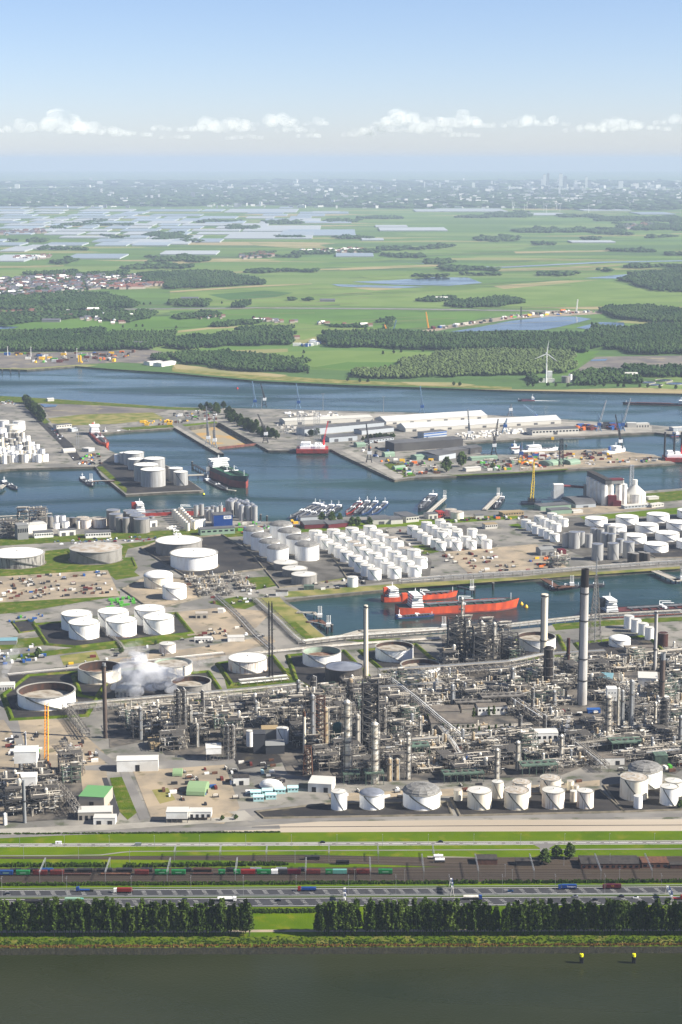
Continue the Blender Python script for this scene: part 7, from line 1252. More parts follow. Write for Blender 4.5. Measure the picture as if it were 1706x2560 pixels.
jetty([(744, 1533), (785, 1533), (800, 1545)], 5, 'white pipe jetty at the left end of the basin', 1.5, 1); jetty([(770, 1556), (800, 1552), (822, 1568)], 6, 'red-brown jetty head at the left end of the basin', 1.2, 1, 'rust'); jetty([(1360, 1449), (1395, 1470), (1430, 1466)], 9, 'loading jetty on the far side of the basin', 1.5, 1, 'rust'); jetty([(1640, 1430), (1690, 1452), (1706, 1450)], 12, 'jetty with yellow hut at the right of the basin', 1.5, 1); jetty([(1146, 1470), (1180, 1478)], 5, 'dark steel jetty behind the orange tankers', 2, 1, 'dark_metal'); jetty([(285, 1204), (245, 1204), (228, 1206)], 7, 'pier jetty with loading arm for the small barge', 2, 1, 'rust'); jetty([(471, 1192), (520, 1190)], 6, 'pipe bridge from the pier to the green-decked tanker', 3, 1); jetty([(484, 1163), (515, 1180)], 6, 'dark mooring jetty behind the green-decked tanker', 2, 0, 'dark_metal'); jetty([(570, 1226), (588, 1228)], 5, 'mooring platform in front of the tanker bow', 1.5); jetty([(1070, 1285), (1112, 1248)], 7, 'long jetty right of the single large tank barge', 2, 1); jetty([(1212, 1276), (1246, 1242)], 8, 'long jetty with blue arms left of its barge', 2, 1); jetty([(10, 1215), (0, 1223), (-30, 1224)], 8, 'jetty with green gear at the left edge', 2, 1); jetty([(856, 1592), (900, 1580), (1110, 1572)], 8, 'broad jetty with pipes along the near side of the basin', 1.6, 1)
for i, (x, y) in enumerate(sorted(((481, 1166), (580, 1213), (652, 1300), (668, 1304), (818, 1585), (830, 1580), (1186, 1483), (1233, 1474), (6, 932), (27, 933), (48, 934), (1416, 1118)))): t = thing('dolphin', 'dark mooring pile standing in the water, %s from left' % ORD[i], 'mooring pile', G(x, y, -4)); mb = MB(); mb.cyl(0, 0, -3, 1.6, 12 if x != 1416 else 8, 8); part('pile', mb, 'dark_metal', t); mb = MB(); mb.cyl(0, 0, 9 if x != 1416 else 5, 1.9, .8, 8); part('cap', mb, 'steel', t)
for x, y, m, l in ((510, 1238, 'buoy_yellow', 'yellow-topped buoy in front of the tank pier'), (1304, 1512, 'yellow', 'yellow mooring buoy at the orange bow, left'), (1316, 1519, 'yellow', 'yellow mooring buoy at the orange bow, right'), (594, 972, 'crane_red', 'red navigation buoy in the river')): t = thing('buoy', l, 'buoy', G(x, y, -4)); mb = MB(); mb.cyl(0, 0, -1, 2.4, 2.6, 10); part('float', mb, 'dark_metal' if x == 510 else m, t); mb = MB(); mb.cyl(0, 0, 1.6, 2.2, 2.4, 10, .6); part('top', mb, m, t)
# masts, tree rows, cars, boxes on the harbour land
for i, (x, y, h) in enumerate(sorted(((808, 1026, 38), (959, 1034, 38), (654, 1025, 30), (444, 1064, 32), (192, 1116, 36), (197, 1118, 38)))): t = thing('light_mast', 'tall light mast on the harbour land, %s from left' % ORD[i], 'mast', G(x, y)); mb = MB(); mb.tube((0, 0, 0), (0, 0, h), .7, 6, .4); part('pole', mb, 'galv', t); mb = MB(); mb.box(0, 0, h, 8, 2, .8); part('lamp_head', mb, 'galv', t)
def trees(pts, n, s0, s1, label, group, seed, kinds=OAK):
    r = random.Random(seed); P = [(p.x, p.y) for p in pg(pts)]; xs = [p[0] for p in P]; ys = [p[1] for p in P]; L_ = []
    while len(L_) < n:
        x, y = r.uniform(min(xs), max(xs)), r.uniform(min(ys), max(ys))
        if inside((x, y), P): L_.append((x, y))
    for i, (x, y) in enumerate(sorted(L_)): tree('broadleaf_tree', r.choice(kinds), (x, y, 0), r.uniform(s0, s1), r.uniform(0, 6), '%s, %s from left' % (label, ORD[i]), group)
trees([(58, 1006), (70, 1004), (118, 1052), (102, 1056)], 46, 1.0, 1.5, 'tall dark tree in the dense row at the left terminal road', 'dense tree row at the left terminal', 1); trees([(500, 1021), (565, 1019), (575, 1024), (560, 1030), (600, 1046), (660, 1078), (700, 1096), (680, 1100), (630, 1086), (570, 1052), (545, 1034), (505, 1026)], 70, .9, 1.4, 'dark tree in the belt beside the dry dock', 'tree belt beside the dry dock', 2); trees([(905, 1097), (990, 1091), (992, 1096), (907, 1102)], 22, .6, .8, 'clipped dark tree in the row behind the low office', 'tree row behind the low office', 3); trees([(775, 1088), (795, 1086), (795, 1090), (775, 1092)], 4, .9, 1.1, 'tree beside the pale hall', 'trees beside the pale hall', 4)
for x, y, s_, l in ((1117, 1180, 2.0, 'large round tree on the shipyard tip, left of two'), (1155, 1166, 2.0, 'large round tree on the shipyard tip, right of two'), (1232, 1172, .9, 'low tree on the shipyard bank'), (30, 1335, .7, 'tree at the left waterfront factory'), (45, 1338, .9, 'larger tree at the left waterfront factory'), (805, 1304, 1.1, 'tree behind the red-walled halls, left'), (830, 1305, 1.2, 'tree behind the red-walled halls, middle'), (850, 1302, .9, 'tree behind the red-walled halls, right'), (880, 1316, 1.1, 'dark tree between the waterfront halls, left'), (895, 1316, 1.1, 'dark tree between the waterfront halls, middle'), (925, 1315, 1.0, 'dark tree between the waterfront halls, right')): tree('broadleaf_tree', OAK[int(x) % 4], G(x, y), s_, 0, l, None)
CM = ['v-white_car', 'v-dark_car', 'v-silver_car', 'v-red_car', 'v-blue_car']
scatter([(130, 1352), (390, 1340), (395, 1352), (140, 1364)], 60, CM, '%s in the long car park by the waterfront', 'car park by the waterfront', 31, mass=True); scatter([(415, 1318), (440, 1316), (455, 1338), (432, 1342)], 22, ['v-white_car', 'c-clad_white', 'v-white_car'], '%s in the truck park beside the white silos', 'truck park beside the silos', 32, mass=True); scatter([(0, 1000), (40, 1000), (45, 1012), (0, 1012)], 26, CM, '%s in the car park at the river bend on the left', 'car park at the river bend', 33, mass=True); scatter([(120, 1070), (135, 1068), (165, 1100), (150, 1104)], 20, CM, '%s in the line along the terminal railway', 'line along the terminal railway', 34, mass=True)
scatter([(1440, 1066), (1470, 1064), (1500, 1074), (1450, 1078)], 34, ['c-cont_red', 'c-cont_orange', 'c-cont_blue', 'c-rust', 'c-cont_red'], '%s in the stack left of the harbour cranes', 'containers left of the harbour cranes', 35, R(18), 1.2, 2.4, mass=True); scatter([(1505, 1062), (1560, 1062), (1565, 1074), (1510, 1076)], 44, ['c-cont_red', 'c-cont_blue', 'c-dark_metal', 'c-cont_red'], '%s in the stack between the harbour cranes', 'containers between the harbour cranes', 36, R(18), 1.2, 2.6, mass=True)
scatter([(1130, 1086), (1290, 1070), (1320, 1082), (1170, 1100)], 90, ['c-clad_white', 'c-off_white', 's-insul', 'c-clad_white', 'v-white_car'], '%s in the white storage field before the nearer long warehouse', 'white storage field', 37, R(18), .9, 1.7, mass=True); scatter([(700, 1030), (850, 1032), (860, 1044), (720, 1042)], 50, ['c-off_white', 's-galv', 'v-white_car', 'c-clad_white'], '%s on the river quay behind the cream hall', 'river quay', 38, R(18), .9, 1.6, mass=True); scatter([(690, 1058), (740, 1066), (745, 1090), (700, 1080)], 40, ['s-galv', 'c-off_white', 's-insul'], '%s beside the tree belt', 'pile beside the tree belt', 39, mass=True)
MX = MIX + ['c-cont_orange', 'c-cont_blue', 'c-yellow', 'c-cont_green']
scatter([(960, 1150), (1080, 1148), (1100, 1185), (1000, 1190)], 70, MX + ['c-rust', 's-rust'], '%s on the shipyard tip beside the black portal crane', 'shipyard tip', 40, R(10), .8, 1.8, mass=True); scatter([(1190, 1150), (1310, 1146), (1370, 1172), (1200, 1178)], 90, MX + ['c-hall_green'], '%s in the crowded middle of the pier', 'crowded middle of the pier', 41, R(10), .8, 1.8, mass=True); scatter([(1300, 1136), (1520, 1128), (1530, 1146), (1310, 1156)], 100, MX + ['c-cont_red', 's-rust', 'c-cont_red'], '%s on the dockside of the pier', 'dockside of the pier', 42, R(5), .8, 2, mass=True); scatter([(1450, 1150), (1640, 1144), (1660, 1156), (1470, 1164)], 36, MX, '%s on the open end of the pier', 'open end of the pier', 43, 0, .8, 1.5, mass=True); scatter([(430, 1030), (540, 1025), (545, 1050), (440, 1058)], 60, MX + ['c-cont_red', 'v-white_car', 'c-hall_green'], '%s in the yard above the dry dock', 'yard above the dry dock', 44, R(8), .8, 1.7, mass=True); scatter([(350, 1055), (430, 1050), (432, 1062), (360, 1068)], 18, ['c-yellow', 'c-rust', 'c-yellow'], '%s on the bank above the blue barge', 'bank above the blue barge', 45, 0, 1, 2, mass=True)
scatter([(180, 1140), (245, 1135), (260, 1160), (190, 1164)], 40, MX, '%s on the terminal quay behind the pier', 'terminal quay', 46, R(-20), .7, 1.3, mass=True); scatter([(590, 1305), (740, 1305), (760, 1325), (600, 1335)], 50, MX, '%s on the waterfront below the silo block', 'waterfront below the silo block', 47, R(10), .8, 1.6, mass=True); scatter([(1080, 1300), (1320, 1290), (1320, 1300), (1090, 1310)], 36, MX, '%s along the waterfront road', 'waterfront road', 48, R(10), .7, 1.3, mass=True); scatter([(870, 1105), (960, 1108), (985, 1150), (960, 1160)], 26, MX, '%s on the quay left of the black portal crane', 'quay left of the portal crane', 49, R(-20), .8, 1.5, mass=True)
scatter([(0, 884), (220, 884), (340, 880), (300, 905), (100, 910)], 90, MX + ['c-yellow', 's-rust', 'c-rust'], '%s on the far bank building site at the left', 'far bank building site', 50, 0, 1.2, 3.2, mass=True); scatter([(1060, 826), (1280, 790), (1420, 777), (1500, 780), (1290, 796), (1130, 820)], 70, MX, '%s along the sandy road works behind the lakes', 'sandy road works', 51, R(20), 1.5, 4, mass=True); scatter([(735, 866), (790, 850), (820, 858), (760, 868)], 24, ['c-clad_white', 'c-cont_blue', 'c-clad_white'], '%s in the depot on the forest edge', 'depot on the forest edge', 52, 0, 2, 4, mass=True)
k_ = 0
for x, y, wpx_, h in ((60, 1330, 40, 26), (20, 1340, 40, 20), (95, 1310, 36, 14)): p = G(x, y); unit(10 if h > 22 else 2, p, .1, 'process tower block at the left waterfront plant, %s' % ('tallest' if x == 60 else 'leftmost' if x == 20 else 'lowest'), 'waterfront plant structures', 1.3, 1.0)
unit(9, G(1395, 1412), .2, 'dark steel loading structure on the far basin quay', None, 1.1, 1.2); unit(5, G(1388, 1424), .2, 'rusty stair tower on the far basin quay jetty', None, .8, .8); unit(3, G(900, 1345), .2, 'pipe manifold between the small white tank blocks', None, .8, .5)
# ------------------------------------------------------------------ far side of the river: fields, lakes, woods, villages, glasshouses, city
mat('glass_pale', (160, 174, 184), .5, rnd=.15, spec=.3); mat('glass_white', (184, 190, 192), .6, rnd=.06); mat('house_wall', (196, 180, 164), .8, rnd=.15); mat('roof_tile', (128, 86, 74), .8, rnd=.2); mat('roof_slate', (104, 104, 112), .8, rnd=.15); mat('city_pale', (226, 222, 214), .7, island=.2); mat('city_grey', (150, 152, 158), .7, island=.25)
mat('ditch', (66, 88, 50), .95)
Z6 = [.25]
def far(name, pts, m): Z6[0] += .03; return sheet(name, pts, m, Z6[0])
for nm, pts, m in (('building_site', [(-80, 883), (220, 880), (300, 876), (360, 870), (430, 885), (425, 903), (380, 910), (300, 906), (190, 912), (68, 921), (-80, 919)], 'spoil'), ('beach_strip', [(432, 915), (600, 930), (740, 943), (855, 950), (990, 956), (1050, 958), (1280, 968), (1280, 973), (1069, 966), (855, 959), (644, 949), (430, 929)], 'dry_grass'), ('beach', [(430, 908), (470, 914), (600, 926), (720, 938), (700, 943), (580, 934), (440, 922)], 'tan_field'), ('beach', [(1000, 955), (1130, 956), (1190, 962), (1160, 966), (1030, 962)], 'tan_field'),
    ('spoil_ground', [(1490, 892), (1700, 889), (1780, 890), (1780, 918), (1560, 920), (1500, 932), (1432, 932)], 'spoil'), ('meadow', [(700, 880), (860, 876), (1110, 882), (1080, 890), (1000, 908), (930, 926), (850, 926), (700, 908), (640, 888)], 'pale_field'), ('meadow', [(870, 905), (1000, 906), (985, 920), (930, 925), (850, 924), (790, 918)], 'green_field'), ('field', [(430, 880), (570, 876), (720, 872), (720, 880), (560, 888), (430, 892)], 'tan_field'), ('meadow', [(1440, 880), (1500, 878), (1460, 905), (1430, 930), (1410, 932), (1425, 905)], 'green_field'),
    ('field', [(-80, 812), (180, 800), (430, 790), (700, 780), (700, 795), (560, 818), (430, 836), (250, 838), (-80, 832)], 'green_field'), ('field', [(380, 832), (560, 815), (700, 808), (900, 800), (960, 830), (800, 838), (760, 850), (600, 830), (440, 852)], 'pale_field'), ('field', [(425, 778), (700, 772), (1000, 776), (1240, 784), (1180, 802), (1020, 822), (900, 820), (700, 806), (560, 800), (425, 800)], 'green_field'), ('sandy_strip', [(395, 833), (520, 819), (680, 813), (680, 815), (525, 823), (400, 838)], 'tan_field'), ('road', [(300, 772), (640, 768.5), (1000, 771), (1280, 775), (1500, 778), (1900, 782), (1900, 784.5), (1500, 781), (1280, 778), (1000, 774), (640, 771.5), (300, 775)], 'road_grey'),
    ('road_works', [(1025, 834), (1075, 822), (1150, 808), (1280, 789), (1400, 776), (1506, 778), (1506, 785), (1290, 797), (1124, 822), (1040, 838)], 'sandy'), ('field', [(425, 730), (640, 722), (780, 712), (850, 716), (1130, 726), (1130, 742), (800, 765), (425, 765)], 'pale_field'), ('dark_crop', [(520, 737), (660, 727), (735, 732), (690, 743), (580, 752)], 'dark_field'), ('field', [(850, 722), (1276, 718), (1500, 700), (1600, 720), (1780, 740), (1780, 768), (1530, 766), (1300, 770), (1100, 770), (850, 766)], 'pale_field'), ('tan_field', [(1230, 715), (1400, 702), (1500, 700), (1380, 712), (1260, 723)], 'tan_field'), ('tan_field', [(880, 720), (960, 717), (1010, 722), (940, 727)], 'tan_field'), ('tan_field', [(850, 671), (1000, 664), (1110, 661), (1100, 666), (940, 673), (850, 676)], 'tan_field'), ('tan_field', [(1236, 673), (1400, 668), (1560, 661), (1540, 666), (1400, 674), (1250, 679)], 'tan_field'), ('tan_field', [(1285, 629), (1500, 626), (1600, 621), (1600, 626), (1500, 630), (1290, 634)], 'tan_field'), ('tan_field', [(620, 606), (790, 610), (820, 619), (740, 621), (640, 614)], 'tan_field'), ('tan_field', [(-80, 668), (160, 663), (160, 666), (-80, 672)], 'tan_field'), ('tan_field', [(430, 655), (520, 648), (700, 652), (700, 656), (540, 655), (440, 660)], 'tan_field'), ('pale_crop', [(900, 690), (1180, 678), (1250, 684), (1100, 692), (930, 700)], 'pale_field'), ('tan_field', [(560, 682), (640, 677), (860, 671), (860, 674), (640, 681)], 'tan_field'), ('tan_field', [(425, 728), (640, 714), (780, 709), (780, 711), (640, 718), (425, 732)], 'tan_field')): far(nm, pts, m)
for i, pts in enumerate(([(1127, 830), (1200, 818), (1276, 803), (1372, 792), (1440, 792), (1480, 798), (1450, 806), (1400, 818), (1355, 826), (1276, 826), (1180, 829)], [(1127, 833), (1200, 831), (1276, 829.5), (1370, 836), (1430, 838), (1400, 844), (1340, 846), (1200, 839)], [(1440, 820), (1500, 806), (1560, 807), (1562, 813), (1535, 826), (1480, 825)], [(880, 705), (982, 701), (1083, 694), (1170, 694), (1206, 708), (1124, 715), (987, 712)], [(830, 711), (990, 715), (1075, 718), (990, 721), (850, 717)], [(1460, 696), (1566, 686), (1583, 691), (1550, 697)], [(-60, 812), (49, 818), (27, 823), (-60, 824)], [(100, 1011), (145, 1013), (140, 1018), (112, 1019)], [(1480, 900), (1520, 898), (1515, 903), (1475, 904)], [(1000, 656), (1240, 668), (1500, 655), (1780, 650), (1780, 652), (1500, 658), (1240, 671)])): far('lake', pts, 'lake')
r = random.Random(9)
for i in range(120):
    x, y = r.uniform(-60, 1760), 625 + 205 * r.random() ** 1.3
    if inside((x, y), [(1100, 785), (1600, 770), (1600, 850), (1100, 850)]): continue
    w = r.uniform(80, 420); d = -w * r.uniform(.01, .06); k = G(x, y).y / 6500; Z6[0] += .002; strip('ditch' if i % 3 else 'field_track', [(x, y), (x + w * .5, y + d * .5 + r.uniform(-.6, .6)), (x + w, y + d)], r.uniform(4, 9) * k, ('tan_field', 'ditch', 'ditch')[i % 3], Z6[0])
# woods
ICO_V = np.array([(0, 0, 1)] + [(.894 * math.cos(a), .894 * math.sin(a), .447) for a in [i * 2 * math.pi / 5 for i in range(5)]] + [(.894 * math.cos(a), .894 * math.sin(a), -.447) for a in [(i + .5) * 2 * math.pi / 5 for i in range(5)]] + [(0, 0, -1)])
ICO_F = [(0, i + 1, (i + 1) % 5 + 1) for i in range(5)] + [((i + 1) % 5 + 1, i + 1, i + 6) for i in range(5)] + [((i + 1) % 5 + 1, i + 6, (i + 1) % 5 + 6) for i in range(5)] + [(11, (i + 1) % 5 + 6, i + 6) for i in range(5)]
ICO_F = np.array(ICO_F)
def wood(pts, sp, h, label, seed, m='wood_green', lump=2, name='woodland', hv=.25):
    """a wood that reads as one mass: every crown is a few ragged lumps on the ground it covers"""
    r = np.random.default_rng(seed); P = np.array([(p.x, p.y) for p in pg(pts)]); lo, hi = P.min(0), P.max(0); nx, ny = int((hi[0] - lo[0]) / sp) + 1, int((hi[1] - lo[1]) / sp) + 1
    gx, gy = np.meshgrid(np.arange(nx), np.arange(ny)); c = np.stack([lo[0] + (gx.ravel() + r.uniform(-.5, .5, nx * ny)) * sp, lo[1] + (gy.ravel() + r.uniform(-.5, .5, nx * ny)) * sp], 1)
    c0 = c; c = c + sp * 2.2 * np.stack([np.sin(c[:, 1] / (sp * 5) + seed) + np.sin(c[:, 0] / (sp * 3.1)), np.sin(c[:, 0] / (sp * 6) + seed) + np.sin(c[:, 0] / (sp * 2.3) + c[:, 1] / (sp * 4))], 1) * (.6 if sp < 100 else 1)
    ins = np.zeros(len(c), bool); j = len(P) - 1
    for i in range(len(P)):
        a, b = P[i], P[j]; k = (a[1] > c[:, 1]) != (b[1] > c[:, 1]); 
        with np.errstate(divide='ignore', invalid='ignore'): ins ^= k & (c[:, 0] < (b[0] - a[0]) * (c[:, 1] - a[1]) / (b[1] - a[1]) + a[0])
        j = i
    c = c0[ins]; gap = np.sin(c[:, 0] / (sp * 7) + seed * 2) * np.sin(c[:, 1] / (sp * 9) + seed) + r.uniform(-.3, .3, len(c)); c = c[gap < .93]; n = len(c)
    if n == 0: return
    hh = h * (1 + r.uniform(-hv, hv, n)); V = []
    for l in range(lump):
        v = ICO_V[None] * (1 + r.uniform(-.3, .3, (n, 12, 1))); s = np.stack([sp * r.uniform(.5, .75, n), sp * r.uniform(.5, .75, n), hh * r.uniform(.3, .42, n)], 1) * (1 if l == 0 else .62)
        o = np.stack([c[:, 0], c[:, 1], hh * .56], 1) + (0 if l == 0 else np.stack([r.uniform(-.4, .4, n) * sp, r.uniform(-.4, .4, n) * sp, hh * r.uniform(.0, .34, n)], 1)); V.append((v * s[:, None, :] + o[:, None, :]).reshape(-1, 3))
    V = np.concatenate(V); F = (ICO_F[None] + (np.arange(n * lump) * 12)[:, None, None]).reshape(-1, 3)
    me = bpy.data.meshes.new(name); me.vertices.add(len(V)); me.vertices.foreach_set('co', V.ravel().astype(np.float32)); me.loops.add(F.size); me.loops.foreach_set('vertex_index', F.ravel().astype(np.int32)); me.polygons.add(len(F)); me.polygons.foreach_set('loop_start', np.arange(0, F.size, 3, dtype=np.int32)); me.update(calc_edges=True); me.materials.append(M[m]); me.validate()
    return link(name, me, kind='stuff', label=label, cat='wood')
mat('wood_light', (92, 108, 62), .9, island=.35, spec=.1)
WOODS = [([(-80, 838), (180, 832), (182, 850), (270, 838), (430, 836), (430, 862), (370, 873), (220, 880), (0, 880), (-80, 880)], 9, 17, 'dense dark wood behind the far bank building site'), ([(425, 852), (540, 846), (530, 840), (617, 834), (735, 852), (735, 864), (573, 865), (485, 877), (425, 872)], 9, 17, 'dark wood left of the forest depot'), ([(595, 828), (655, 822), (740, 824), (748, 840), (700, 846), (640, 838)], 11, 16, 'trees around the red-roofed farm'), ([(800, 836), (860, 838), (990, 835), (1138, 844), (1280, 838), (1360, 843), (1430, 840), (1498, 850), (1495, 877), (1475, 885), (1276, 878), (1110, 877), (930, 871), (800, 868)], 9, 18, 'long dark forest belt left of the lakes'),
    ([(1462, 838), (1476, 820), (1530, 822), (1550, 826), (1706, 814), (1780, 812), (1780, 888), (1566, 886), (1560, 874), (1500, 874), (1498, 848)], 9, 17, 'dense forest right of the lakes'), ([(1506, 783), (1523, 772), (1632, 770), (1706, 779), (1780, 782), (1780, 806), (1620, 810), (1572, 800), (1539, 794)], 10, 17, 'forest behind the right lake'), ([(1546, 701), (1580, 696), (1590, 687), (1706, 674), (1790, 674), (1790, 734), (1627, 729), (1600, 718)], 14, 17, 'forest at the right edge beyond the fields'), ([(425, 891), (480, 889), (560, 884), (650, 892), (765, 907), (776, 932), (645, 932), (510, 918), (455, 913)], 9, 15, 'riverside wood behind the sandy beach'), ([(378, 895), (430, 892), (430, 908), (385, 904)], 9, 13, 'small wood beside the white far halls'),
    ([(99, 742), (258, 736), (351, 757), (351, 764), (323, 771), (252, 776), (110, 779), (96, 752)], 12, 16, 'wood below the village'), ([(-80, 744), (104, 744), (104, 778), (-80, 774)], 13, 15, 'wood at the left edge below the village'), ([(425, 684), (524, 681), (631, 698), (663, 706), (661, 712), (535, 720), (425, 723), (370, 706), (340, 688)], 13, 18, 'large wood right of the village'), ([(60, 687), (175, 678), (215, 685), (320, 682), (330, 691), (120, 692)], 14, 15, 'tree line behind the village'), ([(1113, 765), (1124, 757), (1276, 746), (1308, 751), (1308, 760), (1276, 767), (1152, 770)], 11, 16, 'oblong wood alone in the fields'), ([(578, 763), (626, 758), (627, 769), (580, 771)], 10, 18, 'round copse beside the field road'), ([(433, 754), (532, 754), (532, 767), (435, 768)], 14, 16, 'open copse before the farm roofs'), ([(535, 813), (578, 805), (655, 806), (645, 813), (540, 819)], 9, 13, 'hedge-like wood by the ribbon of houses'),
    ([(1470, 931), (1560, 934), (1602, 945), (1602, 961), (1490, 962), (1426, 965), (1440, 955)], 10, 15, 'trees around the water treatment works'), ([(1566, 922), (1780, 921), (1780, 944), (1566, 942)], 10, 15, 'tree belt behind the treatment basins'), ([(1310, 946), (1345, 943), (1342, 960), (1312, 963)], 9, 13, 'trees left of the wind turbine'), ([(-80, 790), (110, 778), (190, 782), (330, 776), (345, 790), (300, 800), (160, 798), (30, 815), (-80, 812)], 16, 11, 'scattered trees and gardens below the village woods'), ([(250, 800), (300, 790), (340, 780), (385, 786), (385, 798), (300, 808)], 12, 14, 'trees around the farms on the left'), ([(185, 832), (240, 822), (270, 826), (268, 838)], 10, 13, 'round copse above the dark left wood'), ([(440, 790), (500, 782), (555, 788), (555, 796), (440, 800)], 13, 13, 'farm trees along the lane'), ([(1041, 754), (1100, 745), (1150, 744), (1150, 752), (1060, 757)], 12, 12, 'farm trees left of the oblong wood'), ([(956, 810), (985, 808), (985, 818), (957, 822)], 9, 12, 'small copse by the building cranes'), ([(935, 803), (985, 797), (985, 803), (940, 809)], 9, 11, 'thin copse behind the building cranes'), ([(800, 812), (930, 814), (925, 820), (800, 818)], 14, 9, 'garden trees along the ribbon of houses')]
WL = [([(877, 943), (915, 931), (978, 927), (1003, 909), (1042, 898), (1088, 887), (1280, 879), (1440, 884), (1440, 912), (1415, 932), (1290, 940), (1053, 944), (987, 947), (943, 950)], 8.5, 14, 'broad mixed forest on the far river bank')]
for i, (p, sp, h, l) in enumerate(WOODS): wood(p, sp, h, l, i)
for i, (p, sp, h, l) in enumerate(WL): wood(p, sp, h, l, 60 + i, 'wood_light')
FARW = [(105, 616, 167, 627), (169, 620, 217, 627), (124, 645, 182, 664), (363, 638, 516, 658), (378, 580, 476, 602), (222, 549, 258, 560), (58, 597, 120, 608), (0, 602, 40, 608), (655, 551, 761, 562), (808, 547, 906, 558), (568, 562, 640, 577), (690, 589, 756, 597), (830, 591, 935, 600), (1235, 527, 1321, 545), (1183, 586, 1307, 606), (1296, 569, 1500, 584), (1490, 566, 1560, 590), (1550, 548, 1706, 580), (1340, 608, 1386, 614), (1534, 623, 1610, 632), (1632, 630, 1706, 640), (1470, 594, 1520, 602), (1613, 590, 1690, 597), (602, 628, 690, 646), (735, 626, 830, 640), (830, 624, 950, 634), (950, 618, 1070, 628), (1072, 611, 1136, 624), (960, 636, 1060, 648), (1050, 646, 1138, 662), (310, 662, 430, 676), (425, 664, 485, 674), (625, 676, 790, 684), (1105, 664, 1240, 682), (1160, 682, 1250, 690), (1340, 680, 1440, 693), (1490, 674, 1530, 681), (1570, 662, 1690, 672), (700, 750, 790, 756), (135, 566, 175, 574), (460, 600, 520, 608), (150, 560, 330, 566), (500, 552, 600, 558), (250, 590, 330, 596), (900, 542, 1000, 548), (1140, 540, 1240, 546), (1400, 536, 1500, 545), (1480, 540, 1720, 556), (1000, 690, 1120, 694), (700, 640, 760, 646)]
for i, (x0, y0, x1, y1) in enumerate(FARW):
    r = random.Random(i); n = 7; top = [(x0 + (x1 - x0) * k / n, y0 + (y1 - y0) * r.uniform(.05, .6)) for k in range(n + 1)]; bot = [(x1 - (x1 - x0) * k / n, y1 - (y1 - y0) * r.uniform(0, .25)) for k in range(n + 1)]; dist = G((x0 + x1) / 2, y1).y
    wood(top + bot, 14 + dist / 900, 14 + dist / 2500, 'far tree belt in the fields, %s' % ORD[i], 100 + i, lump=1)
wood([(-100, 478), (400, 470), (900, 468), (1300, 476), (1800, 480), (1800, 526), (1300, 520), (900, 522), (500, 514), (-100, 516)], 150, 34, 'far wooded towns below the horizon', 300, lump=1, hv=.5); wood([(-100, 456), (900, 452), (1800, 455), (1800, 470), (900, 466), (-100, 470)], 420, 50, 'farthest wooded land at the horizon', 301, lump=1, hv=.5)
wood([(-60, 702), (60, 694), (150, 692), (230, 690), (380, 692), (410, 712), (350, 722), (260, 722), (130, 735), (60, 744), (-60, 738)], 26, 10, 'garden trees among the village houses', 302, lump=1)
# single trees of the meadows
for i, (x, y) in enumerate(sorted(((308, 820), (341, 818), (357, 818), (441, 822), (295, 833), (360, 763), (376, 762), (545, 794), (760, 884), (958, 886), (985, 884), (1003, 882), (1058, 880), (500, 800), (555, 760), (1320, 966), (1333, 967), (1370, 966), (1390, 967), (1420, 968), (1488, 966), (1510, 967), (1545, 968), (1560, 969), (1600, 969), (1620, 970), (1650, 972), (1690, 973), (900, 956), (920, 956), (1135, 964), (1150, 965), (870, 953), (1330, 940), (770, 935)))): tree('lone_tree', OAK[i % 4], G(x, y), .8, i, 'lone tree standing across the river, %s from left' % ORD[i], 'lone trees across the river')
# houses of the villages
def house(m):
    t = thing('house', 'x', 'house', (0, 0, 0)); mb = MB(); mb.box(0, 0, 0, 11, 8, 5.5); part('wall', mb, 'house_wall', t); mb = MB(); mb.roof(0, 0, 5.5, 11, 8, 4, over=.8); part('roof', mb, m, t); return t
HS = {}
def houses(poly, n, label, group, seed, kinds, s0=.9, s1=1.4, mass=False):
    r = random.Random(seed); P = [(p.x, p.y) for p in pg(poly)]; xs = [p[0] for p in P]; ys = [p[1] for p in P]; L_ = []; mb = MB()
    while len(L_) < n:
        x, y = r.uniform(min(xs), max(xs)), r.uniform(min(ys), max(ys))
        if inside((x, y), P): L_.append((x, y))
    for i, (x, y) in enumerate(sorted(L_)):
        a = r.choice((0, math.pi / 2)) + .3; s_ = r.uniform(s0, s1); k = r.choice(kinds)
        if mass:
            mb.mi = 0; mb.box(x, y, 0, 18 * s_, 9 * s_, 6 * s_, a); mb.mi = 1 + ('roof_tile', 'roof_slate', 'city_pale').index(k); mb.roof(x, y, 6 * s_, 18 * s_, 9 * s_, 3.6 * s_, a, over=.8); continue
        lb = '%s, %s from left' % (label, ORD[i])
        if k not in HS: HS[k] = o = house(k); o.location = (x, y, .3); o['label'] = lb; o['group'] = group; KIDS[o.name] = list(o.children)
        else: clone(HS[k], (x, y, .3), a, lb, group, (s_ * r.uniform(1, 1.8), s_, s_))
    if mass: part('village_houses', mb, ('house_wall', 'roof_tile', 'roof_slate', 'city_pale'), None, kind='stuff', label=label, cat='village')
houses([(-60, 702), (60, 694), (150, 690), (230, 688), (380, 690), (410, 710), (350, 722), (260, 722), (130, 735), (60, 744), (-60, 738)], 950, 'closely built village of red and grey roofs on the left', 'v', 1, ('roof_tile', 'roof_slate', 'roof_slate', 'roof_slate', 'roof_tile', 'city_pale'), mass=True, s0=.9, s1=1.7); houses([(255, 717), (370, 712), (415, 710), (410, 715), (360, 722), (265, 725)], 50, 'r', 'r', 2, ('roof_tile',), 1.4, 2.0, mass=True)
COL.objects[-1]['label'] = 'row of bright red roofs along the lower village edge'
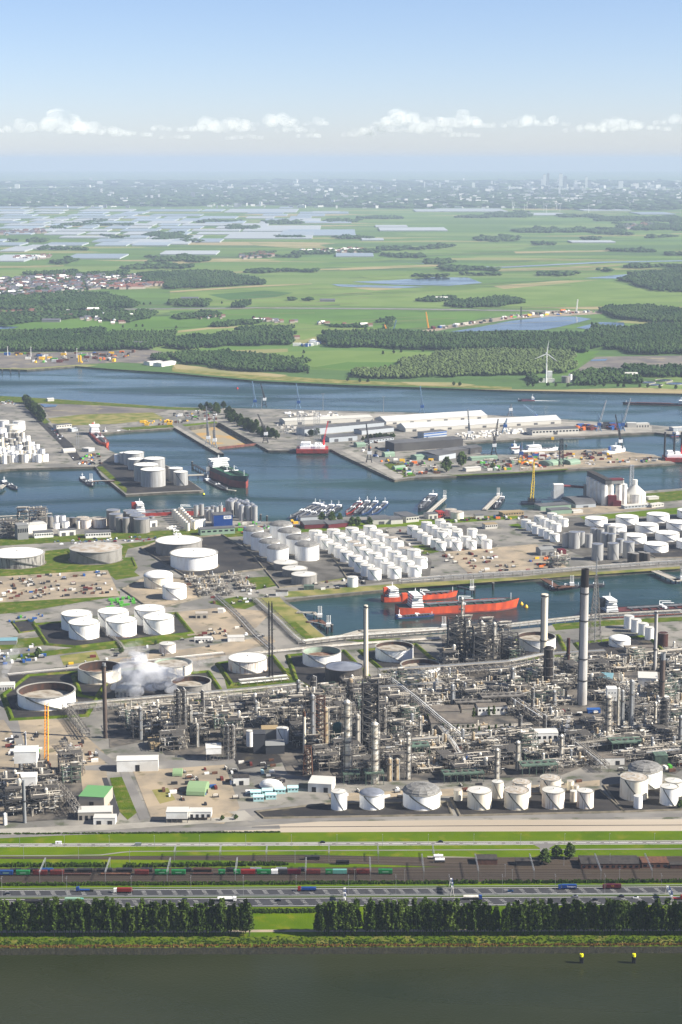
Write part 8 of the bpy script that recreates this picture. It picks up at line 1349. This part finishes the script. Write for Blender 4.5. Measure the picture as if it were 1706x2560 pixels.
houses([(-20, 780), (100, 778), (108, 786), (0, 792)], 16, 'red-roofed house in the row at the left edge below the woods', 'house row at the left edge', 3, ('roof_tile',)); houses([(120, 778), (330, 780), (340, 806), (280, 812), (130, 795)], 26, 'house among the gardens below the village woods', 'houses below the village woods', 4, ('roof_tile', 'roof_slate', 'city_pale')); houses([(490, 794), (560, 790), (560, 797), (490, 800)], 8, 'farmhouse along the lane left of the copse', 'farmhouses along the lane', 5, ('roof_tile', 'city_pale')); houses([(618, 794), (650, 800), (760, 806), (850, 812), (930, 815), (930, 818), (850, 815), (740, 810), (640, 806)], 30, 'house in the ribbon village along the dyke', 'ribbon village', 6, ('roof_tile', 'roof_slate', 'city_pale')); houses([(650, 838), (740, 840), (745, 848), (660, 846)], 8, 'red-roofed farmhouse between the woods', 'farmhouses between the woods', 7, ('roof_tile',)); houses([(1560, 562), (1620, 558), (1640, 568), (1560, 574)], 60, 'far village of red roofs at the right', 'v', 8, ('roof_tile', 'roof_slate'), 1.5, 2.4, mass=True); houses([(600, 640), (660, 634), (690, 642), (610, 648)], 60, 'far farm village with red roofs in the fields', 'v', 9, ('roof_tile', 'roof_slate'), 1.3, 2, mass=True); houses([(740, 628), (900, 622), (930, 634), (820, 634)], 60, 'far farm village along the tree belt', 'v', 10, ('roof_tile', 'city_pale'), 1.3, 2, mass=True); houses([(0, 580), (110, 576), (115, 584), (0, 590)], 70, 'far village of pink roofs among glasshouses', 'v', 11, ('roof_tile', 'roof_slate'), 1.5, 2.4, mass=True); houses([(40, 644), (130, 640), (130, 648), (40, 652)], 40, 'far hamlet beside the glasshouse corner', 'v', 12, ('roof_tile', 'city_pale'), 1.3, 2, mass=True)
for x, y, h, l in ((161, 690, 36, 'church tower of the left village'), (182, 704, 26, 'smaller steeple in the left village')): t = thing('church_tower', l, 'church', G(x, y)); mb = MB(); mb.box(0, 0, 0, 8, 8, h * .6); part('tower', mb, 'brick', t); mb = MB(); mb.box(0, 0, h * .6, 8, 8, h * .45, 0, .05); part('spire', mb, 'roof_slate', t)
# farm sheds
for x0, x1, y, h, l in ((452, 496, 751, 9, 'long farm shed behind the open copse'), (800, 838, 755, 8, 'farm shed alone in the green field'), (1090, 1120, 750, 8, 'white farm shed by the farm trees'), (105, 150, 806, 8, 'long grey shed beside the left pond'), (330, 365, 868, 12, 'grey halls at the edge of the left wood'), (218, 246, 779, 10, 'white hall below the village woods')): a, b = G(x0, y), G(x1, y); t = thing('farm_shed', l, 'shed', (a + b) / 2); w = (b - a).length; mb = MB(); mb.box(0, 15, 0, w, 30, h); part('wall', mb, 'clad_grey', t); mb = MB(); mb.roof(0, 15, h, w, 30, 5, over=1); part('roof', mb, 'city_pale' if 'white' in l else 'roof_slate', t)
# glasshouses
def ghouse(x0, x1, y0, y1, m, label, group):
    A, B, C, D = G(x0, y1), G(x1, y1), G(x1, y0), G(x0, y0); h = 7; d = min(A.y, C.y); w = B.x - A.x; dp = C.y - A.y; t = thing('glasshouse', label, 'glasshouse', (A + B) / 2, 0, group); mb = MB(); mb.box(0, dp / 2, 0, w, dp, h); part('wall', mb, 'glass_white', t); mb = MB(); n = max(2, min(8, int(dp / 60)))
    for k in range(n): mb.roof(0, dp * (k + .5) / n, h, w, dp / n, 4)
    part('roof', mb, m, t, kind='stuff')
r = random.Random(21); k_ = 0
for gi, y in enumerate((520, 527, 533, 539, 545, 551, 557, 563, 570, 577, 585, 594, 603, 612)):
    gk = 0; x = r.uniform(-60, 20); lim = 760 if y < 560 else 640 if y < 590 else 560 if y < 606 else 430
    while x < lim:
        w = r.uniform(30, 130); gp = r.uniform(6, 46) * (1 if y < 600 else 2); hy = r.uniform(2.4, 4.6) * (1 + (y - 520) / 120)
        if r.random() < .82: gk += 1; ghouse(x, x + w, y - hy / 2, y + hy / 2, r.choice(('glass_pale', 'glass_pale', 'glass_white')), 'pale glasshouse, %s from left in the %s glasshouse row from the back' % (ORD[gk - 1], ORD[gi]), 'glasshouse country on the left')
        x += w + gp
for i, (x0, x1, y0, y1, m) in enumerate(sorted(((0, 62, 619, 630, 'glass_white'), (-40, 60, 640, 655, 'glass_white'), (165, 300, 638, 648, 'glass_pale'), (400, 540, 630, 638, 'glass_white'), (285, 470, 600, 612, 'glass_white'), (50, 135, 615, 624, 'glass_white'), (700, 890, 576, 590, 'glass_pale'), (560, 780, 582, 598, 'glass_white'), (640, 800, 566, 576, 'glass_white'), (940, 1020, 565, 569, 'glass_white'), (780, 850, 530, 535, 'glass_white'), (905, 960, 598, 602, 'glass_white'), (840, 935, 636, 643, 'glass_pale'), (950, 1120, 571, 578, 'glass_white'), (706, 800, 548, 556, 'glass_white'), (1100, 1270, 523, 530, 'glass_white'), (1320, 1420, 534, 539, 'glass_white'), (1430, 1540, 604, 608, 'glass_white'), (560, 740, 524, 532, 'glass_white'), (1040, 1110, 525, 530, 'glass_white'), (1460, 1580, 523, 528, 'glass_white'), (1440, 1520, 512, 517, 'glass_white'), (1600, 1690, 532, 537, 'glass_pale')))): ghouse(x0, x1, y0, y1, m, 'white glasshouse set apart in the far plain, %s from left' % ORD[i], 'single far glasshouses')
# city and towers
r = random.Random(5); mb = MB()
for i in range(2300):
    y = 455 + 66 * r.random() ** 1.1; cx = r.choice((r.uniform(-80, 1790), r.gauss(1400, 170), r.uniform(500, 1790))); p = G(cx, y); s_ = p.y / 15000
    mb.mi = r.choice((0, 0, 1)); mb.box(p.x, p.y, 0, r.uniform(10, 46) * s_, r.uniform(10, 20) * s_, r.choice((7, 9, 12, 18, 28)) * s_ * r.uniform(.6, 1.2), r.uniform(-.3, .3))
part('distant_city', mb, ('city_pale', 'city_grey'), None, kind='stuff', label='hazy distant city spread along the horizon', cat='city')
for i, (x, yb, h, w) in enumerate(sorted(((1361, 470, 34, 7), (1370, 470, 37, 6), (1402, 470, 36, 9), (1413, 470, 30, 8), (1356, 470, 24, 6), (1466, 470, 28, 6), (1474, 470, 20, 7), (1440, 468, 18, 7), (1399, 490, 20, 5), (1184, 470, 14, 8), (1230, 468, 16, 5), (1100, 470, 14, 4), (1062, 472, 18, 3), (483, 496, 16, 10), (254, 487, 16, 5), (1552, 470, 18, 12), (1590, 472, 14, 14), (1320, 472, 14, 6), (1335, 474, 16, 5), (1245, 478, 14, 6), (780, 500, 20, 4), (690, 495, 14, 5), (380, 500, 12, 6), (305, 505, 11, 7), (132, 503, 10, 8), (345, 508, 11, 6), (398, 497, 12, 5), (544, 497, 10, 5), (820, 492, 10, 8), (1660, 480, 14, 8), (1585, 490, 10, 12), (1500, 486, 12, 9), (1275, 496, 12, 8), (1130, 488, 11, 6), (985, 478, 12, 9), (930, 474, 10, 6)))):
    p = G(x, yb); s, c, _ = ppm(yb); t = thing('tower_block', 'pale hazy tower block on the city skyline, %s from left' % ORD[i], 'tower block', p, 0, 'tower blocks of the distant city'); W_, H_ = w / s, h / (s * c); mb = MB(); mb.box(0, 0, 0, W_, W_ * .6, H_ * .96); part('wall', mb, 'city_pale' if i % 3 else 'city_grey', t); mb = MB(); mb.box(0, 0, H_ * .96, W_ * .6, W_ * .4, H_ * .04); part('roof_house', mb, 'city_grey', t)
a, b = G(1360, 503), G(1432, 501); t = thing('slab_block', 'long slab of flats with many towers in the distant city', 'building', (a + b) / 2); w = (b - a).length
for k in range(11): mb = MB(); mb.box(-w / 2 + w * (k + .5) / 11, 0, 0, w / 15, 60, 8 / ppm(502)[0]); part('wing', mb, 'city_pale', t)
# wind turbines, pylons, cranes across the river
def turbine(x, yb, hub, blade, label, a0=1.45):
    s, c, _ = ppm(yb); h, bl = hub / (s * c), blade / (s * c); t = thing('wind_turbine', label, 'wind turbine', G(x, yb)); mb = MB(); mb.cyl(0, 0, 0, 2.2, h, 12, 1.2); part('tower', mb, 'white_paint', t); mb = MB(); mb.box(0, 1, h - 1.5, 3.4, 9, 3.6); part('nacelle', mb, 'white_paint', t)
    for k in range(3): a = a0 + k * 2.0944; d = Vector((math.cos(a), 0, math.sin(a))); q = Vector((0, -4.5, h)); n = Vector((-d.z, 0, d.x)); mb = MB(); mb.add([q - n * .8, q + n * .8, q + d * bl * .25 + n * 1.6, q + d * bl + n * .2, q + d * bl - n * .2, q + d * bl * .25 - n * 1.2] + [v + Vector((0, .6, 0)) for v in (q - n * .8, q + n * .8, q + d * bl * .25 + n * 1.6, q + d * bl + n * .2, q + d * bl - n * .2, q + d * bl * .25 - n * 1.2)], [(0, 5, 4, 3, 2, 1), (6, 7, 8, 9, 10, 11), (0, 1, 7, 6), (1, 2, 8, 7), (2, 3, 9, 8), (3, 4, 10, 9), (4, 5, 11, 10), (5, 0, 6, 11)]); part('blade', mb, 'white_paint', t)
turbine(1366, 957, 73, 33, 'tall white wind turbine on the far river bank')
for i, x in enumerate(sorted((1282, 1318, 1360, 1366, 1392, 1472, 1575, 1285, 1312, 1400))): turbine(x, 524 + (i % 3) * 4, 18, 7, 'tiny hazy wind turbine in the far plain, %s from left' % ORD[i], i)
for x, yb, yt, dx, m, l in ((1072, 824, 780, -7, 'crane_orange', 'thin yellow crane at the far road works'), (983, 832, 800, 8, 'crane_blue', 'thin blue crane at the far road works'), (970, 833, 812, -8, 'crane_orange', 'short orange crane at the far road works'), (1441, 782, 749, 3, 'white_paint', 'white crane behind the lakes'), (1303, 790, 767, 0, 'crane_dark', 'dark pile driver behind the lakes')):
    s, c, _ = ppm(yb); h = (yb - yt) / (s * c); t = thing('site_crane', l, 'crane', G(x, yb)); mb = MB(); mb.box(0, 0, 0, 8, 10, 5); part('cab', mb, 'dark_metal', t); mb = MB(); beam_lattice(mb, (0, 0, 3), (dx / s, 0, h), 3.4, 2.2, .8, 8); part('boom', mb, m, t)
for i, (x, y, h) in enumerate(((20, 890, 60), (78, 891, 60), (193, 895, 60))): t = thing('light_mast', 'slim white mast on the far bank building site, %s' % ORD[i], 'mast', G(x, y)); mb = MB(); mb.tube((0, 0, 0), (0, 0, h * .45), 1.0, 6, .5); part('pole', mb, 'white_paint', t); mb = MB(); mb.box(0, 0, h * .45, 4, 2, 1); part('head', mb, 'white_paint', t)
for x, l in ((197, 'left'), (202, 'right')): t = thing('cement_silo', 'slim yellow silo on the far bank building site, %s of two' % l, 'silo', G(x, 905)); mb = MB(); mb.cyl(0, 0, 0, 2.4, 18, 8); part('shell', mb, 'yellow', t); mb = MB(); mb.cyl(0, 0, 18, 2.6, 1.5, 8, .4); part('cap', mb, 'yellow', t)
# water treatment works by the turbine
tank(1414, 958, 20, 16, 'grey round tank by the wind turbine', shell='tank_grey', roof='dome_grey', stair=None); hall2((1348, 956), (1387, 956), 12, 8, 'clad_white', 'roof_white', 'white building with red windows at the turbine foot', name='works_building'); hall2((1370, 946), (1381, 946), 14, 18, 'clad_white', 'clad_white', 'tall pale blue box building behind the turbine', name='works_building'); hall2((1450, 950), (1468, 950), 16, 10, 'clad_white', 'roof_white', 'white works building right of the grey tank', name='works_building'); tank(1426, 956, 9, 20, 'slim white silo beside the grey works tank', stair=None); hall2((1560, 945), (1596, 945), 30, 4, 'clad_white', 'roof_white', 'tent-roofed white hall among the treatment trees', 10, 'works_building')
for i, (x, y, w) in enumerate(((1620, 957, 40), (1660, 952, 44), (1690, 960, 50), (1640, 963, 36))): s = ppm(y)[0]; t = thing('clarifier', 'flat round basin of the water treatment works, %s' % ORD[i], 'basin', G(x, y)); mb = MB(); mb.lathe(0, 0, [(w / 2 / s, 0), (w / 2 / s, 2), (w / 2 / s - 1.5, 2), (w / 2 / s - 1.5, 1)], 24, False); part('wall', mb, 'concrete_wall', t); mb = MB(); mb.cyl(0, 0, 0, w / 2 / s - 1.6, 1.2, 24); part('water_surface', mb, 'lake', t)
# ------------------------------------------------------------------ clouds and steam
def vol(name, dens, col, an=.3, scale=0.0, lo=.4, hi=.62):
    m = bpy.data.materials.new(name); m.use_nodes = True; t = m.node_tree; t.nodes.remove(t.nodes['Principled BSDF']); v = t.nodes.new('ShaderNodeVolumePrincipled'); v.inputs['Color'].default_value = (*col, 1); v.inputs['Density'].default_value = dens; v.inputs['Anisotropy'].default_value = an
    if scale:
        tc = t.nodes.new('ShaderNodeTexCoord'); n = t.nodes.new('ShaderNodeTexNoise'); n.inputs['Scale'].default_value = scale; n.inputs['Detail'].default_value = 4; r = t.nodes.new('ShaderNodeMapRange'); r.inputs[1].default_value = lo; r.inputs[2].default_value = hi; r.inputs[4].default_value = dens
        t.links.new(tc.outputs['Object'], n.inputs['Vector']); t.links.new(n.outputs[0], r.inputs[0]); t.links.new(r.outputs[0], v.inputs['Density'])
    t.links.new(v.outputs[0], t.nodes['Material Output'].inputs['Volume']); M[name] = m
vol('cloud', 1.9e-3, (1, 1, 1), 0.0, 1 / 600, .38, .85); vol('steam', .18, (1, 1, 1), 0.0, .08, .27, .8); vol('thin_steam', .03, (1, 1, 1), 0.0, .06, .25, .75)
def puffs(name, blobs, m, label, seed, cat, kind=None, sub=3):
    """a billow: overlapping balls remeshed into one skin"""
    r = random.Random(seed); mb = MB()
    for c, q in blobs:
        n = 9; prof = []
        for i in range(n + 1): a = math.pi * i / n; prof.append((max(.02, q[0] * math.sin(a)), -q[1] * math.cos(a)))
        o = len(mb.v); mb.lathe(0, 0, prof, 12, True); f = math.sin
        for k in range(o, len(mb.v)): x, y, z = mb.v[k]; g = 1 + .16 * math.sin(x / q[0] * 3.1 + seed) * math.sin(z / q[1] * 3.7 + y / q[0] * 2.3 + seed); mb.v[k] = (x * g + c[0], y * g + c[1], z * g + c[2])
    o = link(name, mb.mesh(name, m), None, label=label, cat=cat, kind=kind)
    return o
rnd = random.Random(2); YC = 62000.0
CL = [(-30, 330, 60, 26), (60, 330, 120, 36), (150, 328, 120, 52), (215, 334, 130, 34), (280, 336, 110, 24), (330, 340, 80, 20), (393, 326, 52, 18), (430, 346, 70, 16), (475, 328, 50, 18), (540, 328, 110, 44), (600, 326, 70, 34), (615, 348, 90, 16), (700, 314, 110, 42), (735, 330, 80, 20), (798, 312, 48, 26), (780, 343, 60, 12), (905, 340, 80, 30), (960, 330, 110, 34), (1005, 312, 110, 40), (1060, 330, 110, 36), (1145, 316, 120, 46), (1150, 342, 80, 18), (1235, 318, 60, 20), (1310, 316, 90, 36), (1385, 314, 60, 24), (1470, 330, 110, 24), (1540, 322, 150, 34), (1600, 326, 120, 28), (1700, 310, 100, 32)]
for i, (x, y, w, h) in enumerate(CL):
    w *= 1.35; h *= 1.1
    bl = []; n = max(6, int(w / 5))
    for k in range(n):
        u = rnd.uniform(-1, 1); base = y; hh = h * (1 - abs(u) ** 1.6) * rnd.uniform(.45, 1); px = x + u * w * .46; q = max(6.0, hh * .46) * rnd.uniform(.7, 1.15); py = base - q * .6 - rnd.random() * max(0, hh - q * 1.4)
        D = YC + rnd.uniform(-1500, 1500); p = PY(px, py, D); sc = D / FPX; bl.append(((p.x, p.y, p.z), (q * sc * 1.25, q * sc)))
    puffs('cloud', bl, 'cloud', 'small white cumulus cloud low over the horizon, %s from left' % ORD[i], i, 'cloud')
def plume(base, pts, m, label, seed):
    b = G(*base); bl = []; r = random.Random(seed)
    for x, y, q in pts:
        p = PY(x, y, b.y + r.uniform(-6, 6)); k = ppm(base[1])[0]; bl.append(((p.x, p.y, max(q / k * .5, p.z)), (q / k * 1.35, q / k * 1.15)))
    puffs('steam_plume', bl, m, label, seed, 'steam')
def trail(a, b, n, q0, q1, sx, sy, seed):
    r = random.Random(seed); return [(a[0] + (b[0] - a[0]) * u + r.gauss(0, sx) * (.3 + u), a[1] + (b[1] - a[1]) * u + r.gauss(0, sy) * (.3 + u), (q0 + (q1 - q0) * u) * r.uniform(.7, 1.25)) for u in [i / (n - 1) for i in range(n)]]
plume((310, 1745), trail((300, 1735), (345, 1672), 26, 10, 20, 16, 9, 1) + trail((330, 1688), (440, 1692), 24, 19, 12, 10, 9, 2) + trail((320, 1690), (352, 1644), 16, 18, 13, 14, 8, 3), 'steam', 'large white steam cloud drifting over the open tanks', 1)
plume((310, 1745), trail((345, 1655), (335, 1612), 12, 16, 10, 12, 6, 4) + trail((390, 1688), (530, 1636), 20, 17, 10, 9, 7, 5), 'thin_steam', 'faint upper trail of the large steam cloud', 2)
plume((14, 1725), [(12, 1690, 6), (14, 1678, 8), (18, 1664, 10), (24, 1648, 12), (34, 1634, 12), (44, 1622, 10), (52, 1612, 8)], 'thin_steam', 'steam plume rising at the left edge', 3)
plume((1414, 1853), [(1414, 1848, 3), (1415, 1838, 4), (1416, 1826, 4.5), (1419, 1814, 5), (1421, 1802, 5), (1423, 1792, 4)], 'steam', 'thin white steam jet near the white-walled hall', 4)
plume((190, 1905), [(178, 1894, 4), (186, 1896, 5), (196, 1900, 6), (206, 1904, 5)], 'steam', 'small puff of steam beside the yellow crane', 5)
plume((1590, 1840), [(1588, 1838, 3), (1591, 1828, 4), (1596, 1818, 5), (1603, 1812, 5)], 'thin_steam', 'small steam puff beside the twin columns', 6)
plume((590, 1755), [(590, 1748, 4), (600, 1742, 5), (612, 1738, 5)], 'thin_steam', 'wisp of steam over the left pipe rack', 7)
# ------------------------------------------------------------------ haze
mh = bpy.data.materials.new('haze'); mh.use_nodes = True; t = mh.node_tree; t.nodes.remove(t.nodes['Principled BSDF'])
vp = t.nodes.new('ShaderNodeVolumePrincipled'); vp.inputs['Color'].default_value = (.465, .555, .69, 1); vp.inputs['Density'].default_value = 3.2e-5; vp.inputs['Anisotropy'].default_value = 0.0
t.links.new(vp.outputs[0], t.nodes['Material Output'].inputs['Volume']); M['haze'] = mh
mb = MB(); mb.box(0, 47000, -12, 140000, 100000, 690); part('haze', mb, 'haze', None, kind='stuff')
